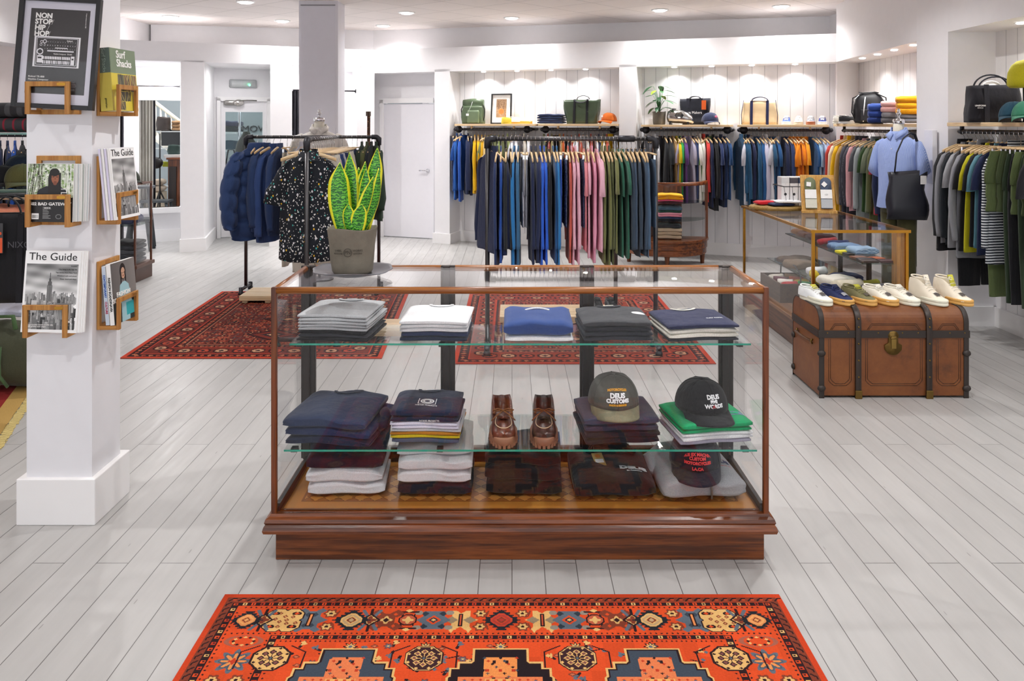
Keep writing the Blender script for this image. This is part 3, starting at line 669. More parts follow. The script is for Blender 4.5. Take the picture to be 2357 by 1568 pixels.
# ------------------------------------------------------------------ caps
def cap(label, crown, brim, x, y, z, rz=0, pitch=0, s=1.0, group=None, name='baseball_cap'):
    t = thing(name, label, 'cap', (x, y, z), 0, group, rot=(pitch, 0, rz)); t.scale = (s*1.12, s*1.08, s*.94)
    m = MB(); rings = []
    for j in range(11):
        a = j/10*PI/2; R = .098*math.cos(a)**.74 if j < 10 else .002; zc = .118*math.sin(a)
        ring_ = []
        for k2 in range(36):
            th = 2*PI*k2/36; fr = max(0, -math.sin(th)); q = 1+.012*abs(math.cos(3*th+PI/2))
            ring_.append((R*.92*math.cos(th)*q, R*1.06*math.sin(th)*q, zc*(1+.10*fr*math.sin(a)*math.cos(a)*2)-.0*fr))
        rings.append(ring_)
    o = m.loft(rings, 0, True, True).obj('crown', crown, t)
    MB().ball((0, 0, .119), (.008, .008, .005), 10).obj('button', crown, o)
    for k2 in range(3):
        pts = []
        for j in range(-9, 10):
            a = abs(j)/9*PI/2*.98; a = PI/2-a; R = .0995*math.cos(a)**.74 if abs(j) else 0
            th = PI*k2/3+PI/6; sgn = 1 if j > 0 else -1
            fr = max(0, -math.sin(th)*sgn)
            pts.append((R*.92*math.cos(th)*sgn, R*1.06*math.sin(th)*sgn, 1.01*.118*math.sin(a)*(1+.10*fr*math.sin(a)*math.cos(a)*2)))
        MB().tube(pts, .0012, 5).obj('seam', crown, o)
    b = MB(); rows = []
    for i in range(9):
        f_ = i/8; row_t = []
        for k2 in range(17):
            th = -PI/2+(k2/16-.5)*PI*.82
            ex, ey = .09*math.cos(th), .104*math.sin(th)
            L = .075*math.cos((k2/16-.5)*PI*.86)**.6
            row_t.append((ex*(1-.02*f_), ey-L*f_, .004-.012*f_*f_-.06*((k2/16-.5)*2)**2*(f_*.5)))
        rows.append(row_t)
    n_ = 17; top = [p for r in rows for p in r]; bot = [(p[0], p[1], p[2]-.005) for p in top]; N = len(top); fs = []
    for i in range(8):
        for k2 in range(16):
            a, c2, d2, e2 = i*n_+k2, i*n_+k2+1, (i+1)*n_+k2+1, (i+1)*n_+k2
            fs += [(a, e2, d2, c2), (N+a, N+c2, N+d2, N+e2)]
    edge = [i*n_ for i in range(9)]+[8*n_+k2 for k2 in range(1, 17)]+[i*n_+16 for i in range(7, -1, -1)]
    for a, c2 in zip(edge[:-1], edge[1:]): fs.append((a, N+a, N+c2, c2))
    b.add(top+bot, fs).obj('brim', brim, t)
    return t, o
def cap_text(o, s_, size, mat, z, arc=0, bold=.0008):
    o_ = text(s_, size, mat, o, (0, 0, 0), bold=bold, ext=.0012)
    for v in o_.data.vertices:      # wrap the embroidery onto the crown
        zz_ = z+v.co.y; th = math.asin(min(.97, max(0, zz_/.128))); R = math.cos(th)**.74
        a = v.co.x/(.095*R+.01); q_ = v.co.z
        v.co = ((.0905*R+.002+q_)*math.sin(a), -(.104*R+.0025+q_)*math.cos(a), zz_+arc*(1-math.cos(a*1.6)))
    o_.rotation_euler = (0, 0, 0); return o_
KHK = fab('5f5c50')
t, o = cap('khaki cap with yellow and white lettering on the sweatshirt pile', fab('56554f'), fab('77735c'), sx(1413, 3.3), 3.32, z2+.135, .04, .03)
cap_text(o, 'DEUS', .025, WHT, .062, 0, .0012); cap_text(o, 'CUSTOMS', .02, WHT, .042, 0, .0012); cap_text(o, 'MOTORCYCLES', .011, plain('d79a2c', .7), .085, -.02); cap_text(o, 'PARTS & SERVICE', .009, plain('d79a2c', .7), .026)
t, o = cap('black cap with small white lettering on the green pile', fab('17181c'), fab('17181c'), sx(1618, 3.3), 3.33, z2+.112, .25, .03)
cap_text(o, 'DEUS', .022, WHT, .075); cap_text(o, 'FIVE', .016, WHT, .058); cap_text(o, 'WORDS', .021, WHT, .04)
text('A', .018, plain('b5202a', .6), o, (-.003, -.106, .040), (PI/2-.2, 0, 0), ext=.0022)
t, o = cap('dark navy cap with red arched lettering on the grey hoodie', fab('1a1b26'), fab('1d1c2a'), sx(1602, 3.28), 3.30, z3+.118, -.12, .10)
RED = plain('d8393c', .6)
cap_text(o, 'DEUS EX MACHINA', .015, RED, .074, -.03); cap_text(o, 'CUSTOM', .016, RED, .058); cap_text(o, 'MOTORCYCLES', .015, RED, .041); cap_text(o, 'LA.CA', .016, RED, .019)

# ------------------------------------------------------------------ shoes
def shoe_outline(L, W, n=28, sx_=0):
    """plan outline of a sole, toe at +y"""
    out = []
    for k2 in range(n):
        a = 2*PI*k2/n; y = -math.cos(a)*L/2
        f_ = (y/L+.5)
        w_ = W/2*(.80+.30*math.sin(PI*min(1, max(0, f_-.25))*.95)-.12*math.exp(-((f_-.42)/.16)**2))
        out.append((math.sin(a)*abs(math.sin(a))**-.25*w_ if abs(math.sin(a)) > 1e-6 else 0, y))
    return out
def upper_ring(yy, hw, hh, open_, pw):
    """cross-section of a shoe upper; in the ankle opening the profile folds over the rim and down to the insole"""
    if not open_: return [(math.cos(PI*k2/16)*hw*(1-.18*math.sin(PI*k2/16)**3), yy, .026+(hh-.026)*abs(math.sin(PI*k2/16))**pw) for k2 in range(17)]
    half_ = [(1.0, 0), (1.02, .25), (1.0, .5), (.95, .75), (.86, .95), (.80, 1.0), (.70, .97), (.60, .35), (0, .22)]
    pts = [(hw*a, yy, .026+(hh-.026)*b) for a, b in half_]
    return pts+[(-x, y, z) for x, y, z in pts[-2::-1]]
def sneaker(label, upper, sole, lace, x, y, z, rz, hi=False, group='trainers on the leather trunk', lining=None, patch=None, rough=None):
    t = thing('sneaker', label, 'shoe', (x, y, z), rz, group); L, W = .285, .105
    out = shoe_outline(L, W)
    sl = MB().loft([[(p[0]*k2, p[1]*k3, zz_) for p in out] for zz_, k2, k3 in ((0, .95, .97), (.004, 1, 1), (.015, 1.0, 1.0), (.016, .985, .99), (.022, .985, .99), (.023, 1.0, 1.0), (.034, 1.0, 1.0), (.038, .95, .97))])
    sl.obj('sole', sole, t)
    # upper: sections from heel to toe: y, half width, height, top width factor
    secs = [(-.136, .026, .079 if not hi else .134), (-.129, .036, .081 if not hi else .137), (-.105, .040, .083 if not hi else .145), (-.07, .042, .078 if not hi else .142), (-.035, .043, .080 if not hi else .135), (-.005, .044, .083 if not hi else .112), (.03, .046, .074 if not hi else .088), (.065, .047, .060), (.095, .046, .049), (.118, .040, .042), (.128, .024, .039), (.132, .008, .037)]
    rings = [upper_ring(yy, hw, hh, -.131 < yy < -.03, .9 if yy > 0 else (.35 if yy < -.13 else .6)) for yy, hw, hh in secs]
    u_ = MB().loft(rings, 0, False, False)
    u_.add(rings[0]+[(0, -.137, .026)], [tuple(range(17))]).add(rings[-1], [tuple(range(17))[::-1]])
    u_.obj('upper', upper, t, sub=1)
    top_h = .083 if not hi else .145
    MB().tube([(.0325*math.sin(a), -.082+.049*math.cos(a), top_h+.001-.004*math.cos(a)) for a in [2*PI*i/20 for i in range(21)]], .0045, 6).obj('ankle_collar', upper, t)
    MB().lathe([(0, .001), (.8, .001), (1, 0)], 20).obj('lining', lining or plain('2b2a2c', .9), t, (0, -.078, .046+(.03 if hi else 0))).scale = (.026, .048, 1)
    tgm = MB().loft([[(-.02, -.03, top_h+.022), (.02, -.03, top_h+.022), (.02, -.024, top_h+.02), (-.02, -.024, top_h+.02)], [(-.02, .0, .085 if not hi else .112), (.02, .0, .085 if not hi else .112), (.02, .008, .083), (-.02, .008, .083)]])
    tgm.obj('tongue', upper if lining is None else lining, t)
    pts0 = [(-.02+.0, top_h-.002), (.0, .0865 if not hi else .114), (.018, .080 if not hi else .097), (.036, .0735 if not hi else .086), (.054, .066)]
    for q, (yy, hz_) in enumerate(pts0):
        hz_ += .003
        MB().tube([(-.026, yy-.006, hz_-.012), (-.018, yy-.002, hz_-.001), (0, yy+.003, hz_+.003), (.018, yy-.002, hz_-.001), (.026, yy-.006, hz_-.012)], .0032, 5, flat=.5).obj('lace', lace, t)
    MB().tube([(0, -.02, top_h+.006), (.02, -.012, top_h+.012), (.034, .0, top_h), (.02, .008, top_h-.004)], .0028, 5).obj('lace', lace, t)
    if patch is not None: MB().loft([[(-.018, .058, .0665), (-.006, .058, .071), (.006, .058, .071), (.018, .058, .0665)], [(-.017, .088, .055), (-.006, .088, .0595), (.006, .088, .0595), (.017, .088, .055)]], 0, False, False).obj('toe_label', patch, t)
    return t
LEA = wood('4a1f14', '6a2f1d', 1, 2, .3)
def boat_shoe(label, x, y, z, rz, mat):
    t = thing('boat_shoe', label, 'shoe', (x, y, z), rz, None); t.scale = (1.06, 1.15, 1.2); L, W = .275, .10
    out = shoe_outline(L, W); gum = plain('8a5f47', .6)
    MB().loft([[(p[0]*k2, p[1]*k3, zz_) for p in out] for zz_, k2, k3 in ((.008, .97, .98), (.012, 1.02, 1.01), (.03, 1.02, 1.01), (.033, .97, .98))]).obj('sole', gum, t)
    for q in range(28):
        a = 2*PI*q/28; i_ = q; p = out[i_]
        MB().box((p[0]*.93, p[1]*.96, .007), (.010, .011, .014), 0, Matrix.Rotation(a, 3, 'Z')).obj('lug', gum, t)
    secs = [(-.134, .032, .090), (-.124, .041, .095), (-.09, .043, .088), (-.05, .042, .076), (-.012, .042, .074), (.008, .043, .078), (.022, .044, .075), (.05, .046, .064), (.085, .046, .056), (.108, .040, .052), (.121, .027, .047), (.126, .012, .045)]
    rings = [upper_ring(yy, hw, hh, -.13 < yy < -.0, .7 if yy > -.13 else .35) for yy, hw, hh in secs]
    u_ = MB().loft(rings, 0, False, False).add(rings[0]+[(0, -.134, .026)], [tuple(range(17))]).add(rings[-1], [tuple(range(17))[::-1]])
    uo = u_.obj('upper', mat, t)
    MB().lathe([(0, .001), (.8, .001), (1, 0)], 20).obj('insole', plain('5a4036', .7), t, (0, -.066, .042)).scale = (.028, .06, 1)
    st = [(.033*math.sin(a), .055+.045*math.cos(a), .068-.012*math.cos(a)+.001) for a in [PI*(-.75+1.5*i/20) for i in range(21)]]
    drape(MB().tube([(p_[0]*.92, p_[1], p_[2]) for p_ in st], .0016, 6).obj('moc_seam', plain('c9ad8c', .6), t), uo, -.0005)
    MB().loft([[(-.024, .01, .079), (.024, .01, .079), (.022, .015, .077), (-.022, .015, .077)], [(-.024, .05, .072), (.024, .05, .072), (.022, .055, .070), (-.022, .055, .070)]]).obj('tongue', mat, t)
    for s_ in (-1, 1):
        MB().tube([(0, .02, .086), (s_*.02, .026, .094), (s_*.04, .03, .09), (s_*.03, .024, .085), (0, .02, .086)], .0022, 5).obj('lace', plain('7a4a22', .6), t)
        MB().tube([(0, .02, .086), (s_*.025, .045, .078), (s_*.045, .05, .062)], .0022, 5).obj('lace', plain('7a4a22', .6), t)
        MB().tube([(s_*.028, -.03, .074), (s_*.036, .0, .070), (s_*.03, .02, .078)], .0025, 5).obj('lace', plain('7a4a22', .6), t)
    return t
LEA2 = wood('2e1c16', '40281e', 1, 2, .35)
boat_shoe('chestnut leather boat shoe in the glass case, beside the striped tee stack', sx(1157, 3.27), 3.33, z2, PI+.05, LEA)
boat_shoe('dark brown leather boat shoe in the glass case, beside the khaki cap', sx(1253, 3.27), 3.33, z2, PI-.03, LEA2)
# ================================================================== carpets
RUGM = attr_mat(.95, 'wool_pattern')
OR_, DK, CRM, BLU, BRN, PNK, RED_ = 'cf4a22', '2c1a1c', 'd8ab6a', '5b6570', '7c3a28', 'c26a4a', 'b83a22'
def tooth_diamond(c, x, y, r, inner, core, ry=None):
    ry = ry or r
    for i in range(-4, 5):
        k = 1-abs(i)/5; c.rect(x-r*k-.006, y+i*ry/4.5-.0035, x+r*k+.006, y+i*ry/4.5+.0035, '22252b')
    c.dia(x, y, r, ry, '22252b'); c.octa(x, y, r*.62, inner, 1.25); c.octa(x, y, r*.50, core, 1.25); c.dia(x, y, r*.42, ry*.42, inner); c.dia(x, y, r*.3, ry*.3, BRN); c.dia(x, y, r*.18, ry*.18, core)
def border_motif(c, x, y, kind, v=False):
    def D(dx, dy): return (x+dy, y+dx) if v else (x+dx, y+dy)
    if kind == 'dc': tooth_diamond(c, x, y, .058, CRM, 'b99a72')
    elif kind == 'dr': tooth_diamond(c, x, y, .058, 'c2432c', 'a83a30')
    elif kind == 'do': tooth_diamond(c, x, y, .05, 'd98a52', 'e0a060')
    elif kind == 'fl':
        for s in (-1, 1):
            c.line(*D(0, 0), *D(.028*s, .052), .012, BLU); c.line(*D(0, 0), *D(.028*s, -.052), .012, BLU); c.line(*D(0, .03*s), *D(.0, .058*s), .01, DK)
        c.dia(x, y, .036, .036, DK); c.dia(x, y, .026, .026, CRM); c.star(x, y, .022, BRN, 4)
    elif kind == 'cr':
        for dx in (-.024, .024):
            for dy in (-.024, .024):
                c.octa(*D(dx, dy), .040, DK, 1.4)
        for dx in (-.024, .024):
            for dy in (-.024, .024):
                c.octa(*D(dx, dy), .036, CRM, 1.4)
        c.rect(x-.05, y-.03, x+.05, y+.03, CRM)
        for i in range(9):
            a = i*2.4; R = .01+.0045*i; c.dia(x+R*math.cos(a), y+R*math.sin(a), .009, .009, BRN); c.dia(x+R*math.cos(a), y+R*math.sin(a), .0045, .0045, 'c98a58')
        for dx in (-.036, .036):
            for dy in (-.036, .036): c.star(*D(dx, dy), .016, DK, 2, .5); c.dia(*D(dx, dy), .008, .008, OR_)
    elif kind == 'gb':
        c.rect(x-.03, y-.05, x+.03, y+.05, BLU); c.dia(x, y, .06, .04, BLU)
        for s in (-1, 1):
            for q in (-1, 1): c.dia(*D(.03*s, .052*q), .018, .014, BLU); c.dia(*D(.012*s, .03*q), .01, .012, '39424d')
        c.rect(x-.008, y-.036, x+.008, y+.036, DK); c.rect(x-.004, y-.03, x+.004, y+.03, 'e08a50')
    elif kind == 'sm':
        for s in (-1, 1):
            c.star(*D(0, .036*s), .026, BRN, 6, .3); c.star(*D(0, .036*s), .017, CRM, 6, .3); c.ell(*D(0, .036*s), .006, .006, DK)
            c.line(*D(.018, .02*s), *D(.026, .05*s), .006, BRN)
    elif kind == 'br':
        c.rect(x-.03, y-.034, x+.03, y+.034, BRN)
        for s in (-1, 1):
            for q in (-1, 1): c.dia(*D(.034*s, .036*q), .026, .022, BRN); c.dia(*D(.028*s, .032*q), .008, .008, OR_)
        c.star(x, y, .022, CRM, 4); c.dia(x, y, .012, .012, DK)
    elif kind == 'xs':
        for s in (-1, 1):
            c.line(*D(-.03, .045*s), *D(.03, .045*s), .008, DK); c.dia(*D(0, .052*s), .014, .01, CRM); c.line(*D(.02*s, -.03), *D(.02*s, .03), .006, DK)
        c.octa(x, y, .03, DK, 1.4); c.octa(x, y, .025, 'b5583c', 1.4); c.rect(x-.004, y-.02, x+.004, y+.02, BLU); c.star(x, y, .02, CRM, 4)
    elif kind == 'bc':
        c.rect(x-.036, y-.05, x+.036, y+.05, BLU); c.dia(x, y, .058, .05, BLU); c.dia(x, y, .026, .026, OR_); c.dia(x, y, .016, .016, '2c3540'); c.dia(x, y, .008, .008, CRM)
        for s in (-1, 1):
            for q in (-1, 1): c.dia(*D(.03*s, .035*q), .014, .014, '2f3740'); c.ell(*D(.052*s, .04*q), .014, .012, '8c8275')
    elif kind == 'cs':
        c.rect(x-.03, y-.052, x+.03, y+.052, CRM); c.dia(x, y, .06, .03, CRM)
        for s in (-1, 1): c.dia(*D(.03*s, .0), .022, .02, '8d7a60'); c.dia(*D(0, .05*s), .014, .014, OR_); c.dia(*D(.028*s, .05), .01, .02, CRM)
        c.rect(x-.007, y-.034, x+.007, y+.034, DK); c.rect(x-.003, y-.028, x+.003, y+.028, 'c25030')
    elif kind == 'ring':
        c.ell(x, y, .062, .03, '9c5a48'); c.ell(x, y, .046, .027, OR_)
        for i in range(12): c.dia(x+.033*math.cos(i*PI/6), y+.02*math.sin(i*PI/6), .007, .006, CRM if i % 2 else DK)
    elif kind == 'st':
        c.star(x, y, .058, BLU, 8, .4); c.star(x, y, .046, '4b5560', 8, .3); c.star(x, y, .04, 'd98a4c', 8, .65); c.star(x, y, .016, RED_, 4)
def block_band(c, x0, y0, x1, y1, horiz):
    c.rect(x0, y0, x1, y1, DK)
    n = int(((x1-x0) if horiz else (y1-y0))/.03)
    for i in range(n):
        a, b = (i+.16)/n, (i+.62)/n
        cm = CRM if i % 4 == 1 else RED_ if i % 2 else OR_
        if horiz:
            w_ = x1-x0; c.rect(x0+w_*a, y0+.004, x0+w_*b, y1-.004, cm); c.rect(x0+w_*(a+b)/2-.003, (y0+y1)/2-.004, x0+w_*(a+b)/2+.003, (y0+y1)/2+.004, DK)
        else:
            w_ = y1-y0; c.rect(x0+.004, y0+w_*a, x1-.004, y0+w_*b, cm); c.rect((x0+x1)/2-.004, y0+w_*(a+b)/2-.003, (x0+x1)/2+.004, y0+w_*(a+b)/2+.003, DK)
def dots(c, x0, y0, x1, y1, n, col=DK, r=.0045):
    for i in range(n): c.dia(x0+(x1-x0)*(i+.5)/n, y0+(y1-y0)*(i+.5)/n, r, r, col)
W_, H_ = 1.935, 1.62
c = Canvas(W_, H_, 800, 560, OR_)
mott = np.random.RandomState(3).rand(25, 40)
ix = (c.X/W_*39).astype(int); iy = (c.Y/H_*24).astype(int)
c.a *= (.9+.2*mott[iy, ix])[..., None]
bands = [(0, .02, 'a5381f')]
for d0_, d1_, col in ((.02, .047, BRN),):
    c.put((c.X < d1_) | (c.X > W_-d1_) | (c.Y < d1_), col); c.put((c.X < d0_) | (c.X > W_-d0_) | (c.Y < d0_), 'c2401f')
for i in range(62):
    x = .03+i*.0308
    c.line(x, .040, x+.012, .026, .006, DK); c.line(x+.012, .026, x+.020, .026, .006, DK); c.line(x+.012, .034, x+.02, .034, .005, OR_)
    y = .05+i*.0308
    for X0, s in ((.0, 1), (W_, -1)):
        c.line(X0+s*.040, y, X0+s*.026, y+.012, .006, DK); c.line(X0+s*.026, y+.012, X0+s*.026, y+.02, .006, DK)
block_band(c, .047, .049, W_-.047, .07, True); block_band(c, .047, .049, .07, H_, False); block_band(c, W_-.07, .049, W_-.047, H_, False)
dots(c, .09, .079, W_-.09, .079, 100); dots(c, .09, .222, W_-.09, .222, 100, DK); dots(c, .079, .1, .079, H_, 78); dots(c, W_-.079, .1, W_-.079, H_, 78); dots(c, .222, .25, .222, H_, 70); dots(c, W_-.222, .25, W_-.222, H_, 70)
block_band(c, .228, .23, W_-.228, .253, True); block_band(c, .228, .23, .252, H_, False); block_band(c, W_-.252, .23, W_-.228, H_, False)
dots(c, .26, .262, W_-.26, .262, 90, DK, .004); dots(c, .262, .27, .262, H_, 60, DK, .004); dots(c, W_-.262, .27, W_-.262, H_, 60, DK, .004)
mid = W_/2
for off, kd in ((0, 'dr'), (.07, 'sm'), (.135, 'cs'), (.225, 'bc'), (.31, 'xs'), (.382, 'br'), (.435, 'fl'), (.497, 'dc'), (.572, 'sm'), (.635, 'gb'), (.722, 'cr'), (.79, 'fl'), (.845, 'do')):
    for s in ((-1, 1) if off else (1,)): border_motif(c, mid+s*off, .15, kd)
for xx in (.15, W_-.15):
    for yy, kd in ((.262, 'ring'), (.36, 'st'), (.445, 'sm'), (.53, 'cr'), (.65, 'dc'), (.76, 'gb'), (.86, 'bc'), (.97, 'dr'), (1.09, 'cr'), (1.2, 'st'), (1.32, 'dc'), (1.44, 'cr'), (1.55, 'dr')): border_motif(c, xx, yy, kd, True)
def rosette(c, x, y, r, ground, pet, lim=None):
    c.octa(x, y, r, DK); c.octa(x, y, r*.93, CRM if ground != CRM else DK); c.octa(x, y, r*.88, ground)
    for i in range(8):
        a = i*PI/4; c.dia(x+r*.5*math.cos(a), y+r*.5*math.sin(a), r*.2, r*.2, DK if ground == CRM else pet); c.dia(x+r*.5*math.cos(a), y+r*.5*math.sin(a), r*.12, r*.12, '7a4a44')
        c.line(x, y, x+r*.35*math.cos(a), y+r*.35*math.sin(a), r*.06, DK if ground == CRM else CRM)
        c.dia(x+r*.85*math.cos(a+.39), y+r*.85*math.sin(a+.39), r*.1, r*.1, CRM if ground != CRM else DK)
    c.octa(x, y, r*.12, DK); c.octa(x, y, r*.07, BLU)
def leaf(c, x, y, s, col, q):
    c.line(x, y, x+s*math.cos(q), y+s*math.sin(q), .010, DK); c.line(x+s*.5*math.cos(q), y+s*.5*math.sin(q), x+s*math.cos(q+.5), y+s*math.sin(q+.5), .007, col); c.dia(x+s*math.cos(q), y+s*math.sin(q), .009, .009, col)
R2 = random.Random(5)
for row in range(5):
    y0 = .345+row*.46
    xs_oct = [mid-.708+.472*i for i in range(4)]
    # vines and little flowers between
    for i in range(230):
        x = .30+R2.random()*(W_-.6); y = y0-.075+R2.random()*.43
        if y > H_-.02 or y < .285: continue
        kd = R2.randint(0, 4)
        if kd == 0: c.star(x, y, .017, '7c3a34', 6, .4); c.star(x, y, .011, BLU, 6, .4); c.ell(x, y, .004, .004, CRM)
        elif kd == 1: leaf(c, x, y, .024, CRM, R2.random()*6)
        elif kd == 2: leaf(c, x, y, .026, BLU, R2.random()*6)
        elif kd == 3: c.dia(x, y, .014, .010, BRN); c.dia(x, y, .008, .005, PNK)
        else: c.line(x-.018, y, x+.018, y+.012*R2.choice((-1, 1)), .0045, DK); c.dia(x+.02, y, .008, .008, BLU)
    for x in [mid-.945+.236*i for i in range(9)]:
        if .32 < x < W_-.32: c.star(x, y0-.055, .024, DK, 8, .5); c.star(x, y0-.055, .017, CRM, 8, .5); c.ell(x, y0-.055, .006, .006, BLU)
    for i, x in enumerate(xs_oct):
        c.line(x-.1, y0-.03, x-.1, y0+.05, .005, DK); c.line(x+.1, y0-.03, x+.1, y0+.05, .005, DK)
        c.line(x-.1, y0-.03, x-.05, y0-.06, .005, DK); c.line(x+.1, y0-.03, x+.05, y0-.06, .005, DK)
        rosette(c, x, y0, .060, CRM if i in (0, 3) else '3a2226', CRM)
    for i in range(3):       # stepped medallions
        x = mid-.472+.472*i; y = y0+.17
        ring_c = '3d4652' if i != 1 else '23191d'
        for g_, col in ((.012, CRM), (.006, DK), (0, ring_c)):
            c.rect(x-.075-g_, y-.205-g_, x+.075+g_, y+.205+g_, col); c.rect(x-.118-g_, y-.14-g_, x+.118+g_, y+.14+g_, col); c.rect(x-.142-g_, y-.112-g_, x+.142+g_, y+.112+g_, col); c.octa(x, y, .15+g_, col, 1.5)
        c.rect(x-.052, y-.175, x+.052, y+.175, 'e08a4a' if i == 1 else 'd9774a'); c.rect(x-.125, y-.085, x+.125, y+.085, 'd9774a')
        for a in range(-2, 3):
            for b in range(-4, 5):
                if (a+b) % 2: c.rect(x+a*.02-.005, y+b*.038-.006, x+a*.02+.005, y+b*.038+.006, DK if (a*b) % 3 else RED_)
        for a in range(-4, 5):
            for b in range(-12, 13):
                if (a*7+b*5) % 4 == 0: c.star(x+a*.0125, y+b*.0142, .006, (DK, RED_, '3d4652')[(a+b) % 3], 4, .5)
                if abs(b) < 6 and (a+b) % 3 == 0:
                    for s in (-1, 1): c.star(x+s*(.09+a*.008), y+b*.0142, .005, (DK, RED_)[b % 2], 4, .5)
        c.rect(x-.045, y-.075, x+.045, y+.075, 'e0a45e')
        for a in range(-3, 4):
            for b in range(-5, 6):
                if (a+b) % 2 == 0: c.rect(x+a*.012-.005, y+b*.0135-.0055, x+a*.012+.005, y+b*.0135+.0055, 'c8502c')
        for s in (-1, 1):
            for q in range(3): c.star(x+s*.105, y-.05+.05*q, .02, BLU, 4, .5); c.dia(x+s*.105, y-.05+.05*q, .007, .007, CRM)
rug = mk('rug', c.mesh('rug', RUGM), None, (-.035, 2.884-H_/2, .006)); tag(rug, 'large orange-red patterned oriental rug in front of the shop counter', 'rug')
MB().bx(-W_/2, W_/2, -H_/2, H_/2, -.0055, -.001).obj('backing', plain('6d2c1c', .9), rug)
def small_rug(label, x0, x1, y0, y1, seed, skew, ground, dark):
    w_, h_ = x1-x0, y1-y0
    q = Canvas(w_, h_, int(w_/.0085), int(h_/.011), ground); R3 = random.Random(seed)
    def frame(d0_, d1_, col): q.put(((q.X < d1_) | (q.X > w_-d1_) | (q.Y < d1_) | (q.Y > h_-d1_)) & (q.X >= d0_) & (q.X <= w_-d0_) & (q.Y >= d0_) & (q.Y <= h_-d0_), col)
    frame(0, .03, 'b8402a'); frame(.03, .10, dark); frame(.10, .112, 'b8402a'); frame(.115, .26, ground); frame(.26, .275, 'b8402a'); frame(.275, .34, dark); frame(.34, .352, 'a8745a')
    for d in (.065, .307):
        for X0, Y0, X1, Y1, L in ((d, d, w_-d, d, w_), (d, h_-d, w_-d, h_-d, w_), (d, d, d, h_-d, h_), (w_-d, d, w_-d, h_-d, h_)):
            n_ = int(L/.055)
            for i in range(n_): q.dia(X0+(X1-X0)*(i+.5)/n_, Y0+(Y1-Y0)*(i+.5)/n_, .02, .02, ('b56a48', '9c4630')[i % 2])
    for X0, Y0, X1, Y1, L in ((.19, .19, w_-.19, .19, w_), (.19, h_-.19, w_-.19, h_-.19, w_), (.19, .19, .19, h_-.19, h_), (w_-.19, .19, w_-.19, h_-.19, h_)):
        n_ = int(L/.16)
        for i in range(n_):
            px_, py_ = X0+(X1-X0)*(i+.5)/n_, Y0+(Y1-Y0)*(i+.5)/n_
            q.octa(px_, py_, .055, dark); q.octa(px_, py_, .04, 'b9896a' if i % 2 else 'a8432e'); q.dia(px_, py_, .022, .022, '2c2228')
    yy = .40
    while yy < h_-.38:
        xx = .385
        while xx < w_-.38:
            kd = R3.randint(0, 3); j = R3.uniform(-.02, .02)
            if kd == 0: q.star(xx+j, yy, .028, '1f1619', 6, .4); q.star(xx+j, yy, .014, 'b5684a', 6)
            elif kd == 1: q.dia(xx, yy+j, .026, .024, dark); q.dia(xx, yy+j, .012, .011, 'c08c68')
            elif kd == 2: q.line(xx-.03, yy, xx+.03, yy+j, .012, '2a2228'); q.line(xx, yy-.03, xx+j, yy+.03, .010, '5a4440')
            else: q.octa(xx, yy, .021, 'a8563e'); q.dia(xx, yy, .011, .011, dark)
            xx += .05
        yy += .052
    for i in range(3):
        cx_, cy_ = w_/2, h_*(.28+.22*i); q.dia(cx_, cy_, .22, .17, dark); q.dia(cx_, cy_, .17, .13, ground); q.dia(cx_, cy_, .1, .075, '2c2228'); q.dia(cx_, cy_, .05, .04, 'c08c68')
    me = q.mesh('rug', RUGM)
    for v in me.vertices: v.co.x += skew*v.co.y
    o = mk('rug', me, None, ((x0+x1)/2, (y0+y1)/2, .006)); tag(o, label, 'rug')
    b = MB().add([(-w_/2-skew*h_/2, -h_/2, -.0055), (w_/2-skew*h_/2, -h_/2, -.0055), (w_/2+skew*h_/2, h_/2, -.0055), (-w_/2+skew*h_/2, h_/2, -.0055), (-w_/2-skew*h_/2, -h_/2, -.001), (w_/2-skew*h_/2, -h_/2, -.001), (w_/2+skew*h_/2, h_/2, -.001), (-w_/2+skew*h_/2, h_/2, -.001)],
             [(0, 3, 2, 1), (4, 5, 6, 7), (0, 1, 5, 4), (1, 2, 6, 5), (2, 3, 7, 6), (3, 0, 4, 7)], 0, False)
    b.obj('backing', plain('8d3322', .9), o); return o
small_rug('dark red oriental rug under the pipe rack with the floral shirt', -2.80, -.96, 5.79, 8.1, 4, -.04, '6e2a20', '331618')
small_rug('red oriental rug under the central pipe clothes rack', -.41, 1.40, 5.66, 7.98, 9, .0, '8e3a2a', '3f1b1b')
q = Canvas(1.5, 2.4, 120, 170, 'c9a468'); R3 = random.Random(8)
q.put((q.X > 1.40), 'b59355'); q.put((q.X > 1.30) & (q.X < 1.40), '8a2c2a'); q.put((q.X > 1.27) & (q.X < 1.3), 'dcc48c'); q.put((q.X > .98) & (q.X < 1.0), '8a2c2a'); q.put((q.X > .6) & (q.X < .65), '9c3a30')
for i in range(420):
    x, y = R3.random()*1.24, R3.random()*2.4; q.star(x, y, R3.uniform(.015, .04), R3.choice(('b5713a', 'a8863c', '9a4a34', 'dfc894', '8c8a58')), R3.choice((4, 5, 6)), .5, R3.random()*6)
o = mk('rug', q.mesh('rug', RUGM), None, (-3.48, 4.30, .006), (0, 0, .345)); tag(o, 'beige floral rug with dark red border beside the magazine column', 'rug')
fr = MB()
for i in range(150): fr.box((.775+R3.uniform(-.006, .006), -1.19+i*.016, -.002), (.05, .009, .004), 0, Matrix.Rotation(R3.uniform(-.2, .2), 3, 'Z'))
fr.obj('fringe', plain('cdb878', .9), o)

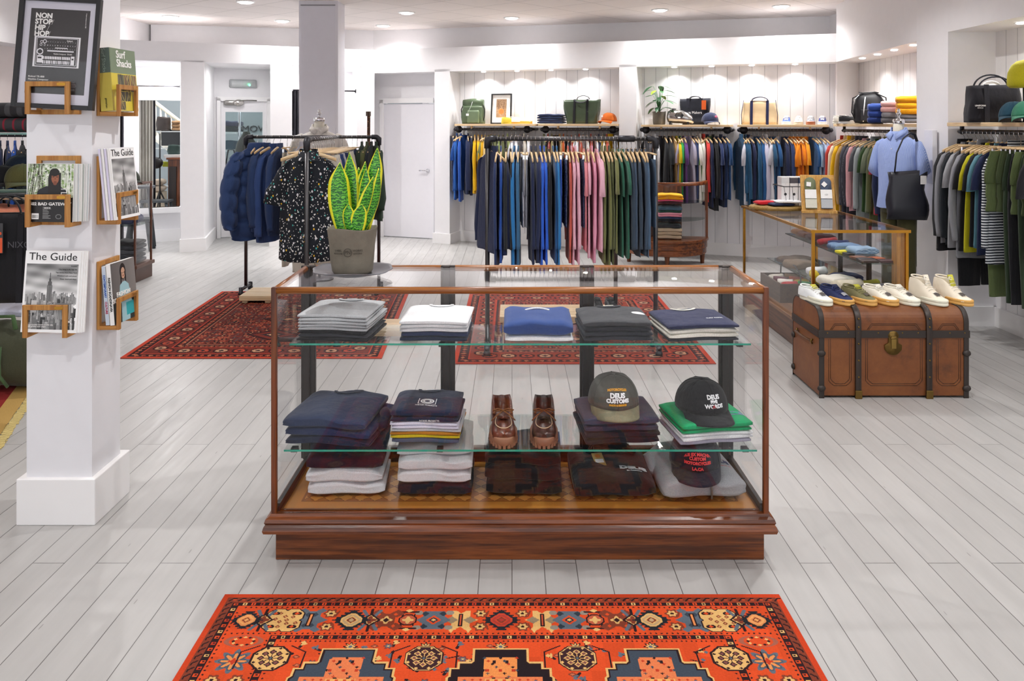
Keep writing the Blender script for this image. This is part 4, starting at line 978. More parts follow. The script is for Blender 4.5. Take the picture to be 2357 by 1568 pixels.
# ================================================================== leather trunk
def leather():
    m, nt, b = newmat('tan_leather'); v = tc(nt)
    n = noise(nt, v, 3, 6, .7); n2 = noise(nt, v, 24, 4, .7); n3 = noise(nt, tc(nt, 'Object', (1, 1, 1)), 55, 2)
    base = ramp(nt, n, [(.28, hx('3a1f0f')), (.45, hx('6f3d18')), (.7, hx('855024'))])
    scr = ramp(nt, n2, [(.70, (0, 0, 0, 1)), (.76, (1, 1, 1, 1))])
    nt.links.new(mixc(nt, scr, base, hx('9c6232')), b.inputs['Base Color']); b.inputs['Roughness'].default_value = .48
    bump(nt, b, n3, .15, .004); return m
M_LEA = leather(); M_LB = plain('2a211c', .5); M_TRL = plain('40220f', .5); M_STRAP = wood('241a14', '33251c', 2, 1.5, .4); M_OLDB = metal('7a6236', .45)
tx0, tx1, ty0, ty1, th_ = 1.848, 2.745, 4.965, 5.43, .535
trunk = thing('steamer_trunk', 'old tan leather steamer trunk with dark straps, carrying a row of trainers', 'trunk', (0, 0, 0))
tw = tx1-tx0; lidz = .385; rad = .085
def lid_prof(o_):
    pts = [(ty0-o_, lidz)]
    for i in range(9): a = PI-(PI/2)*i/8; pts.append((ty0+rad+(rad+o_)*math.cos(a), th_-rad+(rad+o_)*math.sin(a)))
    for i in range(9): a = PI/2-(PI/2)*i/8; pts.append((ty1-rad+(rad+o_)*math.cos(a), th_-rad+(rad+o_)*math.sin(a)))
    pts.append((ty1+o_, lidz)); return pts
lp = lid_prof(0)
MB().loft([[(x, y, z) for y, z in lp] for x in (tx0, tx1)], 0, True, True, False).obj('lid', M_LEA, trunk, bev=.004)
MB().bx(tx0, tx1, ty0, ty1, .012, lidz).obj('body', M_LEA, trunk, bev=.006)
def band(x, wd, o_, mat, nm):
    m = MB(); pr_ = [(ty0-o_, .0)]+[(ty0-o_, .2)]+lid_prof(o_)+[(ty1+o_, .0)]
    inn = [(ty0+.002, .0)]+[(ty0+.002, .2)]+lid_prof(-.002)+[(ty1-.002, .0)]
    m.loft([[(x-wd/2, y, z) for y, z in inn], [(x-wd/2, y, z) for y, z in pr_], [(x+wd/2, y, z) for y, z in pr_], [(x+wd/2, y, z) for y, z in inn]], 0, False, False, True)
    return m.obj(nm, mat, trunk, bev=.002)
xs_b = (X_(1974, ty0), X_(2137, ty0))
sb = MB()
for x in xs_b:
    b_ = band(x, .034, .016, M_STRAP, 'wooden_slat')
    for z in (.04, .13, .23, .33, .43, .48): MB().ball((x, ty0-.017, z), (.006, .004, .006), 8).obj('stud', M_OLDB, b_)
    for y in (.10, .16, .22, .3): MB().ball((x, ty0+y, th_+.017), (.006, .006, .004), 8).obj('stud', M_OLDB, b_)
    MB().bx(x-.021, x+.021, ty0-.022, ty0-.01, 0, .05).obj('brass_cap', M_OLDB, b_, bev=.004)
band(tx0+.014, .03, .006, M_LB, 'end_binding'); band(tx1-.014, .03, .006, M_LB, 'end_binding')
hb = MB().bx(tx0-.007, tx1+.007, ty0-.008, ty0+.01, lidz-.022, lidz+.022).bx(tx0-.008, tx0+.01, ty0, ty1, lidz-.022, lidz+.022).obj('seam_band', M_LB, trunk, bev=.002)
for x in (1.895, 2.02, 2.095, 2.2, 2.345, 2.44, 2.52, 2.63, 2.72): MB().ball((x, ty0-.007, lidz+.008), (.005, .003, .005), 8).obj('stud', M_OLDB, hb)
for y in (5.05, 5.2, 5.35): MB().ball((tx0-.006, y, lidz+.006), (.003, .005, .005), 8).obj('stud', M_OLDB, hb)
# tooled lines on the front panels
edges = [tx0+.035, xs_b[0]-.026, xs_b[0]+.026, xs_b[1]-.026, xs_b[1]+.026, tx1-.035]
for i in range(3):
    a, b = edges[2*i]+.022, edges[2*i+1]-.012
    m = MB()
    for o_ in (0, .011):
        q_ = .03; z0_, z1_ = .075+o_, lidz-.03; x0_, x1_ = a+o_, b-o_
        pts = [(x0_, z1_), (x0_, z0_+q_), (x0_+q_*.35, z0_+q_*.55), (x0_+q_, z0_), (x1_-q_, z0_), (x1_-q_*.35, z0_+q_*.55), (x1_, z0_+q_), (x1_, z1_)]
        for p, r_ in zip(pts[:-1], pts[1:]): m.tube([(p[0], ty0-.0005, p[1]), (r_[0], ty0-.0005, r_[1])], .0016, 5)
    for o_ in (0, .009):
        pts = [(a+.01+o_, lidz+.026), (a+.035+o_*.5, lidz+.062-o_), (b-.035-o_*.5, lidz+.062-o_), (b-.01-o_, lidz+.026)]
        for p, r_ in zip(pts[:-1], pts[1:]): m.tube([(p[0], ty0-.0005, p[1]), (r_[0], ty0-.0005, r_[1])], .0016, 5)
    m.obj('tooled_border', M_TRL, trunk)
lkx = X_(2055, ty0)
lk = MB().add([(lkx+dx, ty0-.008, .31+dz) for dx, dz in ((-.05, -.02), (-.052, .01), (-.03, .022), (-.028, .05), (-.033, .07), (-.02, .09), (0, .095), (.02, .09), (.033, .07), (.028, .05), (.03, .022), (.052, .01), (.05, -.02), (.025, -.045), (0, -.05), (-.025, -.045))], [tuple(range(16))])
lk.add([(p[0], ty0, p[2]) for p in lk.v], [])
lk.f += [(i, (i+1) % 16, 16+(i+1) % 16, 16+i)[::-1] for i in range(16)]; lk.m += [0]*16; lk.s += [False]*16
lk = lk.obj('lock_plate', M_OLDB, trunk)
MB().bx(lkx-.015, lkx+.015, ty0-.016, ty0-.008, .30, .375).lathe([(.012, 0), (.012, .008), (0, .009)], 14, (0, 0, 0)).obj('hasp', metal('8d7440', .4), lk, bev=.002)
MB().tube([(lkx-.018, ty0-.012, .362), (lkx+.018, ty0-.012, .362)], .006, 8).obj('hinge_bar', M_OLDB, lk)
for z in (.06, .27):
    for x in (tx0+.012, tx1-.012): MB().ball((x, ty0-.004, z), (.026, .016, .02), 10).obj('corner_bumper', M_LB, trunk)
    MB().ball((tx0-.004, ty1-.02, z), (.014, .022, .02), 10).obj('corner_bumper', M_LB, trunk)
sh = MB().tube([(tx0-.008, 5.08, .315), (tx0-.032, 5.12, .325), (tx0-.036, 5.2, .325), (tx0-.032, 5.28, .325), (tx0-.008, 5.32, .315)], .011, 8, flat=.6).obj('side_handle', plain('5a3a22', .5), trunk)
for y in (5.07, 5.33): MB().tube([(tx0-.004, y, .30), (tx0-.014, y, .315), (tx0-.004, y, .33)], .006, 6).obj('handle_loop', M_OLDB, sh)
# trainers on it
SC = plain('efeadc', .8); SNOW = plain('eceff0', .75); GUM = plain('d6a458', .55); OFFW = plain('e4e2cf', .55)
zt = th_+.001; LACEW = plain('efece2', .8); PATCH = plain('4a4440', .6)
def place(px, D, *a, **k):
    return sneaker(*a[:4], X_(px, D), D, zt if px not in () else zt, a[4], **k)
Ds = 5.165; rzs = PI+.30
place(1877, Ds, 'white low canvas trainer with an off-white sole at the end of the row', SNOW, OFFW, LACEW, rzs, patch=PATCH, lining=plain('c9c24a', .8))
place(1926, Ds, 'navy low trainer with a gum sole on the trunk', plain('1f2a55', .85), GUM, plain('27336a', .8), rzs, patch=plain('8d8f95', .6), lining=plain('20284a', .8))
place(1977, Ds, 'olive low trainer with a gum sole on the trunk', plain('75704c', .85), GUM, plain('8d8a55', .8), rzs, patch=plain('4b4232', .6), lining=plain('b9b43a', .8))
place(2026, Ds, 'off-white low trainer with a gum sole, beside the olive one', SC, GUM, LACEW, rzs, patch=PATCH)
place(2074, Ds, 'cream low trainer with a cream sole, before the high-tops', SC, OFFW, LACEW, rzs, patch=PATCH)
place(2137, Ds-.01, 'cream high-top trainer with an off-white sole on the trunk', plain('ece2cf', .85), OFFW, LACEW, rzs, hi=True, patch=PATCH)
place(2194, Ds-.01, 'cream high-top trainer with gum sole and yellow lining', plain('ece2cf', .85), GUM, LACEW, rzs, hi=True, patch=PATCH, lining=plain('c8c243', .8))

# ================================================================== plant on the case
dp, zp = 3.36, ZT+.0005
plt = MB()
N = 48; rings = []
for r_, z in ((.0, .002), (.075, .002), (.082, .006), (.115, .012), (.138, .02), (.149, .024), (.1495, .027), (.138, .024), (.115, .016), (.08, .01), (.0, .008)):
    rings.append([(r_*(1+.018*math.cos(12*2*PI*k2/N)*(r_ > .13))*1.07*math.cos(2*PI*k2/N), r_*(1+.018*math.cos(12*2*PI*k2/N)*(r_ > .13))*1.07*math.sin(2*PI*k2/N), z+.004*(r_ > .13)*math.sin(3*2*PI*k2/N)) for k2 in range(N)])
plx = X_(812, dp)
p = plt.loft(rings).obj('pewter_plate', metal('85868c', .38), None, (plx, dp, zp)); tag(p, 'round scalloped pewter plate under the snake plant pot', 'plate')
FELT = None
def felt(key, h):
    m, nt, b = newmat(key); v = tc(nt); n = noise(nt, v, 9, 5, .65)
    nt.links.new(ramp(nt, n, [(.3, sc(hx(h), .7)), (.6, hx(h)), (.8, sc(hx(h), 1.25))]), b.inputs['Base Color']); b.inputs['Roughness'].default_value = .75
    bump(nt, b, n, .35, .01); return m
M_FELT = felt('washable_paper', '787164')
def paper_pot(parent, r0, r1, h):
    rings = []; N = 40; R = random.Random(3)
    for r_, z in ((.0, .001), (r0*.92, .001), (r0, .012), ((r0*.7+r1*.3)*1.0, h*.3), ((r0*.4+r1*.6)*.985, h*.62), (r1, h*.97), (r1*1.0, h), (r1*.965, h), (r1*.93, h*.85), (0, h*.85)):
        rings.append([((r_*(1+.012*math.sin(5*a+z*40)+.008*math.sin(9*a-z*60)))*math.cos(a), (r_*(1+.012*math.sin(5*a+z*40)+.008*math.sin(9*a-z*60)))*math.sin(a), z+(.004*math.sin(3*a+1) if z > h*.9 else 0)) for a in [2*PI*i/N for i in range(N)]])
    return MB().loft(rings).obj('pot', M_FELT, parent)
sp_ = thing('snake_plant', 'snake plant with yellow-edged leaves in a grey-brown paper pot on the counter', 'potted plant', (plx, dp-.01, zp+.0105))
pot = paper_pot(sp_, .082, .1, .185)
MB().lathe([(0, .16), (.09, .158)], 24).obj('soil', plain('2e241d', .95), sp_)
STMP = plain('3a352e', .8)
ry = -.0955
MB().tube([(.016*math.cos(a), ry, .095+.016*math.sin(a)) for a in [2*PI*i/20 for i in range(21)]], .0011, 5).obj('stamp', STMP, pot)
text('PN', .02, STMP, pot, (0, ry-.001, .095)); text('LABEL', .011, STMP, pot, (-.038, ry+.007, .102), (PI/2, 0, -.3)); text('REGULAR', .0085, STMP, pot, (-.038, ry+.007, .09), (PI/2, 0, -.3)); text('WORKS', .011, STMP, pot, (.038, ry+.007, .102), (PI/2, 0, .3)); text('GENUINE', .0085, STMP, pot, (.038, ry+.007, .09), (PI/2, 0, .3))
def leaf_mat():
    m, nt, b = newmat('banded_leaf'); v = tc(nt)
    w_ = nt.nodes.new('ShaderNodeTexWave'); w_.bands_direction = 'Z'; w_.inputs['Scale'].default_value = 26; w_.inputs['Distortion'].default_value = 9; w_.inputs['Detail'].default_value = 3; w_.inputs['Detail Scale'].default_value = 3
    nt.links.new(v, w_.inputs['Vector'])
    nt.links.new(ramp(nt, w_.outputs['Fac'], [(.3, hx('1a5e1c')), (.55, hx('3d9a26')), (.9, hx('6cbc36'))]), b.inputs['Base Color']); b.inputs['Roughness'].default_value = .35; return m
M_LF = leaf_mat(); M_LY = plain('e4e02c', .35); M_LGR = plain('6db33a', .35)
def blade(bx_, by_, tipx, tipy, H, wd, twist, sway, label=None):
    m = MB(); n = 22; rows = []
    for i in range(n+1):
        f_ = i/n; z = .155+(H-.155)*f_
        x = bx_+(tipx-bx_)*f_**1.3+sway*math.sin(PI*f_); y = by_+(tipy-by_)*f_**1.3
        w_ = wd*(.55+.6*math.sin(PI*min(1, f_*.85+.1)))*(1-max(0, (f_-.72)/.28)**1.8)
        a = twist+.5*(f_-.4)
        row = []
        for u_ in (-1, -.74, -.4, 0, .4, .74, 1):
            off = u_*w_/2; cup = (u_*u_)*w_*.16
            row.append((x+off*math.cos(a)-cup*math.sin(a), y+off*math.sin(a)+cup*math.cos(a)-.01, z))
        rows.append(row)
    for i in range(n):
        for k2 in range(6):
            m.add([rows[i][k2], rows[i][k2+1], rows[i+1][k2+1], rows[i+1][k2]], [(0, 1, 2, 3)], 1 if k2 in (0, 5) else 0)
    o_ = m.obj('leaf', [M_LF, M_LY], sp_)
    s_ = o_.modifiers.new('s', 'SOLIDIFY'); s_.thickness = .004; s_.offset = 0
    bm = bmesh.new(); bm.from_mesh(o_.data); bmesh.ops.remove_doubles(bm, verts=bm.verts, dist=1e-5); bm.to_mesh(o_.data); bm.free()
    for p_ in o_.data.polygons: p_.use_smooth = True
    return o_
q = lambda px: (px-812)/1900*3.36; zq = lambda py: CH-(py-HY)/1900*3.36-zp
for (bx_, tip, top, by_, wd, tw_, sw) in ((795, 789, 378, -.03, .078, .15, -.012), (805, 803, 358, .03, .06, -.3, .0), (828, 822, 392, .045, .055, .5, .004), (818, 845, 392, .0, .05, -.4, .015), (838, 838, 378, .04, .05, .5, -.006),
        (822, 866, 410, -.045, .05, .6, .012), (842, 868, 345, .025, .06, -.2, .01), (838, 874, 392, -.005, .05, .9, .03), (832, 842, 470, -.06, .055, .1, .0), (818, 812, 470, -.055, .045, -.3, -.008)):
    blade(q(bx_)*.8, by_, q(tip), by_*1.2, zq(top), wd, tw_, sw)

# ================================================================== magazine column: oak holders and what they hold
def holder(label, loc, rz, tall=True, lift=0):
    """oak wall holder: upright back frame, short front frame, two bottom bars. Local x across, y- away from the wall."""
    t = thing('magazine_holder', label, 'magazine holder', loc, rz, 'oak magazine holders'); w_, h_, d_, s_ = .18, .285, .088, .02
    hf = .132
    for nm, y, hh in (('back_frame', -.006, h_), ('front_frame', -d_, hf)):
        m = MB()
        for x in (-w_/2+s_/2, w_/2-s_/2): m.bx(x-s_/2, x+s_/2, y-.006, y+.006, 0, hh)
        m.bx(-w_/2+s_, w_/2-s_, y-.006, y+.006, hh-s_, hh)
        if nm == 'back_frame': m.bx(-w_/2+s_, w_/2-s_, y-.006, y+.006, 0, s_)
        o_ = m.obj(nm, M_OAK, t, bev=.0015)
        if nm == 'front_frame': MB().bx(w_/2-.05, w_/2-.016, y-.0068, y-.006, hh-.016, hh-.006).obj('brass_plate', M_BRASS, o_)
    for x in (-w_/2+s_/2, w_/2-s_/2): MB().bx(x-s_/2, x+s_/2, -d_+.006, -.012, 0, .018).obj('bottom_bar', wood('a86d2c', 'c08a45', 1, 1.2, .45), t, bev=.0015)
    return t
yf = 3.409; zh = lambda py: Z_(py, 3.326)
holder('oak wall holder carrying the framed poster', (-1.868, yf, zh(263)), 0)
holder('oak wall holder with the portrait magazine on the column front', (-1.868, yf, zh(523)), 0)
holder('oak wall holder with the skyline magazine on the column front', (-1.878, yf, zh(777)), 0)
xr = -1.734; zr = lambda py: Z_(py, 3.46)
holder('oak wall holder carrying the thick green and yellow book', (xr, 3.535, zr(267)), PI/2)
holder('oak wall holder with skyline magazines on the column side', (xr, 3.535, zr(516)), PI/2)
holder('oak wall holder with the fashion book on the column side', (xr, 3.535, zr(758)), PI/2)
COVER = attr_mat(.4, 'cover_print')
def skyline(w_, h_, seed, title_h):
    c = Canvas(w_, h_, 170, 240, 'f4f4f4'); R = random.Random(seed); m = .008
    top = title_h
    g_ = np.clip((c.Y-top)/(h_-top), 0, 1); nz = np.sin(c.X*60+c.Y*90)*.06+np.sin(c.X*25-c.Y*160)*.09
    pic = (c.X > m) & (c.X < w_-m) & (c.Y > top) & (c.Y < h_-.012)
    sky = np.clip(.42+.38*g_/.45+nz, 0, 1)
    c.a[pic] = np.repeat(sky[pic][:, None]**1.8, 3, 1)
    hz_ = top+(h_-top)*.44
    for i in range(420):
        d = R.random(); yb = hz_+(h_-hz_)*d*.98; bw = R.uniform(.004, .014)*(.6+d); bh = R.uniform(.008, .03)*(.5+d)
        x = m+R.random()*(w_-2*m-bw); v = R.randint(25, 190) if d > .15 else R.randint(110, 185)
        c.rect(x, max(top, yb-bh), x+bw, min(h_-.012, yb+.02), '%02x%02x%02x' % (v, v, v))
        if d > .3:
            for k2 in range(int(bh/.005)): c.rect(x+bw*.2, yb-bh+k2*.005, x+bw*.8, yb-bh+k2*.005+.0018, '%02x%02x%02x' % ((min(255, v+55),)*3))
    cx_ = w_*.47
    c.rect(cx_-.011, hz_-.035, cx_+.011, hz_+.03, '4a4a4a'); c.rect(cx_-.008, hz_-.05, cx_+.008, hz_-.03, '555555'); c.rect(cx_-.004, hz_-.062, cx_+.004, hz_-.05, '444444'); c.rect(cx_-.0012, hz_-.085, cx_+.0012, hz_-.06, '3a3a3a')
    for k2 in range(-3, 4): c.rect(cx_+k2*.003-.0006, hz_-.034, cx_+k2*.003+.0006, hz_+.03, '8a8a8a')
    c.rect(w_*.16, hz_+.025, w_*.26, hz_+.075, 'c4c4c4'); c.rect(w_*.6, hz_+.035, w_*.88, hz_+.1, '787878')
    for k2 in range(9): c.rect(w_*.6+k2*w_*.031, hz_+.04, w_*.6+k2*w_*.031+.002, hz_+.1, 'bdbdbd')
    c.put((c.X < m) | (c.X > w_-m) | (c.Y > h_-.012), 'f4f4f4')
    return c
def magazine(label, loc, rot, cv, th, page=M_PAPER, copies=1, name='magazine', cat='magazine', group=None):
    t = thing(name, label, cat, loc, 0, group, rot=rot)
    MB().bx(-cv.w/2, cv.w/2, .0, th, -cv.h/2, cv.h/2).obj('pages', page, t)
    o_ = mk('cover', cv.mesh('cover', COVER), t, (0, -.0008, 0), (PI/2, 0, 0)); return t, o_
BK = plain('161616', .5)
# front bottom: skyline magazines (four in the holder)
cvg = skyline(.225, .325, 3, .052)
zb = zh(777)+.02
for i in range(4):
    lab = ('skyline magazine with bold title, front copy in the lowest front holder' if i == 0 else 'skyline magazine behind the front copy in the lowest front holder, %s back' % ORD[i-1])
    t, o_ = magazine(lab, (-1.862+i*.006+.003*(i > 0), 3.335+i*.0075, zb+.1626-i*.0007), (-.085, .022-.008*i, -.02*i), cvg if i == 0 else Canvas(.225, .325, 2, 2, 'f0f0f0'), .0055)
    if i == 0: text('The Guide', .043, BK, t, (0, -.0012, .139), sx=1.06)
    if i == 0:
        for k2, s_ in enumerate(('Frontier', 'City living in the high life', 'Top stories from New York', 'Weekend style and places', 'Music, food and shops')): text(s_, .0075, BK, t, (.1, -.0012, .103-.013*k2), align='RIGHT', ext=.0003)
        text('Seventy-two hours in the city\nwith guides and maps', .009, M_PAPER, t, (-.09, -.0014, -.135), align='LEFT', ext=.0003)
# front middle: square magazine with a portrait
cm = Canvas(.185, .235, 180, 230, '1a1718'); R = random.Random(4)
up = (cm.Y < .135); cm.put(up, 'b9c4ac')
for i in range(260):
    x, y = R.random()*.185, R.random()*.13; cm.star(x, y, R.uniform(.003, .008), R.choice(('6d8a4e', '8fae6a', 'e8ece2', '44563a', 'd5dccd')), 5, .5, R.random()*6)
for i in range(10): x = R.random()*.06; cm.line(x, 0, x+R.uniform(-.03, .03), .13, .0025, '3d3a2c')
for i in range(6): x = .15+R.random()*.035; cm.line(x, 0, x+R.uniform(-.02, .02), .13, .0025, 'e3e6de')
cm.poly([(.03, .14), (.045, .105), (.075, .09), (.13, .09), (.155, .105), (.165, .14)], '1d1f26')
cm.ell(.107, .062, .024, .04, '17110f'); cm.rect(.083, .06, .131, .12, '17110f'); cm.ell(.111, .057, .0155, .024, '9a5c40'); cm.ell(.111, .079, .008, .007, '7c4631')
cm.rect(.1, .051, .107, .054, '2a1712'); cm.rect(.115, .051, .122, .054, '2a1712'); cm.rect(.109, .055, .113, .064, '84492f'); cm.rect(.106, .07, .117, .073, '6a2e26'); cm.ell(.108, .034, .02, .016, '17110f')
cm.line(.092, .04, .088, .115, .01, '17110f'); cm.line(.13, .04, .131, .115, .009, '17110f')
for k2 in range(3): cm.rect(.136, .1+k2*.014, .160, .103+k2*.014, 'e0e0e0'); cm.rect(.136 if k2 % 2 else .157, .1+k2*.014, .139 if k2 % 2 else .160, .114+k2*.014, 'e0e0e0')
cm.rect(.02, .2, .048, .224, 'eeeeee')
for k2 in range(9): cm.rect(.023+k2*.0026, .206, .0242+k2*.0026, .22, '111111')
for k2 in range(9): cm.rect(.064, .175+k2*.0055, .064+R.uniform(.018, .034), .177+k2*.0055, '9a9a9a')
cm.ell(.128, .213, .012, .01, '777777'); cm.ell(.128, .213, .009, .007, '1a1718')
zb = zh(523)+.019
t, o_ = magazine('square magazine with a long-haired portrait cover in the middle front holder', (-1.868, 3.34, zb+.1177), (-.03, .01, .0), cm, .005)
text('502 BAD GATEWAY', .0165, M_PAPER, t, (.002, -.0012, -.045), sx=1.15, bold=.0006); text('ISSUE 04', .007, M_PAPER, t, (-.01, -.0012, -.061))
for i in range(6): magazine('thin pale-spined magazine behind the portrait magazine, %s back' % ORD[i], (-1.858+.0055*i, 3.349+i*.0082, zb+.1174), (-.02, .004*i, 0), Canvas(.185, .234, 2, 2, ('d8dad8', 'c9cfd0', 'e6e6e2', 'b7bdb8', 'dddddd', 'cfd4d6')[i]), .004)
# framed poster
pw_, ph_ = .325, .455; pc = Canvas(pw_-.036, ph_-.036, 180, 250, 'cfccd8')
a0, b0, a1, b1 = .026, .03, pc.w-.026, pc.h-.042; pc.rect(a0, b0, a1, b1, '2a2628')
mx0, my0, mx1, my1 = a0+.022, .142, a1-.03, .268; K_ = (mx1-mx0)/.236
pc.rect(mx0, my0, mx1, my1, 'e8e6ea'); pc.rect(mx0+.008, my0+.006, mx1-.008, my1-.004, '2a2628'); pc.rect(mx0+.012, my0+.008, mx1-.012, my1-.008, 'e8e6ea'); pc.rect(mx0+.0135, my0+.0095, mx1-.0135, my1-.0095, '2a2628')
for i in range(13):
    for k2 in range(3): pc.rect(mx0+K_*(.056+i*.0128), my0+.022+k2*.014, mx0+K_*(.0585+i*.0128), my0+.0245+k2*.014, 'e8e6ea')
pc.rect(mx0+.055, my0+.058, mx1-.025, my0+.062, 'e8e6ea'); pc.rect(mx0+.085, my0+.046, mx0+.135, my0+.049, 'e8e6ea')
for x, y, r_ in ((.03, .024, .006), (.042, .022, .008), (.028, .036, .005), (.042, .036, .004), (.026, .064, .013)): pc.ell(mx0+x, my0+y, r_, r_, 'e8e6ea'); pc.ell(mx0+x, my0+y, r_*.7, r_*.7, '2a2628')
for i in range(16): pc.rect(mx0+K_*(.05+i*.0088), my0+.082, mx0+K_*(.0565+i*.0088), my0+.094, 'e8e6ea'); pc.rect(mx0+K_*(.05+i*.0088), my0+.1, mx0+K_*(.0555+i*.0088), my0+.112, 'e8e6ea')
pc.rect(mx0+.016, my0+.08, mx0+.038, my0+.11, 'e8e6ea'); pc.rect(mx0+.02, my0+.086, mx0+.034, my0+.092, '2a2628'); pc.rect(mx1-.034, my0+.08, mx1-.02, my0+.115, 'e8e6ea'); pc.rect(mx1-.031, my0+.088, mx1-.023, my0+.094, '2a2628')
for i in range(9): pc.rect(a1-.055, b1-.05+i*.0045, a1-.055+R.uniform(.012, .024), b1-.0485+i*.0045, '8c888a')
zb = zh(263)+.02
pst = thing('framed_poster', 'black framed music poster with a drawn drum machine, leaning on the column', 'poster', (-1.846, 3.351, zb+.229), 0, None, rot=(-.06, .05, .03))
fm = MB()
for x in (-pw_/2+.009, pw_/2-.009): fm.bx(x-.009, x+.009, -.012, .012, -ph_/2, ph_/2)
for z in (-ph_/2+.009, ph_/2-.009): fm.bx(-pw_/2+.018, pw_/2-.018, -.012, .012, z-.009, z+.009)
fm.obj('frame', plain('19181b', .35), pst, bev=.001)
mk('print', pc.mesh('print', COVER), pst, (0, .002, 0), (PI/2, 0, 0)); MB().bx(-pw_/2+.018, pw_/2-.018, .003, .009, -ph_/2+.018, ph_/2-.018).obj('backing_board', plain('6a5a48', .8), pst)
g_ = MB().bx(-pw_/2+.018, pw_/2-.018, -.004, -.003, -ph_/2+.018, ph_/2-.018).obj('glazing', M_GLASS, pst)
for k2, s_ in enumerate(('NON', 'STOP', 'HIP', 'HOP')):
    x0_ = -pw_/2+.064; zt_ = ph_/2-.078-.0245*k2
    l_ = text(s_, .029, M_PAPER, pst, (x0_, .001, zt_), align='LEFT', bold=.0011, sx=.98)
    xe = x0_+(.055, .066, .05, .056)[k2]; MB().tube([(xe, .001, zt_-.01), (xe+.008, .001, zt_+.011)], .0006, 4).obj('slash', M_PAPER, pst)
text('Roland TR-808', .0105, M_PAPER, pst, (-pw_/2+.054, .001, ph_/2-.327), align='LEFT'); text('Rhythm Composer', .0105, M_PAPER, pst, (-pw_/2+.054, .001, ph_/2-.3385), align='LEFT')
text('Roland', .008, M_PAPER, pst, (.046, .001, ph_/2-.177)); text('Rhythm Composer  TR-808', .0065, M_PAPER, pst, (.022, .0005, ph_/2-.232)); text('Original analogue drums 1980', .005, M_PAPER, pst, (pw_/2-.058, .001, ph_/2-.09), (PI/2, PI/2, 0))
# side top: thick book. Covers on the right face look along +x
def side(label, cv, th, y, z, lean, xo, yaw=0, page=M_PAPER, name='magazine', cat='magazine'):
    t = thing(name, label, cat, (xo, y, z), 0, None, rot=(lean, 0, PI/2+yaw))
    MB().bx(-cv.w/2, cv.w/2, 0, th, -cv.h/2, cv.h/2).obj('pages', page, t)
    mk('cover', cv.mesh('cover', COVER), t, (0, -.0008, 0), (PI/2, 0, 0)); return t
sb = Canvas(.205, .265, 100, 120, 'd8c545'); sb.rect(0, 0, .3, .105, '76866c')
for i, (x, y, w_, h_) in enumerate(((.05, .11, .05, .07), (.103, .11, .045, .07), (.151, .11, .05, .07), (.05, .183, .05, .04), (.103, .183, .045, .04), (.05, .226, .05, .035))):
    sb.rect(x, y, x+w_, y+h_, ('5a5a45', '6d5138', '7a5a3a', '3d3a32', '4a4636', '5c5340')[i])
    for k2 in range(5): sb.line(x+R.random()*w_, y, x+R.random()*w_, y+h_, .004, R.choice(('a89a5c', '2e2b26', '8c7a4c')))
zb = zr(267)+.02
t = side('thick green and yellow hardback book on the column side holder', sb, .052, 3.55, zb+.135, -.075, -1.668, -.06, plain('e9e2b5', .7), 'book', 'book')
text('Surf\nShacks', .045, M_PAPER, t, (-.055, -.0015, .088), align='LEFT', bold=.0008)
spn = MB().bx(-.1045, -.1025, 0, .052, .0275, .1325).obj('green_spine', plain('5f6f66', .5), t); MB().bx(-.1045, -.1025, 0, .052, -.1325, .0275).obj('yellow_spine', plain('cdbb55', .5), t)
text('Surf Shacks', .022, plain('9db0a2', .6), t, (-.105, .026, .08), (PI/2, PI/2, -PI/2)); text('gestalten', .012, BK, t, (-.105, .026, -.1), (PI/2, PI/2, -PI/2))
zb = zr(516)+.019
for i in range(4):
    t = side('skyline magazine in the side holder' + (', outermost copy' if i == 0 else ', %s copy inward' % ORD[i]), skyline(.2, .30, 3, .045) if i == 0 else Canvas(.2, .30, 2, 2, 'ecebf2'), .009, 3.53-.002*i, zb+.150, -.10, -1.655-i*.0115, -.05)
    if i == 0: text('The Guide', .042, BK, t, (0, -.0012, .128))
    MB().bx(-.1008, -.1, 0, .0088, -.148, .148).obj('spine', plain('d9d3ea', .5) if i % 2 else M_PAPER, t)
fb = Canvas(.19, .255, 170, 225, '6f6a68'); fb.a *= (.75+.6*(fb.X/fb.w))[..., None]
fb.rect(0, .17, .19, .255, '2a3334'); fb.ell(.09, .045, .024, .035, '1f1512'); fb.ell(.092, .052, .016, .024, 'c49a80'); fb.line(.075, .05, .07, .12, .01, '1f1512'); fb.line(.108, .05, .11, .11, .01, '1f1512')
fb.rect(.085, .05, .09, .053, '2c1a15'); fb.rect(.096, .05, .101, .053, '2c1a15'); fb.ell(.093, .063, .006, .0025, '8d4a42')
fb.poly([(.05, .15), (.062, .1), (.085, .088), (.105, .088), (.13, .105), (.15, .19), (.13, .2), (.125, .255), (.06, .255), (.065, .18)], '9fc4cc'); fb.poly([(.1, .18), (.16, .18), (.165, .235), (.1, .235)], '2fa7ae')
zb = zr(758)+.019
t = side('fashion book with a turquoise-dressed figure on its cover, in the side holder', fb, .018, 3.54, zb+.1285, -.08, -1.662, -.06, M_PAPER, 'book', 'book')
text('FASHION\nSCANDINAVIA', .0265, M_PAPER, t, (-.01, -.0015, -.02), bold=.0006)
MB().bx(-.0965, -.095, 0, .018, -.1275, .1275).obj('spine', M_PAPER, t); text('FASHION SCANDINAVIA', .013, BK, t, (-.0972, .009, .0), (PI/2, PI/2, -PI/2), bold=.0004)
t = side('white-spined paperback behind the fashion book in the side holder', Canvas(.18, .245, 2, 2, 'e8e2d6'), .016, 3.538, zb+.1235, -.08, -1.684, -.06, M_PAPER, 'book', 'book')
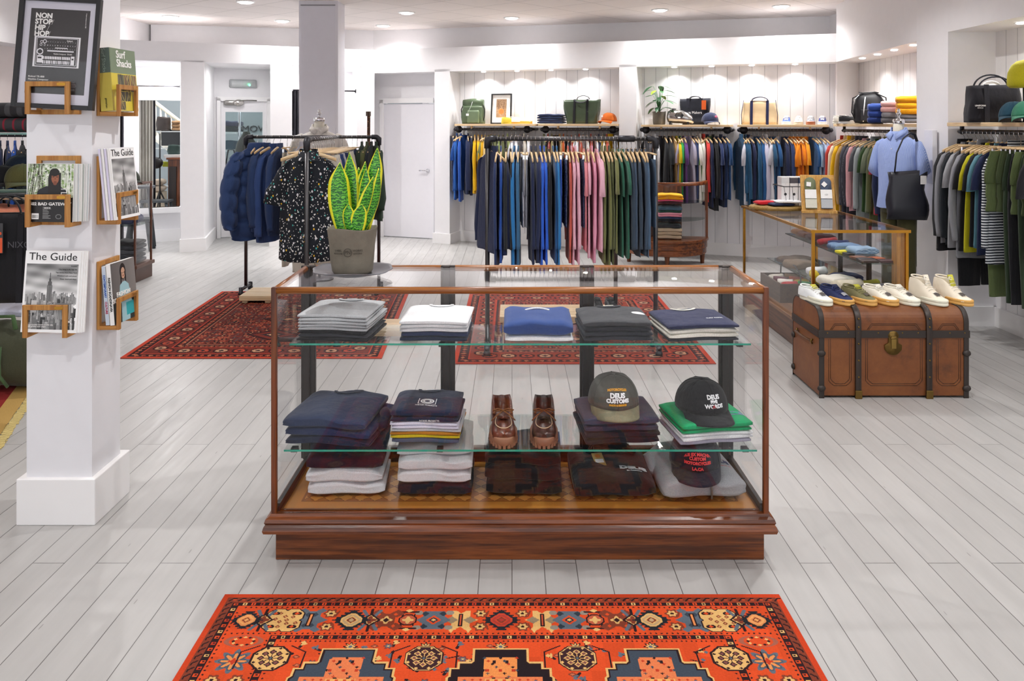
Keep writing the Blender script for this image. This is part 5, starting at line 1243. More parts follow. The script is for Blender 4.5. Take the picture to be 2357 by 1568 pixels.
MB().bx(-.0915, -.09, 0, .016, -.1225, .1225).obj('spine', plain('c7d3e2', .5), t); text('CONTEMPORARY', .012, plain('3a62b0', .5), t, (-.0922, .008, .04), (PI/2, PI/2, -PI/2), bold=.0004); text('CULTURE', .012, plain('b03a55', .5), t, (-.0922, .008, -.05), (PI/2, PI/2, -PI/2), bold=.0004)
# ================================================================== hangers and garments
GM = {}
def hanger_meshes():
    if 'hanger' in GM: return GM['hanger']
    rows = []
    for i in range(15):
        u_ = i/7-1; z = -.105-.055*abs(u_)**1.4+(.012 if abs(u_) < .08 else 0); hh = .013+.006*(1-abs(u_)); tt = .006+.003*(1-abs(u_))
        rows.append([(tt*math.cos(a), u_*.205, z+hh*math.sin(a)) for a in [2*PI*k/8 for k in range(8)]])
    body = MB().loft(rows).mesh('clothes_hanger', [M_HANGER])
    hook = MB().tube([(0, 0, -.10), (0, 0, -.05), (0, .010, -.038), (0, .021, -.020), (0, .019, -.002), (0, .008, .0085), (0, -.006, .0085), (0, -.019, -.001), (0, -.021, -.012)], .0022, 6).mesh('hook', [M_CHROME])
    bar = MB().tube([(0, -.19, -.115), (0, 0, -.110), (0, .19, -.115)], .011, 8, flat=.6).mesh('clip_hanger', [M_HANGER])
    clip = MB().box((0, 0, -.138), (.014, .03, .034)).mesh('clip', [M_CHROME])
    GM['hanger'] = (body, hook, bar, clip); return GM['hanger']
def garment(kind, var):
    """meshes of one garment, hanging plane y-z, half thickness about 1 in x (scaled when placed)"""
    k_ = (kind, var)
    if k_ in GM: return GM[k_]
    R = random.Random(var*7+len(kind)); ph = [R.uniform(0, 6) for _ in range(8)]; out = []
    n = 22
    def ring(cx_, cy_, w_, t, z, fold, f2=0):
        r = []
        for k in range(n):
            a = 2*PI*k/n; ca, sa = math.cos(a), math.sin(a)
            x = t*math.copysign(abs(sa)**.7, sa)*(1+fold*math.sin(3*ca*2+ph[0]+z*4))+fold*.5*t*math.sin(5*ca+ph[1]+z*3)
            r.append((cx_+x, cy_+w_*math.copysign(abs(ca)**.85, ca), z+f2*math.sin(3*a+ph[2])))
        return r
    if kind in ('tee', 'shirt', 'jacket', 'sweater'):
        L = {'tee': .72, 'shirt': .80, 'jacket': .76, 'sweater': .72}[kind]+.03*math.sin(ph[3]); fat = {'jacket': 1.7, 'sweater': 1.15}.get(kind, 1)
        rows = [(-.088, .06, .30), (-.098, .095, .42), (-.118, .15, .52), (-.142, .195, .58), (-.175, .212, .68), (-.23, .218, .8), (-.34, .222, .92), (-.48, .228, .98), (-.62, .232, 1.0), (-L+.02, .236, 1.04), (-L, .236, 1.0)]
        rings = []
        for i, (z, w_, t) in enumerate(rows):
            puff = 1+(.22*abs(math.sin(z*38)) if kind == 'jacket' else 0)
            rings.append(ring(.30*math.sin(z*5+ph[4])*min(1, -z*1.6), 0, w_, t*fat*puff*.8, z, .05+.3*min(1, max(0, -z-.15)*2), .004 if i == len(rows)-1 else 0))
        out.append(('body', MB().loft(rings).mesh('body', [M_WHITE])))
        for s in (1, -1):
            if kind == 'tee': path = [(.16, -.132, .012), (.195, -.150, .040), (.222, -.20, .058), (.24, -.27, .068), (.250, -.345+.02*math.sin(ph[5]+s), .072)]
            else:
                b_ = .02*math.sin(ph[5]+s)
                path = [(.16, -.132, .012), (.20, -.152, .042), (.228, -.22, .058), (.242+b_, -.34, .056), (.250+b_, -.46, .052), (.248+b_*.5, -.58, .046), (.242, -.66, .042), (.242, -.69, .036)]
            rings = []
            for i, (y, z, r_) in enumerate(path):
                tt = (.55+.35*min(1, i/2))*fat*(1+(.2*math.sin(z*40) if kind == 'jacket' else .08*math.sin(z*30+ph[6])))
                rings.append([(tt*math.cos(2*PI*k/14)*(1+.12*math.sin(z*25+ph[7]))+.25*math.sin(z*6+ph[4]+s)*min(1, i/2), s*(y+r_*.55*math.sin(2*PI*k/14)), z-.25*r_*math.sin(2*PI*k/14)*(1 if i < 3 else .15)) for k in range(14)])
            out.append(('sleeve', MB().loft(rings if s > 0 else [r[::-1] for r in rings]).mesh('sleeve', [M_WHITE])))
        hgt = .034 if kind in ('shirt', 'jacket') else .014
        cr = [[(.42*math.cos(2*PI*k/18)*q, .066*math.sin(2*PI*k/18)*q, z) for k in range(18)] for z, q in ((-.104, 1.12), (-.086, 1.04), (-.086+hgt, .98), (-.086+hgt, .84), (-.10, .84))]
        out.append(('collar', MB().loft(cr, 0, True, False).mesh('collar', [M_WHITE])))
    elif kind in ('trousers', 'shorts'):
        L = {'trousers': 1.06, 'shorts': .56}[kind]; wt = .175 if kind == 'trousers' else .19
        top = [(-.135, wt, .62), (-.165, wt+.005, .66), (-.18, wt+.012, .70), (-.30, wt+.035, .9), (-.36, wt+.035, .95)]
        out.append(('waist', MB().loft([ring(0, 0, w_, t, z, .1) for z, w_, t in top]).mesh('waist', [M_WHITE])))
        for s in (1, -1):
            rows = [(-.34, .095, wt*.60, .95), (-.45, .10, wt*.60, .95), (-.40-(L-.4)*.5, .098, wt*.56, .9), (-L+.02, .094, wt*(.48 if kind == 'trousers' else .64), .85), (-L, .094, wt*(.48 if kind == 'trousers' else .64), .8)]
            out.append(('leg', MB().loft([ring(.25*math.sin(z*3+ph[4]+s), s*y, w_, t, z, .18) for z, y, w_, t in rows]).mesh('leg', [M_WHITE])))
    GM[k_] = out; return out
KW = {'tee': ('tee shirt', 'tee_shirt'), 'shirt': ('long-sleeved shirt', 'long_sleeved_shirt'), 'jacket': ('jacket', 'jacket'), 'sweater': ('sweatshirt', 'sweatshirt'), 'trousers': ('trousers', 'trousers'), 'shorts': ('shorts', 'shorts')}
PAL = {}
def hang(pos, ang, kind, colour, mat, rail, where, th=.013, sc_=1.0, jig=.06, contrast=None, parts=True, hscale=1, swing=0):
    """one garment on its hanger at a point of a rail; ang = direction of the rail"""
    kw, nm = KW[kind]; seed = rnd.randint(0, 3)
    a = ang+rnd.uniform(-jig, jig)+swing
    hb, hk, br, cl = hanger_meshes(); pos = Vector(pos)
    hl = f'{where} {rail} hanger'
    clipped = kind in ('trousers', 'shorts')
    h = mk('wooden_clip_hanger' if clipped else 'wooden_hanger', br if clipped else hb, None, pos, (0, 0, a))
    tag(h, f'wooden {"clip " if clipped else ""}hanger holding the {where} garment on the {rail}', 'hanger', None)
    mk('hook', hk, h)
    if clipped:
        for s in (-.15, .15): mk('clip', cl, h, (0, s, 0))
    t = thing(nm, f'{colour} {kw}, {where} on the {rail}', kw.split()[-1] if kind not in ('tee',) else 'tee shirt', pos, a)
    for pn, me in garment(kind, seed):
        o = mk(pn, me, t, mat=(contrast if (contrast is not None and pn in ('collar', 'waist')) else mat)); o.scale = (th, sc_, 1 if hscale == 1 else hscale)
    return t
def rail_points(specs, p0, p1):
    """specs with px positions -> points on the plan line p0-p1"""
    return [on_line(s[0], p0, p1) for s in specs]
def col(name): return PAL[name]
for nm_, hv in dict(navy='2c3c68', darknavy='252e50', royal='2858b4', cobalt='2f6ae0', denim='2f7fc0', steelblue='3f6f96', black='202126', offblack='262b31', grey='a9a9b3', palegrey='c9c9d4', lilac='a9a2bd', slate='44556a', slateblue='4c6580',
                    darkslate='3c4a5a', pink='f2a6c0', palepink='f6bccd', salmon='f0949e', coral='d8604e', olive='7a7d4c', darkolive='5c603c', green='33705a', bottle='1f3f2f', emerald='2f9d4e', yellow='e9b50e', lemon='d7cf22', mustard='d8a418', cream='e9dfc6', tan='b08d5a', red='c9302c', scarlet='e0433c',
                    white='e6e6ec', ivory='ecebe4', orange='f08a12', purple='6b4488', teal='3f8ea6', tealblue='6a9fb0', skyblue='9fc4e0', paleblue='b6c4e2', charcoal='33343b', rust='a23b2c', stone='c9c2b6', khaki='8a8258', plum='3a2f5a', brick='b5533f', midblue='24588f', petrol='255478').items(): PAL[nm_] = fab(hv)
CN = dict(darknavy='dark navy', midblue='dark blue', palegrey='pale grey', steelblue='steel blue', offblack='off-black', slateblue='slate blue', darkslate='dark slate', palepink='pale pink', darkolive='dark olive', bottle='bottle green', tealblue='dusty teal', skyblue='sky blue', paleblue='pale blue')
def cname(c): return CN.get(c, c)
def fill(specs, p0, p1, z, rail, frm, th, **kw):
    """specs: (px, kind, colour[, opts])"""
    ang = math.atan2(p1[1]-p0[1], p1[0]-p0[0])
    for i, s in enumerate(specs):
        op = dict(kw); op.update(s[3] if len(s) > 3 else {})
        thv = op.pop('th', th); m = op.pop('mat', None) or PAL[s[2]]; cn = op.pop('cn', None) or cname(s[2])
        if op.pop('dist', None) is not None: p = Vector(p0).lerp(Vector(p1), s[0])
        elif isinstance(s[0], float) and s[0] <= 1: p = Vector(p0).lerp(Vector(p1), s[0])
        else: p = on_line(s[0], p0, p1)
        hang((p.x, p.y, z), ang, s[1], cn, m, rail, f'{ORD[i]} from the {frm}', thv, **op)

# ---------------------------------------------------------------- pipe racks
def elbow(m, p, r=.021): m.ball(p, (r*1.35, r*1.35, r*1.35), 12)
ZR = 1.541; RP = .0165
# central rack
ra, rb_ = (X_(1122, 6.0), 6.0), (X_(1509, 6.0), 6.0)
rk = thing('pipe_clothes_rack', 'dark steel pipe clothes rack behind the counter, hung with blue and pink clothes', 'clothes rack', (0, 0, 0))
MB().tube([(ra[0]-.02, 6.0, ZR), (rb_[0]+.02, 6.0, ZR)], RP, 14).obj('rail', M_STEEL, rk)
for x in (ra[0], rb_[0]):
    MB().tube([(x, 6.0, .06), (x, 6.0, ZR-.02)], RP, 14).obj('upright', M_STEEL, rk)
    m = MB(); m.tube([(x+(.06 if x < 0 else -.06), 6.0, ZR), (x+(.02 if x < 0 else -.02), 6.0, ZR), (x, 6.0, ZR-.015), (x, 6.0, ZR-.07)], [.024, .024, .026, .024], 14); m.obj('elbow', M_IRON, rk)
    MB().tube([(x, 5.84, .055), (x, 6.0, .055), (x, 6.12, .055)], RP, 12).obj('foot', M_STEEL, rk)
    for y in (5.86, 6.1): MB().lathe([(.0, .0), (.026, .0), (.026, .02), (.02, .025), (.02, .07), (0, .075)], 14).obj('foot_cap', M_IRON, rk, (x, y, 0.006))
xT = X_(1440, 6.02)
MB().tube([(xT-.06, 6.0, ZR), (xT+.06, 6.0, ZR)], .024, 14).obj('tee_fitting', M_IRON, rk)
MB().tube([(xT, 6.0, ZR), (xT, 6.6, ZR)], RP, 12).obj('cross_rail', M_STEEL, rk)
MB().tube([(xT, 6.6, ZR), (xT, 6.6, .06)], RP, 12).obj('upright', M_STEEL, rk)
MB().tube([(xT-.16, 6.6, .16), (xT, 6.6, .16), (xT, 6.6, .05)], RP, 12).obj('foot', M_STEEL, rk)
WVE = dotted('27375e', [('c9d2e8', .22, 1.0), ('e9edf5', .12, 1.7)], 55); PAT = dotted('22305a', [('dfe4f0', .26, 1)], 38, key='navy_white_pattern')
STG = striped('c6c6d0', '9d9aa6', 40, 'y')
specs = [(1134, 'jacket', 'darknavy', dict(th=.02, swing=.5)), (1145, 'shirt', 'navy'), (1153, 'shirt', 'royal'), (1165, 'sweater', 'offblack'), (1175, 'sweater', 'black'), (1184, 'shirt', 'denim', dict(th=.018)), (1193, 'shirt', 'steelblue', dict(th=.015)),
         (1203, 'shorts', 'palegrey', dict(mat=STG, cn='pale grey striped')), (1213, 'shorts', 'grey'), (1222, 'shirt', 'darknavy', dict(th=.016)), (1232, 'shirt', 'darknavy', dict(th=.018)), (1243, 'shirt', 'cobalt'), (1252, 'shirt', 'cobalt'), (1263, 'sweater', 'black', dict(cn='blue-black')), (1273, 'shirt', 'midblue'), (1281, 'shirt', 'denim'),
         (1290, 'shorts', 'cobalt', dict(cn='bright blue piped')), (1300, 'shorts', 'navy', dict(mat=PAT, cn='navy and white patterned')), (1307, 'shirt', 'coral', dict(th=.011)), (1315, 'shirt', 'palepink'), (1324, 'shirt', 'palepink'), (1336, 'shorts', 'navy', dict(mat=WVE, cn='navy wave-print')), (1344, 'tee', 'salmon'), (1353, 'tee', 'palepink'), (1362, 'shirt', 'pink', dict(sc_=.98)), (1373, 'tee', 'palepink', dict(th=.02, sc_=1.18)),
         (1384, 'shirt', 'olive'), (1393, 'shirt', 'olive'), (1402, 'shirt', 'darkolive'), (1411, 'tee', 'olive', dict(th=.016, sc_=1.15)), (1421, 'tee', 'green'), (1432, 'tee', 'bottle', dict(cn='mid green', mat=PAL['green'], sc_=1.1)), (1443, 'sweater', 'darkslate'), (1453, 'sweater', 'slate'), (1463, 'sweater', 'darkslate'), (1474, 'sweater', 'slate'), (1484, 'sweater', 'slateblue'), (1496, 'shorts', 'slateblue', dict(cn='slate blue piped'))]
specs = [(a[0], a[1], a[2], dict({'hscale': 1.12 if a[1] != 'tee' else 1.12}, **(a[3] if len(a) > 3 else {}))) for a in specs]
fill(specs, ra, rb_, ZR+.0075, 'central pipe rack', 'left', .0128)
# rack by the pillar
pa, pb = (X_(566, 8.08), 8.08), (X_(872, 8.08), 8.08)
rk = thing('pipe_clothes_rack', 'dark steel pipe clothes rack in front of the pillar, with the floral shirt', 'clothes rack', (0, 0, 0))
MB().tube([(pa[0], 8.08, ZR-.02), (pb[0], 8.08, ZR-.02)], RP, 14).obj('rail', M_STEEL, rk)
for x in (pa[0], pb[0]):
    MB().tube([(x, 8.08, .06), (x, 8.08, ZR-.03)], RP, 14).obj('upright', M_STEEL, rk)
    s = 1 if x == pa[0] else -1
    MB().tube([(x+s*.07, 8.08, ZR-.02), (x+s*.02, 8.08, ZR-.02), (x, 8.08, ZR-.035), (x, 8.08, ZR-.10)], [.024, .024, .027, .024], 14).obj('elbow', M_IRON, rk)
    MB().tube([(x, 7.92, .055), (x, 8.08, .055), (x, 8.24, .055)], RP, 12).obj('foot', M_STEEL, rk)
    for y in (7.93, 8.22): MB().lathe([(0, 0), (.026, 0), (.026, .02), (.02, .025), (.02, .07), (0, .075)], 14).obj('foot_cap', M_IRON, rk, (x, y, .006))
ca, cb = (X_(706, 6.1), 6.1), (X_(778, 8.06), 8.06)
MB().tube([(*ca, ZR-.01), (*cb, ZR-.02)], RP, 12).obj('cross_rail', M_STEEL, rk)
MB().tube([(ca[0], 6.1, .06), (ca[0], 6.1, ZR-.03)], RP, 14).obj('upright', M_STEEL, rk)
MB().tube([(ca[0]+.005, 6.17, ZR-.01), (ca[0], 6.11, ZR-.012), (ca[0], 6.1, ZR-.03), (ca[0], 6.1, ZR-.09)], [.024, .025, .027, .024], 14).obj('elbow', M_IRON, rk)
MB().tube([(ca[0]-.22, 6.1, .055), (ca[0]+.22, 6.1, .055)], RP, 12).obj('foot', M_STEEL, rk)
for dx in (-.22, .22): MB().lathe([(0, 0), (.026, 0), (.026, .02), (.02, .025), (.02, .07), (0, .075)], 14).obj('foot_cap', M_IRON, rk, (ca[0]+dx, 6.1, .006))
NV2 = fab('30446f'); GRN2 = fab('2c3b2f'); NV3 = fab('385087')
def puffer(label, x, y, z, ang, mat, k=1.0):
    """quilted down jacket, body and sleeves of stacked rolls"""
    t = thing('puffer_jacket', label, 'jacket', (x, y, z), ang); t.scale = (k, k, k)
    def rolls(rows, seg):
        rings = []
        for i in range(len(rows)-1):
            for j in range(seg):
                f = j/seg; a, b = rows[i], rows[i+1]; q = tuple(a[m]+(b[m]-a[m])*f for m in range(5))
                g = .66+.40*math.sin(PI*f)**.55
                rings.append([(q[0]+q[3]*g*math.cos(2*PI*k2/20)+.008*math.sin(k2*1.9+i*2), q[1]+q[4]*(.96+.05*math.sin(PI*f))*math.sin(2*PI*k2/20), q[2]+.012*math.sin(2*PI*k2/10+i)) for k2 in range(20)])
        return rings
    MB().loft(rolls([(0, 0, -.09, .035, .07), (0, 0, -.15, .055, .2), (0, 0, -.27, .075, .235), (.01, 0, -.40, .085, .25), (.01, 0, -.53, .085, .255), (.0, 0, -.66, .085, .26), (0, 0, -.80, .075, .26), (0, 0, -.81, .06, .25)], 6)).obj('body', mat, t)
    for s in (1, -1):
        MB().loft(rolls([(0, s*.17, -.13, .035, .03), (0, s*.22, -.19, .055, .055), (.01, s*.27, -.31, .065, .07), (.02, s*.30, -.44, .065, .07), (.03, s*.31, -.57, .06, .065), (.03, s*.30, -.70, .05, .052), (.03, s*.30, -.72, .04, .042)], 6)).obj('sleeve', mat, t)
    MB().loft([[(.05*q*math.cos(2*PI*k2/18), .078*q*math.sin(2*PI*k2/18), zz_) for k2 in range(18)] for zz_, q in ((-.12, 1.25), (-.08, 1.2), (-.055, 1.05), (-.05, .8), (-.10, .75))], 0, True, False).obj('collar', mat, t)
    return t
hb, hk, br, cl = hanger_meshes()
def bare_hanger(label, pos, ang, clipped=False):
    h = mk('wooden_clip_hanger' if clipped else 'wooden_hanger', br if clipped else hb, None, pos, (0, 0, ang)); tag(h, label, 'hanger'); mk('hook', hk, h)
    if clipped:
        for s in (-.15, .15): mk('clip', cl, h, (0, s, 0))
pz = ZR-.012
p = on_line(593, pa, pb); bare_hanger('wooden hanger holding the quilted navy jacket', (p.x, p.y, pz), .0)
puffer('navy quilted down jacket at the end of the pillar rack', p.x, p.y, pz, -.55, NV2, 1.22)
specs = [(614, 'jacket', 'navy', dict(mat=NV2, th=.03, swing=-.35, hscale=1.25)), (629, 'jacket', 'navy', dict(mat=NV3, cn='mid navy', th=.03, swing=-.3, hscale=1.38)), (645, 'jacket', 'darknavy', dict(mat=NV2, cn='navy shell', th=.024, swing=-.2, hscale=1.3)), (661, 'trousers', 'stone', dict(th=.03, hscale=1.18)), (677, 'shirt', 'stone', dict(cn='pale stone')), (694, 'shirt', 'palegrey'),
         (788, 'shorts', 'plum'), (799, 'shorts', 'navy', dict(cn='indigo')), (811, 'shorts', 'darknavy'), (822, 'shorts', 'navy'), (833, 'jacket', 'bottle', dict(mat=GRN2, cn='dark green', th=.018)), (845, 'jacket', 'darkolive', dict(cn='dark olive', th=.018)), (855, 'jacket', 'offblack', dict(th=.016)), (866, 'jacket', 'bottle', dict(mat=fab('34473a'), cn='forest green', th=.024, swing=.35, hscale=1.02))]
fill(specs, pa, pb, pz, 'pillar rack rail', 'quilted jacket', .02)
# the rail that runs towards the counter: floral shirt first, then clip hangers with trousers
FLOR = dotted('10151f', [('3fa39c', .15, 1.1), ('e8b830', .13, .95), ('e9e6e0', .19, 1.7), ('dedbe0', .19, 1.0), ('efece8', .2, 2.3)], 21, key='floral_cotton')
ang = math.atan2(cb[1]-ca[1], cb[0]-ca[0])
def on_cross(D): f = (D-ca[1])/(cb[1]-ca[1]); return Vector((ca[0]+(cb[0]-ca[0])*f, D, ZR-.002-.01*f))
p = on_cross(6.19); bare_hanger('wooden hanger holding the dark floral shirt', p, ang-.0)
sh_ = thing('short_sleeved_shirt', 'dark short-sleeved shirt with white flower print facing the counter', 'shirt', p, ang)
def front_shirt(t, mat, L=.78, wd=.255, thk=.05):
    rows = [(-.125, .075, .03), (-.14, .13, .036), (-.165, .195, .042), (-.2, .225, .05), (-.28, .235, .055), (-.40, .24, .058), (-.55, .245, .060), (-.7, .25, .06), (-L, .255, .058)]
    rings = []
    for i, (z, w_, tt) in enumerate(rows):
        k = wd/.255; ring = []
        for j in range(48):
            a = 2*PI*j/48; ca_, sa_ = math.cos(a), math.sin(a)
            x = tt*math.copysign(abs(sa_)**.75, sa_)+(.012*math.sin(9*ca_+1+z*3)+.008*math.sin(15*ca_-z*5))*min(1, max(0, -z-.2)*3)
            ring.append((x, w_*k*ca_, z+.012*math.cos(2*a)*(i == len(rows)-1)))
        rings.append(ring)
    MB().loft(rings).obj('body', mat, t)
    for s in (1, -1):
        path = [(.15, -.155, .02, .03), (.2, -.185, .05, .045), (.245, -.26, .07, .05), (.285, -.35, .082, .052), (.305, -.43, .088, .05)]
        rg = [[(d*math.cos(2*PI*k2/16)+.004*math.sin(3*k2+i), s*(y+r_*.9*math.sin(2*PI*k2/16)), z+.35*r_*-math.sin(2*PI*k2/16)*(1 if i < 3 else -.4)) for k2 in range(16)] for i, (y, z, r_, d) in enumerate(path)]
        MB().loft(rg if s > 0 else [r[::-1] for r in rg]).obj('sleeve', mat, t)
    MB().loft([[(.042*q*math.cos(2*PI*k2/20)-(.02 if math.cos(2*PI*k2/20) < -.3 else 0)*d, .075*q*math.sin(2*PI*k2/20), zz_-.03*d*(math.cos(2*PI*k2/20) < -.3)) for k2 in range(20)] for zz_, q, d in ((-.12, 1.0, .6), (-.088, .95, .3), (-.085, 1.0, .3), (-.13, 1.3, 1))], 0, True, False).obj('collar', mat, t)
    MB().bx(-.066, -.058, -.012, .012, -L+.02, -.15).obj('button_placket', mat, t)
front_shirt(sh_, FLOR); sh_.scale = (1, .87, 1.2); sh_.location.z += .025
SP2 = ['stone', 'stone', 'stone', 'navy', 'stone', 'grey', 'darknavy', 'stone', 'olive', 'stone', 'navy', 'stone']
for i in range(12):
    D = 6.42+i*.125; p = on_cross(D)
    nm_ = SP2[i]; w_ = f'{ORD[i]} behind the floral shirt'
    hang(p, ang, 'trousers' if i % 3 else 'shorts', cname(nm_), PAL[nm_], 'cross rail', w_, .03, hscale=1.0 if i else 1.0, jig=.04)
pb_ = MB().bx(X_(578, 7.9), X_(650, 7.9), 7.55, 7.95, .03, .075).bx(X_(578, 7.9)+.02, X_(578, 7.9)+.07, 7.57, 7.93, .0065, .03).bx(X_(650, 7.9)-.07, X_(650, 7.9)-.02, 7.57, 7.93, .0065, .03).obj('low_plinth', M_PINE, None, bev=.003); tag(pb_, 'pale low wooden plinth on the rug beneath the quilted jacket', 'plinth')
pb_ = MB().bx(-.78+.0, -.78+.62, 6.25, 6.62, .04, .085).obj('low_plinth', wood('cfae84', 'e0c49c', 0, .8, .5), None, (-.55, 0, 0), bev=.003); tag(pb_, 'pale wooden plinth seen through the glass beside the floral shirt', 'plinth')
MB().bx(-.76, -.70, 6.28, 6.59, .0065, .04).obj('runner', M_PINE, pb_); MB().bx(-.24, -.18, 6.28, 6.59, .0065, .04).obj('runner', M_PINE, pb_)
x0_, x1_ = X_(1150, 6.4), X_(1432, 6.4)
pb_ = MB().bx(x0_, x1_, 6.42, 6.85, .10, .15).obj('low_plinth', M_PINE, None, bev=.003); tag(pb_, 'pale wooden display plinth under the central rack, holding dark shoes', 'plinth')
for x in (x0_+.05, x1_-.05): MB().bx(x-.03, x+.03, 6.45, 6.82, .0065, .10).obj('runner', M_PINE, pb_)
DKS = plain('2f2f31', .6)
for i, px in enumerate((1376, 1408)):
    sneaker('dark shoe on the low plinth under the central rack, ' + ('nearer the middle' if i == 0 else 'nearer the plinth end'), DKS, plain('3a3a3c', .6), DKS, X_(px, 6.6), 6.6, .1505, PI+.05, group=None)

# ---------------------------------------------------------------- wall rails with shelves
M_SHW = wood('d6b48a', 'e6ca9f', 0, .8, .5)
def wall_rail(label_shelf, label_rail, px0, px1, a, b, z_top, depth, nrm, th=.027, rz_=1.575, px_r=None):
    """shelf plank and pipe rail fixed to a wall; a,b: plan line of the shelf's front edge"""
    p, q = on_line(px0, a, b), on_line(px1, a, b); n_ = Vector(nrm); L = (q-p).length; an = math.atan2(q.y-p.y, q.x-p.x)
    s = MB().bx(0, L, 0, depth, -th, 0).obj('shelf', M_SHW, None, (p.x, p.y, z_top), (0, 0, an), bev=.003); tag(s, label_shelf, 'shelf')
    o = n_*.14; pr, qr = on_line((px_r or (px0, px1))[0], Vector(a)+o, Vector(b)+o), on_line((px_r or (px0, px1))[1], Vector(a)+o, Vector(b)+o)
    Lr = (qr-pr).length
    r = thing('hanging_rail', label_rail, 'clothes rail', (pr.x, pr.y, rz_), an)
    MB().tube([(-.01, 0, 0), (Lr+.01, 0, 0)], .0165, 12).obj('pipe', M_STEEL, r)
    for x in (0, Lr):
        MB().ball((x, 0, 0), (.03, .027, .027), 12).obj('elbow', M_IRON, r)
        MB().tube([(x, 0, 0), (x, depth-.14, 0)], .0165, 10).obj('arm', M_IRON, r)
        MB().lathe([(0, 0), (.05, 0), (.05, .012), (.028, .02), (.028, .03), (0, .03)], 18).obj('flange', M_IRON, r, (x+(.05 if x == 0 else -.05), -.0, 0), (PI/2, 0, 0))
    for f in (.22, .78): MB().bx(Lr*f-.012, Lr*f+.012, -.012, .012, 0, (z_top-th)-rz_).obj('strap', M_HANGER, r)
    return p, q, pr, qr
FA, FB = Vector(LB)+rn*.0, Vector(RD)+rn*.0     # shelf fronts on the plane of the piers
fa, fb_ = FA-rn*.07, FB-rn*.07
SZ = 1.648
W1 = wall_rail('pale plank shelf with the green backpack and small framed print', 'pipe rail below the backpack shelf, hung with blue and yellow clothes', 1046, 1231, fa, fb_, SZ, .40, rn, px_r=(1049, 1222))
W2 = wall_rail('pale plank shelf with the green shopper bag and orange cap', 'pipe rail below the green shopper bag, behind the central rack', 1238, 1421, fa, fb_, SZ, .40, rn, px_r=(1248, 1420))
W3 = wall_rail('pale plank shelf with the plant and silver fuel tank', 'pipe rail below the plant shelf', 1475, 1680, fa, fb_, SZ-.01, .40, rn, px_r=(1478, 1684))
W4 = wall_rail('pale plank shelf with the canvas bag and four trainers', 'pipe rail below the canvas bag shelf', 1697, 1908, fa, fb_, SZ-.01, .40, rn, px_r=(1702, 1912))
zr_ = 1.575+.0085
def wf(specs, W, rail, th):
    specs = [(a[0], a[1], a[2], dict({'hscale': 1.2, 'sc_': .94, 'swing': .38*(-1 if k % 7 == 3 else 1)}, **{q: min(v, 1.0) if q == 'sc_' else v for q, v in (a[3] if len(a) > 3 else {}).items()})) for k, a in enumerate(specs)]
    fill(specs, W[2], W[3], zr_, rail, 'left', th)
wf([(1044, 'trousers', 'darknavy', dict(hscale=.8)), (1052, 'shirt', 'midblue', dict(mat=fab('1f5aa8'), cn='blue', sc_=.95)), (1061, 'shirt', 'royal', dict(sc_=.95)), (1069, 'tee', 'royal', dict(mat=fab('24509a'), cn='strong blue')), (1077, 'jacket', 'darknavy'), (1085, 'trousers', 'darknavy', dict(hscale=.85)), (1093, 'sweater', 'yellow'), (1101, 'tee', 'yellow'), (1109, 'sweater', 'mustard'), (1117, 'tee', 'cream', dict(mat=fab('d8bc7e'), cn='sand')),
    (1130, 'tee', 'olive'), (1139, 'tee', 'darkolive'), (1148, 'tee', 'olive', dict(cn='moss', mat=fab('7d8a56'))), (1158, 'tee', 'darkolive'), (1168, 'shirt', 'olive', dict(mat=fab('8b965f'), cn='sage')), (1178, 'tee', 'white'), (1187, 'tee', 'white'), (1197, 'tee', 'palegrey'), (1206, 'shirt', 'stone'), (1215, 'tee', 'white')], W1, 'backpack shelf rail', .024)
wf([(1252, 'shirt', 'darkolive'), (1261, 'shirt', 'rust'), (1270, 'shirt', 'khaki'), (1279, 'sweater', 'black'), (1288, 'shirt', 'tan'), (1297, 'shirt', 'orange', dict(cn='burnt orange', mat=fab('b5531f'))), (1306, 'tee', 'charcoal'), (1315, 'tee', 'rust'), (1324, 'tee', 'white'), (1333, 'shirt', 'brick'), (1342, 'tee', 'white'), (1351, 'tee', 'ivory'), (1360, 'shirt', 'rust'), (1369, 'tee', 'white'), (1378, 'shirt', 'darknavy'), (1387, 'tee', 'cream'), (1396, 'shirt', 'brick'), (1406, 'shirt', 'yellow'), (1414, 'shirt', 'charcoal')], W2, 'shopper shelf rail', .022)
wf([(1487, 'tee', 'charcoal'), (1499, 'tee', 'rust', dict(mat=fab('5a3526'), cn='dark brown')), (1508, 'shirt', 'white'), (1518, 'sweater', 'charcoal', dict(mat=heather('45464e'), cn='charcoal marl')), (1529, 'sweater', 'black'), (1540, 'tee', 'offblack', dict(sc_=1.1)), (1548, 'tee', 'tan'), (1557, 'tee', 'lemon', dict(mat=fab('dcc411'), cn='yellow', sc_=1.1)), (1565, 'tee', 'emerald'), (1573, 'tee', 'purple'), (1581, 'tee', 'lilac'), (1588, 'tee', 'grey', dict(cn='lilac grey', mat=fab('b3aec2'))), (1595, 'tee', 'navy'), (1604, 'tee', 'ivory', dict(sc_=1.12)), (1611, 'shirt', 'ivory', dict(hscale=1.1)), (1619, 'shirt', 'scarlet', dict(hscale=1.1)), (1628, 'shirt', 'darknavy'), (1634, 'tee', 'olive', dict(mat=fab('6f9a52'), cn='leaf green')), (1641, 'shirt', 'black'), (1650, 'tee', 'navy', dict(sc_=1.15)), (1659, 'shirt', 'midblue', dict(cn='dark indigo', mat=fab('1c2f55'))), (1668, 'tee', 'midblue', dict(mat=fab('234878'), sc_=1.15))], W3, 'plant shelf rail', .025)
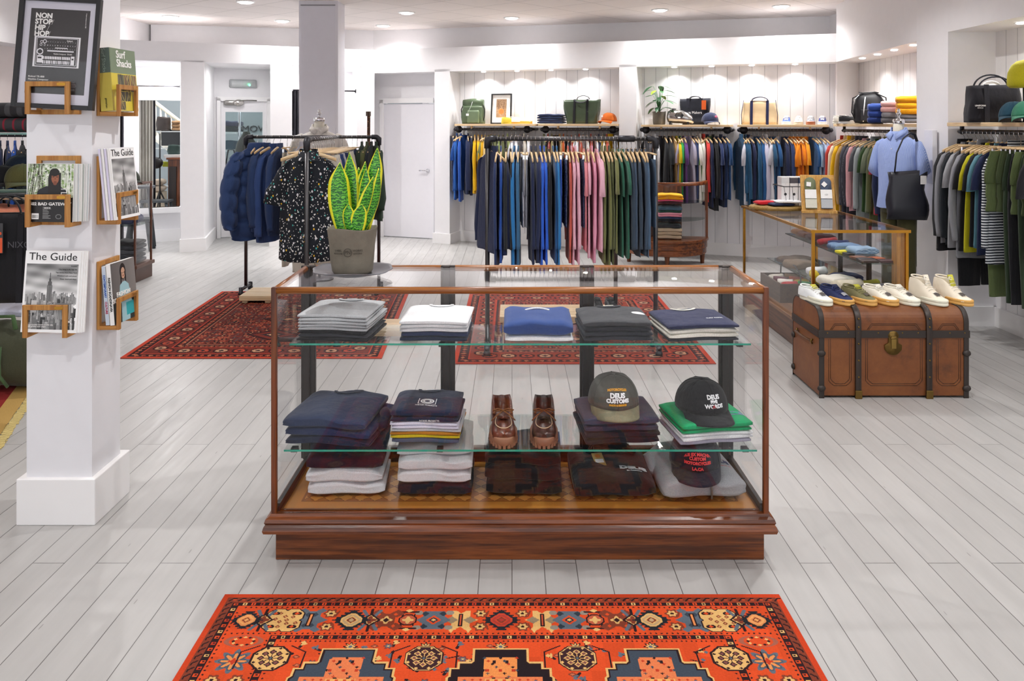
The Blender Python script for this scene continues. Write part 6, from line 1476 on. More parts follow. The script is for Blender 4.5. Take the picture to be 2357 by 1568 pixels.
wf([(1706, 'shirt', 'petrol', dict(th=.03, hscale=1.1)), (1715, 'shirt', 'petrol'), (1722, 'shirt', 'darknavy'), (1730, 'tee', 'palegrey'), (1738, 'sweater', 'petrol'), (1746, 'sweater', 'midblue', dict(cn='deep blue')), (1755, 'sweater', 'palegrey', dict(cn='pale lilac', mat=fab('ccc9dd'))), (1763, 'shirt', 'white'), (1771, 'tee', 'petrol', dict(sc_=1.12)), (1781, 'tee', 'midblue', dict(sc_=1.1)), (1792, 'tee', 'palegrey', dict(sc_=1.15)), (1802, 'sweater', 'darknavy'), (1810, 'sweater', 'navy'), (1818, 'tee', 'orange'), (1826, 'tee', 'orange', dict(mat=fab('f0941a'))), (1835, 'tee', 'orange'), (1844, 'tee', 'orange', dict(mat=fab('f2a01c'), sc_=1.1)), (1855, 'tee', 'orange', dict(sc_=1.1)), (1866, 'tee', 'midblue'), (1875, 'tee', 'skyblue'), (1884, 'tee', 'paleblue', dict(sc_=1.1)), (1892, 'tee', 'paleblue', dict(cn='powder blue', mat=fab('a5b4dc')))], W4, 'canvas bag shelf rail', .025)

# right wall: rails along the wall, garments seen broadside one behind another
def side_rail(label_shelf, label_rail, x0, off, y0, y1, z_top, rz_, depth=.40):
    s = MB().bx(0, depth, 0, y1-y0, -.03, 0).obj('shelf', wood('d6b48a', 'e6ca9f', 1, .8, .5), None, (x0, y0, z_top), bev=.003); tag(s, label_shelf, 'shelf')
    r = thing('hanging_rail', label_rail, 'clothes rail', (x0+off, y0, rz_))
    MB().tube([(0, .02, 0), (0, y1-y0-.02, 0)], .0165, 12).obj('pipe', M_STEEL, r)
    for y in (.06, (y1-y0)*.4, y1-y0-.06):
        MB().bx(-.012, .012, y-.012, y+.012, 0, z_top-.03-rz_).obj('strap', M_IRON, r); MB().tube([(0, y, 0), (depth-off, y, 0)], .014, 10).obj('arm', M_IRON, r); MB().ball((0, y, 0), .024, 10).obj('elbow', M_IRON, r)
    return x0+off
xr1 = side_rail('pale shelf in the angled recess with backpack and jumpers', 'black pipe rail in the angled recess by the mannequin', 3.64, .10, 7.22, 9.35, 1.65, 1.575)
specs = ['rust:shirt', 'cream:shirt', 'yellow:shirt', 'tan:shirt', 'charcoal:shirt', 'charcoal:shirt', 'pink:sweater', 'grey:tee', 'palegrey:shirt', 'bottle:tee', 'olive:tee', 'darkolive:shirt', 'scarlet:tee', 'darknavy:shirt', 'charcoal:tee', 'olive:trousers', 'khaki:trousers', 'black:trousers', 'bottle:trousers', 'black:sweater']
MT = {'rust': fab('b5372a'), 'cream': fab('e4d3ba'), 'charcoal': striped('2f2f38', '4a4a55', 60, 'y'), 'pink': fab('d9a3a8'), 'grey': fab('55565c'), 'palegrey': heather('9aa1a3'), 'bottle': fab('2f4a24'), 'olive': fab('6d7560'), 'scarlet': fab('c23a4c')}
for i, s_ in enumerate(specs):
    cnm, kd = s_.split(':'); D = 9.27-i*.098
    hang((xr1, D, 1.58), PI/2, kd, {'charcoal': 'charcoal striped', 'pink': 'dusty pink', 'scarlet': 'raspberry'}.get(cnm, cname(cnm)), MT.get(cnm, PAL[cnm]), 'angled recess rail', f'{ORD[i]} from the far end', .03, jig=.05, swing=.35, sc_=1.02, hscale=1.15)
xr2 = side_rail('pale shelf with the large black bag and caps', 'black pipe rail under the large black bag', 3.53, .09, 4.6, 6.70, 1.66, 1.588)
YST = striped('e3e6ea', '1d2430', 19, 'z')
specs = [('black', 'jacket', 0), ('grey', 'sweater', 0), ('offblack', 'sweater', 0), ('palegrey', 'tee', 0), ('black', 'trousers', 0), ('grey', 'shirt', 0), ('black', 'tee', 0), ('lemon', 'tee', 0), ('black', 'tee', 0), ('tealblue', 'tee', 0), ('darknavy', 'tee', 0), ('olive', 'trousers', 0), ('stripe', 'shirt', 0), ('olive', 'shorts', 0), ('darkolive', 'shorts', 0), ('bottle', 'trousers', 0), ('black', 'trousers', 0), ('olive', 'shorts', 0), ('bottle', 'trousers', 0), ('darkolive', 'shorts', 0), ('black', 'tee', 0)]
MT2 = {'lemon': fab('c4bd1a'), 'tealblue': fab('5e8d9c'), 'olive': fab('5d6b42'), 'darkolive': fab('4a5637'), 'bottle': fab('33422f'), 'stripe': YST, 'palegrey': heather('a5a6aa'), 'grey': heather('8d8e94'), 'black': fab('1f1f23')}
for i, (cnm, kd, _) in enumerate(specs):
    D = 6.60-i*.056
    hang((xr2, D, 1.593), PI/2, kd, {'stripe': 'navy and white striped', 'lemon': 'acid yellow', 'tealblue': 'dusty teal'}.get(cnm, cname(cnm)), MT2.get(cnm, PAL.get(cnm)), 'front right rail', f'{ORD[i]} from the pier', .022, jig=.04, swing=.2, sc_=1.35 if i == 13 else 1.08, hscale={'trousers': 1.12, 'shorts': 1.0}.get(kd, 1.2))
# ================================================================== things on the wall shelves
ran = math.atan2(ru.y, ru.x)
def shelf_at(px, back=.2):
    p = on_line(px, fa+rn*back, fb_+rn*back); return p
def rrect(w_, d_, r, n=5):
    out = []
    for cx_, cy_, a0 in ((w_/2-r, d_/2-r, 0), (-w_/2+r, d_/2-r, PI/2), (-w_/2+r, -d_/2+r, PI), (w_/2-r, -d_/2+r, 1.5*PI)):
        for i in range(n+1): a = a0+PI/2*i/n; out.append((cx_+r*math.cos(a), cy_+r*math.sin(a)))
    return out
def bag_body(w0, d0, w1, d1, h, sag=.0, n=8, seed=0):
    R = random.Random(seed); ph = [R.uniform(0, 6) for _ in range(4)]; rings = []
    for i in range(n+1):
        f = i/n; w_ = w0+(w1-w0)*f; d_ = d0+(d1-d0)*f; b = 1+.05*math.sin(PI*f)
        ring = [(x*b+.006*math.sin(7*y*10+f*6+ph[0]), y*b+.010*math.sin(x*22+f*5+ph[1])*math.sin(PI*min(1, f*1.2)), h*f-(sag*math.sin((x/w_+.5)*PI)**2 if i == n else 0)+(.006*math.sin(x*30+ph[2]) if i == n else 0)) for x, y in rrect(w_, d_, min(w_, d_)*.3)]
        rings.append(ring)
    top = rings[-1]; inner = [(x*.93, y*.85, z-.004) for x, y, z in top]; deep = [(x*.9, y*.8, z-.06) for x, y, z in top]
    return MB().loft(rings+[inner, deep])
def tote(label, p, rz, w0, w1, d_, h, mat, strap, band=True, hh=.12, handle_over=False, name='tote_bag', seed=0, sag=.02, hang_down=False):
    t = thing(name, label, 'bag', p, rz)
    bag_body(w0, d_, w1, d_*.55, h, sag, seed=seed).obj('body', mat, t)
    for y in (-1, 1):
        for x in (-1, 1):
            if band: MB().loft([[(x*w0*.22-.016, y*(d_/2*(1-.45*f)*(1+.05*math.sin(PI*f))+.006), h*f), (x*w0*.22+.016, y*(d_/2*(1-.45*f)*(1+.05*math.sin(PI*f))+.006), h*f)] for f in [i/8 for i in range(9)]], 0, False, False).obj('strap', strap, t)
        pts = []
        for i in range(17):
            u_ = i/16; a = PI*u_; x = -w0*.22*math.cos(a)
            z = h+(hh*math.sin(a) if not (hang_down and y < 0) else -hh*.9*math.sin(a)); yy = y*(d_*.28+.004)+(0 if not (hang_down and y < 0) else -.035*math.sin(a))
            pts.append((x, yy, z))
        MB().tube(pts, .011, 8, flat=.35).obj('handle', strap, t)
    return t
GRNB = plain('4f5f45', .45); BLKW = fab('1b1b20')
p = shelf_at(1090); z = SZ+.001
bp = thing('backpack', 'olive green roll-top backpack on the shelf beside the framed print', 'bag', (p.x, p.y, z), ran)
bag_body(.31, .17, .29, .15, .25, .0, seed=2).obj('body', GRNB, bp)
for k, zz_ in enumerate((.255, .285)): MB().tube([(-.15, 0, zz_), (0, -.01, zz_+.006), (.15, 0, zz_)], [.03, .036, .03], 12, flat=1.6).obj('rolled_top', GRNB, bp)
MB().loft([[(x, y-.1, zz_) for x, y in rrect(.17*k, .05*k, .02)] for zz_, k in ((.01, .96), (.03, 1), (.16, 1), (.185, .92))]).obj('front_pocket', plain('66775a', .45), bp, (.04, 0, 0))
MB().tube([(-.05, 0, .31), (-.04, -.01, .335), (.04, -.01, .335), (.05, 0, .31)], .01, 8).obj('grab_handle', BLKW, bp)
for s in (-1, 1): MB().tube([(s*.14, -.02, .27), (s*.175, -.02, .2), (s*.17, -.02, .1), (s*.15, -.01, .04)], .011, 8, flat=.5).obj('side_strap', BLKW, bp)
MB().tube([(.02, -.085, .3), (.02, -.125, .25), (-.03, -.13, .15)], .002, 5).obj('cord', WHT, bp); MB().box((-.035, -.13, .125), (.04, .004, .03)).obj('hang_tag', M_PAPER, bp)
p = shelf_at(1153, .28)
fp = thing('framed_print', 'black framed print of an orange shape on brown, leaning beside the backpack', 'picture', (p.x, p.y, z), ran, rot=(-.08, 0, ran))
w_, h_ = .30, .415; m = MB()
for x in (-w_/2+.008, w_/2-.008): m.bx(x-.008, x+.008, -.012, .012, 0, h_)
for zz_ in (.008, h_-.008): m.bx(-w_/2+.016, w_/2-.016, -.012, .012, zz_-.008, zz_+.008)
m.obj('frame', plain('17171a', .4), fp); MB().bx(-w_/2+.01, w_/2-.01, .002, .01, .01, h_-.01).obj('mount', M_PAPER, fp)
c = Canvas(.15, .25, 40, 64, 'a58465'); R = random.Random(2)
for i in range(60): c.line(R.random()*.15, R.random()*.25, R.random()*.15, R.random()*.25, .003, R.choice(('8a6a4c', 'c2a283', '7a5a44')))
c.ell(.075, .17, .042, .038, 'd08a4a'); c.ell(.075, .172, .032, .03, 'b9763c'); c.line(.04, .13, .03, .03, .006, '6d4d38'); c.line(.11, .13, .12, .05, .006, '6d4d38')
mk('print', c.mesh('print', COVER), fp, (0, .0, .215), (PI/2, 0, 0))
for px, lab, cc in ((1178, 'yellow and white trainer in front of the framed print', 'd9c23a'), (1201, 'white trainer with an orange sole beside the framed print', 'efeae6')):
    p = shelf_at(px, .12); sneaker(lab, plain(cc, .7), plain('e8b34a', .6) if px > 1190 else plain('e3cf4a', .6), M_PAPER, p.x, p.y, z, ran-PI/2+(.5 if px < 1190 else .3), group=None)
p = shelf_at(1270, .2)
stack(p.x, p.y, z, [('navy', NAVY, .035, 'jeans'), ('navy', fab('2b3454'), .032, 'jeans'), ('navy', NAVY, .032, 'jeans'), ('navy', fab('2b3454'), .034, 'jeans')], .33, .26, 'pile by the shopper bag', ran, .005, .7)
p = shelf_at(1340, .2)
t = tote('dark green waxed shopper bag with black straps on the wall shelf', (p.x, p.y, z), ran, .39, .50, .17, .32, plain('3f4c3a', .25), BLKW, hh=.05, hang_down=True, name='shopper_bag', seed=5, sag=.0)
def shelf_cap(label, px, crown, brim, back, rz, s, zz_=None):
    p = shelf_at(px, back); return cap(label, crown, brim, p.x, p.y, z+.035 if zz_ is None else zz_, rz, -.05, s)
t, o = shelf_cap('orange corduroy cap at the end of the green shopper shelf', 1402, fab('c2611c'), fab('d0661a'), .17, ran-.5, .95)
MB().ball((-.02, -.108, .06), (.014, .004, .014), 10).obj('badge', M_PAPER, o)
# plant shelf
z = SZ-.009
p = shelf_at(1517, .13); pl2 = thing('potted_plant', 'leafy green plant in a paper pot on the wall shelf', 'potted plant', (p.x, p.y, z), ran)
paper_pot(pl2, .075, .085, .165); MB().lathe([(0, .15), (.075, .148)], 20).obj('soil', plain('2e241d', .95), pl2)
R = random.Random(12); LG = plain('2f6a33', .4); LD = plain('1f4a28', .4); LYG = plain('8aa02f', .4)
def broad_leaf(parent, a, r, zt, L, wd, mat, droop):
    m = MB(); rows = []; n = 8; base = Vector((r*math.cos(a), r*math.sin(a), zt)); dirv = Vector((math.cos(a), math.sin(a), .25)); side_ = Vector((-math.sin(a), math.cos(a), 0))
    for i in range(n+1):
        f = i/n; c_ = base+dirv*L*f+Vector((0, 0, -droop*L*f*f)); w2 = wd*math.sin(PI*min(.999, f*.93+.05))**.8/2
        rows.append([tuple(c_+side_*w2*u_+Vector((0, 0, -.18*abs(u_)*w2))) for u_ in (-1, -.5, 0, .5, 1)])
    m.loft(rows, 0, False, False); m.obj('leaf', mat, parent)
    MB().tube([(0, 0, .15), (r*.4*math.cos(a), r*.4*math.sin(a), .15+(zt-.15)*.6), tuple(base)], .003, 5).obj('stem', LG, parent)
for i in range(22):
    a = i*2.4+R.uniform(-.3, .3); zt = .2+.30*(i/22)+R.uniform(-.03, .03); broad_leaf(pl2, a, R.uniform(.03, .09), zt, R.uniform(.11, .18), R.uniform(.05, .075), R.choice((LG, LG, LD, LYG)), R.uniform(.3, .9))
p = shelf_at(1566, .13); ft = thing('fuel_tank', 'silver motorcycle fuel tank standing beside the shelf plant', 'fuel tank', (p.x, p.y, z+.005), ran)
prof = [(-.165, .03, .09), (-.15, .07, .10), (-.11, .085, .108), (-.04, .088, .105), (.04, .082, .095), (.10, .07, .08), (.145, .05, .06), (.165, .02, .045)]
MB().loft([[(x, r*.95*math.cos(2*PI*k/20), cz+r*math.sin(2*PI*k/20)) for k in range(20)] for x, r, cz in prof]).obj('shell', metal('c2c0be', .22), ft, (0, 0, -.005))
em = MB().lathe([(.0, 0), (.05, 0), (.05, .002)], 6).obj('emblem', plain('2b2b2e', .4), ft, (.0, -.0885, .11), (PI/2, 0, 0)); em.scale = (1.1, .9, 1)
em2 = MB().lathe([(.0, .001), (.043, .001), (.043, .003)], 6).obj('emblem_face', metal('b5b3b0', .3), ft, (.0, -.0885, .11), (PI/2, 0, 0)); em2.scale = (1.1, .9, 1)
text('DEUS', .032, plain('2b2b2e', .4), ft, (0, -.0925, .11), bold=.001)
MB().lathe([(.028, 0), (.03, .012), (.0, .016)], 16).obj('filler_cap', metal('77767a', .3), ft, (-.08, 0, .185))
for x in (-.12, .1): MB().bx(x-.012, x+.012, -.05, .05, -.005, .03).obj('mount_lug', M_IRON, ft)
p = shelf_at(1600, .28); t = tote('black canvas tote with white script and an orange tag, behind the fuel tank', (p.x, p.y, z), ran, .30, .37, .12, .325, fab('23242c'), fab('2b2c36'), band=False, hh=.03, seed=3, sag=.0)
text("Deus Makers", .047, M_PAPER, t, (-.02, -.066, .15), (PI/2-.05, 0, .02), sx=.9)
for x in (-.08, .08): MB().box((x, -.045, .27), (.04, .006, .12)).obj('strap', fab('2b2c36'), t)
og = MB().box((.115, -.058, .245), (.055, .003, .115)).obj('swing_tag', plain('e0611e', .5), t)
t, o = shelf_cap('navy cap with a pink badge beside the fuel tank', 1634, fab('2f3550'), fab('2f3550'), .14, ran+.5, 1.0)
MB().ball((.03, -.105, .06), (.016, .004, .016), 10).obj('badge', plain('d06a8c', .6), o)
p = shelf_at(1749, .2)
t = tote('natural canvas holdall with navy straps on the wall shelf', (p.x, p.y, z), ran, .42, .375, .18, .29, plain('d8bf97', .7), fab('20264a'), hh=.045, name='canvas_bag', seed=9, sag=.03)
for s in (-1, 1): MB().tube([(s*.205, -.09, .005), (s*.21, -.085, .12), (s*.185, -.05, .295)], .004, 5).obj('piping', fab('20264a'), t)
for px, lab, cc, so in ((1810, 'blue and white trainer, heel out, beside the canvas bag', '3f5fae', 'e9e9ee'), (1838, 'cream trainer, second from the canvas bag', 'ddd8cc', 'd0c9b8'), (1866, 'grey trainer with a brown sole, third from the canvas bag', '85868c', '9c5a38'), (1893, 'navy and red trainer, furthest from the canvas bag', '22307a', 'e6e6ea')):
    p = shelf_at(px, .18); sneaker(lab, plain(cc, .7), plain(so, .6), M_PAPER, p.x, p.y, z, ran+PI+(.0), group='running shoes on the canvas bag shelf', patch=plain('f2f2f4', .6), lining=plain('f0f0f2', .7))
# angled recess shelf
zs = 1.651
sneaker('white high trainer at the end of the recess shelf', plain('e8e4da', .7), plain('f0ece0', .6), M_PAPER, X_(1948, 9.2), 9.2, zs, -PI/2-.3, group=None)
sneaker('black trainer with white stripes beside the black backpack', plain('1c1c20', .6), plain('e6e6e6', .6), M_PAPER, X_(1962, 9.0), 9.0, zs, -PI/2-.5, group=None)
bk_ = thing('backpack', 'black drawstring backpack on the recess shelf', 'bag', (X_(2000, 8.7), 8.7, zs), -.35)
rings = []
for zz_, w2, d2 in ((0, .26, .15), (.03, .30, .18), (.14, .31, .19), (.24, .29, .17), (.29, .24, .14), (.315, .16, .10), (.33, .20, .12)):
    rings.append([(x*(1+.04*math.sin(9*y*12+zz_*40)), y, zz_+.008*math.sin(x*40)) for x, y in rrect(w2, d2, d2*.4)])
MB().loft(rings).obj('body', plain('1d1d21', .5), bk_)
MB().tube([(-.06, -.1, .02), (-.055, -.108, .15), (-.04, -.09, .28)], .006, 6).obj('white_zip', WHT, bk_); MB().bx(-.09, .1, -.11, -.085, .03, .15).obj('front_pocket', plain('232327', .5), bk_, bev=.01)
for s in (-1, 1): MB().tube([(s*.06, -.05, .32), (s*.16, -.06, .27), (s*.17, -.05, .12), (s*.13, -.05, .03)], .012, 8, flat=.5).obj('strap', BLKW, bk_)
MB().tube([(-.1, -.07, .3), (-.14, -.1, .26), (-.15, -.1, .2)], .003, 5).obj('drawcord', WHT, bk_)
DKG = heather('6e6c70'); PNKF = fab('d8a7a4'); ORG = fab('e29a12')
stack(X_(2022, 8.25), 8.25, zs, [('dark blue', fab('23356e'), .06, 'sweatshirt'), ('blue', fab('2b4288'), .07, 'sweatshirt'), ('blue', fab('34509a'), .07, 'sweatshirt')], .24, .20, 'blue pile on the recess shelf', 1.2, .01, .9)
stack(X_(2054, 8.05), 8.05, zs, [('dark grey', DKG, .055, 'sweatshirt'), ('grey', heather('85848a'), .055, 'sweatshirt'), ('pink', PNKF, .06, 'sweatshirt'), ('pale pink', PNKF, .055, 'sweatshirt')], .20, .20, 'pink recess pile', 1.2, .01, .9)
stack(X_(2092, 7.75), 7.75, zs, [('mid grey', heather('7b7a80'), .045, 'sweatshirt'), ('grey', DKG, .04, 'sweatshirt'), ('amber', ORG, .06, 'sweatshirt'), ('amber', fab('e8a51c'), .06, 'sweatshirt'), ('orange', ORG, .055, 'sweatshirt')], .24, .22, 'orange pile on the recess shelf', 1.2, .012, .9)
# big black bag shelf
zb2 = 1.661
bb = thing('holdall', 'large black canvas carrier bag with white lettering on the near shelf', 'bag', (X_(2284, 6.3), 6.3, zb2), -.18)
bag_body(.36, .22, .33, .17, .285, .035, seed=21).obj('body', fab('201f25'), bb)
for x in (-.075,): MB().loft([[(x-.018, -(.11-.022*f)*(1+.05*math.sin(PI*f))-.006, .285*f), (x+.018, -(.11-.022*f)*(1+.05*math.sin(PI*f))-.006, .285*f)] for f in [i/8 for i in range(9)]], 0, False, False).obj('band', fab('2c2c33'), bb)
for y, k in ((-.05, 1), (.05, .9)): MB().tube([(-.12*math.cos(PI*i/14)-(.03 if y < 0 else -.04), y, .26+.10*k*math.sin(PI*i/14)) for i in range(15)], .012, 8, flat=.5).obj('handle', fab('2a2a31'), bb)
text('UNIFORM', .017, M_PAPER, bb, (-.125, -.119, .125), (PI/2, 0, 0), bold=.0006); text('BRIDGE', .012, M_PAPER, bb, (-.125, -.119, .108), (PI/2, 0, 0))
MB().ball((-.01, 0, .27), (.07, .05, .05), 12).obj('paper_stuffing', M_PAPER, bb)
cap('dark teal cap on the shelf in front of the black bag', fab('23495c'), fab('23495c'), X_(2335, 5.95), 5.95, zb2+.035, -.6, -.05, 1.0)
cap('green cap with a white mark at the end of the near shelf', fab('3f8468'), fab('3f8468'), X_(2366, 5.75), 5.75, zb2+.035, -.6, -.05, 1.0)
bn = thing('beanie', 'yellow-green knitted beanie on a stand above the near shelf', 'hat', (X_(2377, 5.85), 5.95, zb2))
MB().tube([(0, 0, 0), (0, 0, .3)], .008, 8).lathe([(0, 0), (.06, 0), (.06, .008), (0, .008)], 16).obj('stand', M_IRON, bn)
MB().loft([[(r*math.cos(2*PI*k/28)*(1+.03*(k % 2)), r*math.sin(2*PI*k/28)*(1+.03*(k % 2)), zz_) for k in range(28)] for r, zz_ in ((.09, .25), (.105, .27), (.105, .31), (.1, .36), (.08, .41), (.045, .44), (.005, .45))]).obj('knit', fab('b0a81e'), bn)

# ================================================================== dress forms
def dress_form(label, x, y, z0, rz, shirt_mat, trouser_mat=None, neck=CREAM, pole=True, hem=.62, tilt=0):
    """headless display torso on a pole with chrome neck cap, wearing an open-collared shirt; z0 = height of the neck base"""
    t = thing('dress_form', label, 'mannequin', (x, y, 0), rz)
    tor = [(-.02, .055, .06), (-.05, .07, .07), (-.08, .13, .075), (-.11, .19, .09), (-.16, .215, .105), (-.25, .205, .118), (-.38, .185, .115), (-.5, .175, .11)]
    MB().loft([[(w_*math.cos(2*PI*k/28), d_*math.sin(2*PI*k/28), z0+zz_) for k in range(28)] for zz_, w_, d_ in [(.05, .052, .056)]+tor]).obj('torso', fab('dcd6c8'), t)
    MB().lathe([(.0, .048), (.056, .05), (.06, .056), (.058, .085), (.05, .09), (.02, .094), (.012, .10), (.012, .12), (.024, .128), (.024, .142), (.012, .15), (.018, .165), (.008, .178), (0, .18)], 20).obj('neck_cap', M_CHROME, t, (0, 0, z0))
    rows = [(-.055, .085, .085), (-.075, .14, .09), (-.105, .2, .105), (-.16, .228, .12), (-.25, .222, .135), (-.4, .215, .14), (-.55, .225, .145), (-hem, .235, .15)]
    sh = MB().loft([[(w_*math.cos(2*PI*k/40)+.004*math.sin(k*2.2+zz_*9), d_*math.sin(2*PI*k/40)+.010*math.sin(6*math.cos(2*PI*k/40)*2+zz_*12)*min(1, -zz_*2), z0+zz_) for k in range(40)] for zz_, w_, d_ in rows], 0, True, False).obj('shirt', shirt_mat, t)
    for s in (-1, 1):
        path = [(.165, -.09, .03), (.21, -.125, .052), (.24, -.19, .064), (.265, -.28, .072), (.285, -.37, .078)]
        rg = [[(s*(xx+r_*.75*math.cos(2*PI*k/18)), r_*.95*math.sin(2*PI*k/18), z0+zz_+.5*r_*math.cos(2*PI*k/18)) for k in range(18)] for xx, zz_, r_ in path]
        MB().loft([r[::-1] for r in rg] if s > 0 else rg, 0, True, True).obj('sleeve', shirt_mat, sh)
        MB().loft([[(s*.012, -.082, z0-.035), (s*.058, -.05, z0-.005), (s*.075, .02, z0+.01)], [(s*.03, -.112, z0-.085), (s*.10, -.085, z0-.045), (s*.098, .02, z0-.015)]], 0, False, False).obj('collar', shirt_mat, sh).modifiers.new('s', 'SOLIDIFY').thickness = .003
    MB().loft([[(.075*q*math.cos(2*PI*k/24), .072*q*math.sin(2*PI*k/24)+.005, z0+zz_-(.035 if math.sin(2*PI*k/24) < -.5 else 0)) for k in range(24)] for zz_, q in ((-.05, 1.3), (.02, 1.05), (.022, 1.0))], 0, True, False).obj('collar_stand', shirt_mat, sh)
    for k in range(4): MB().ball((0, -.128-.004*k, z0-.16-.11*k), (.006, .003, .006), 8).obj('button', M_PAPER, sh)
    if trouser_mat:
        MB().loft([[(w_*math.cos(2*PI*k/28), d_*math.sin(2*PI*k/28), z0+zz_) for k in range(28)] for zz_, w_, d_ in ((-.48, .175, .115), (-.56, .185, .125), (-.70, .19, .13))]).obj('trouser_waist', trouser_mat, t)
        for s in (-1, 1): MB().loft([[(s*xx+w_*math.cos(2*PI*k/20)+.006*math.sin(k*2+zz_*20), w_*.95*math.sin(2*PI*k/20), z0+zz_) for k in range(20)] for zz_, xx, w_ in ((-.66, .09, .10), (-.9, .095, .092), (-1.15, .10, .085), (-z0+.12, .10, .08))]).obj('trouser_leg', trouser_mat, t)
    MB().tube([(0, 0, .02), (0, 0, z0-.45)], .014, 10).lathe([(0, 0), (.15, 0), (.15, .012), (.03, .02), (0, .02)], 24).obj('stand', M_STEEL, t)
    return t
PALES = dotted('d8d2cc', [('f1eeea', .2, 1.0), ('c9bfbb', .1, 1.6)], 30, key='pale_print')
dress_form('dress form with chrome neck in a pale printed shirt, before the grey pillar', X_(735, 8.75), 8.75, 1.625, .1, PALES)
BST = striped('aebfe6', '7f95d6', 45, 'x')
dress_form('dress form in a blue striped short-sleeved shirt carrying a black tote', X_(2066, 7.0), 6.98, 1.60, -.95, BST, fab('4d4a2f'), hem=.66).scale = (.77, .88, 1)
tt = thing('tote_bag', 'black nylon tote hanging from the blue-shirted dress form', 'bag', (X_(2083, 6.85), 6.82, .86), -.2)
rings = []
for i in range(11):
    f = i/10; w_ = .31-.02*f+.012*math.sin(f*7); d_ = .05+.10*math.sin(PI*min(1, f*.95+.05))**.7*(1-f*.55)
    rings.append([(x+.010*math.sin(f*9+y*30), y+.010*math.sin(x*25+f*7), .40*f+.012*math.sin(x*14)*f) for x, y in rrect(w_, d_, d_*.42)])
MB().loft(rings).obj('body', plain('1c1d27', .38), tt)
MB().tube([(-.10, -.03, .39), (-.085, -.035, .55), (-.04, -.05, .67), (.02, -.02, .715), (.07, .03, .70), (.10, .03, .6), (.11, -.01, .39)], .012, 8, flat=.5).obj('strap', plain('191a22', .5), tt)
MB().box((.115, -.05, .33), (.045, .003, .07)).obj('price_tag', M_PAPER, tt)
# light box on the pier
o = MB().bx(X_(2117, 6.9)-.03, X_(2117, 6.9)+.012, 6.86, 7.0, 1.15, 1.60).obj('wall_box', plain('ebe9ec', .5, vary=.005), None, (0.012, -.0, 0), bev=.004)
o.location = (3.535-(X_(2117, 6.9)+.012), 0, 0); tag(o, 'plain white box fixed to the white pier beside the dress form', 'wall box')

# ================================================================== brass-edged glass counter and its goods
gx0, gx1, gy0, gy1, gzt = 2.09, 2.765, 5.75, 7.48, .91
gc = thing('glass_counter', 'brass-edged glass counter on a brown wooden base, beyond the trunk', 'display case')
WD = wood('4a2f20', '684632', 1, 1, .4)
MB().bx(gx0, gx1, gy0, gy1, .0, .19).obj('base', WD, gc, bev=.004); MB().bx(gx0-.015, gx1+.015, gy0-.015, gy1+.015, .19, .218).obj('base_top', wood('6a4a34', '8a6448', 1, 1, .4), gc, bev=.005)
M_BR2 = metal('c08a34', .25)
for x in (gx0+.011, gx1-.011):
    for y in (gy0+.011, gy1-.011):
        MB().box((x, y, (gzt+.218)/2), (.02, .02, gzt-.218)).obj('corner_post', M_BR2, gc)
for a, b in (((gx0, gy0), (gx1, gy0)), ((gx1, gy0), (gx1, gy1)), ((gx1, gy1), (gx0, gy1)), ((gx0, gy1), (gx0, gy0))):
    e_ = .021 if a[1] == b[1] else -.019; m = MB().box(((a[0]+b[0])/2, (a[1]+b[1])/2, gzt-.010), (abs(a[0]-b[0])+(e_ if a[1] == b[1] else .02), abs(a[1]-b[1])+(.02 if a[1] == b[1] else e_), .02)); m.obj('top_edge', M_BR2, gc)
gg = lambda x0, x1, y0, y1, z0, z1, nm: MB().bx(x0, x1, y0, y1, z0, z1).obj(nm, M_GLASS, gc)
gg(gx0+.01, gx1-.01, gy0+.008, gy0+.012, .22, gzt-.02, 'glass_pane'); gg(gx0+.008, gx0+.012, gy0+.02, gy1-.02, .22, gzt-.02, 'glass_pane'); gg(gx0+.012, gx1-.012, gy0+.012, gy1-.012, gzt-.006, gzt-.001, 'glass_top')
MB().bx(gx1-.012, gx1-.008, gy0+.03, gy1-.03, .22, gzt-.02).obj('glass_pane', M_GLASS, gc)
MB().bx(gx1-.075, gx1+.004, gy0+.022, gy0+.10, .22, gzt-.02).obj('end_stile', wood('9a6a2a', 'c08a3c', 2, 1, .3), gc)
for y in (gy0+.06, gy0+.55, gy0+1.1): MB().bx(gx1-.04, gx1-.02, y, y+.05, .22, gzt-.02).obj('back_stile', M_DARK, gc)
SHG = glass('smoked_shelf', (.75, .82, .80, 1))
for x0_, zz_ in ((2.46, .667), (2.30, .445)): 
    s_ = MB().bx(x0_, gx1-.045, gy0+.06, gy1-.05, zz_-.008, zz_).obj('glass_shelf', SHG, gc); MB().bx(x0_-.0015, x0_, gy0+.06, gy1-.05, zz_-.008, zz_).obj('shelf_edge', plain('2c3a38', .2), s_)
def roll(label, x, y, z, L, r, mat, rz, cat='scarf', name='rolled_scarf', band=None):
    t = thing(name, label, cat, (x, y, z+r*.8), rz)
    MB().loft([[(L*(f-.5), r*(1+.1*math.sin(5*f+k))*math.cos(2*PI*k/14), r*.8*(1+.06*math.sin(7*f+k*2))*math.sin(2*PI*k/14)) for k in range(14)] for f in [i/8 for i in range(9)]]).obj('cloth', mat, t)
    if band: MB().tube([(-.025, 0, 0), (.025, 0, 0)], r*1.06, 14, flat=.83).obj('paper_band', band, t)
    return t
fm_ = lambda lab, nm, cat, mat, x, y, z, w_, d_, h_, rz=0: tag(mk(nm, fold_mesh(w_, d_, h_, int(x*50) % 4, .5, .003), None, (x, y, z), (0, 0, rz), mat=mat), lab, cat)
TAN_ = fab('a5744c'); CHK = striped('7f9fc0', '4f6a90', 70, 'x'); zu, zl, zf = .668, .446, .219
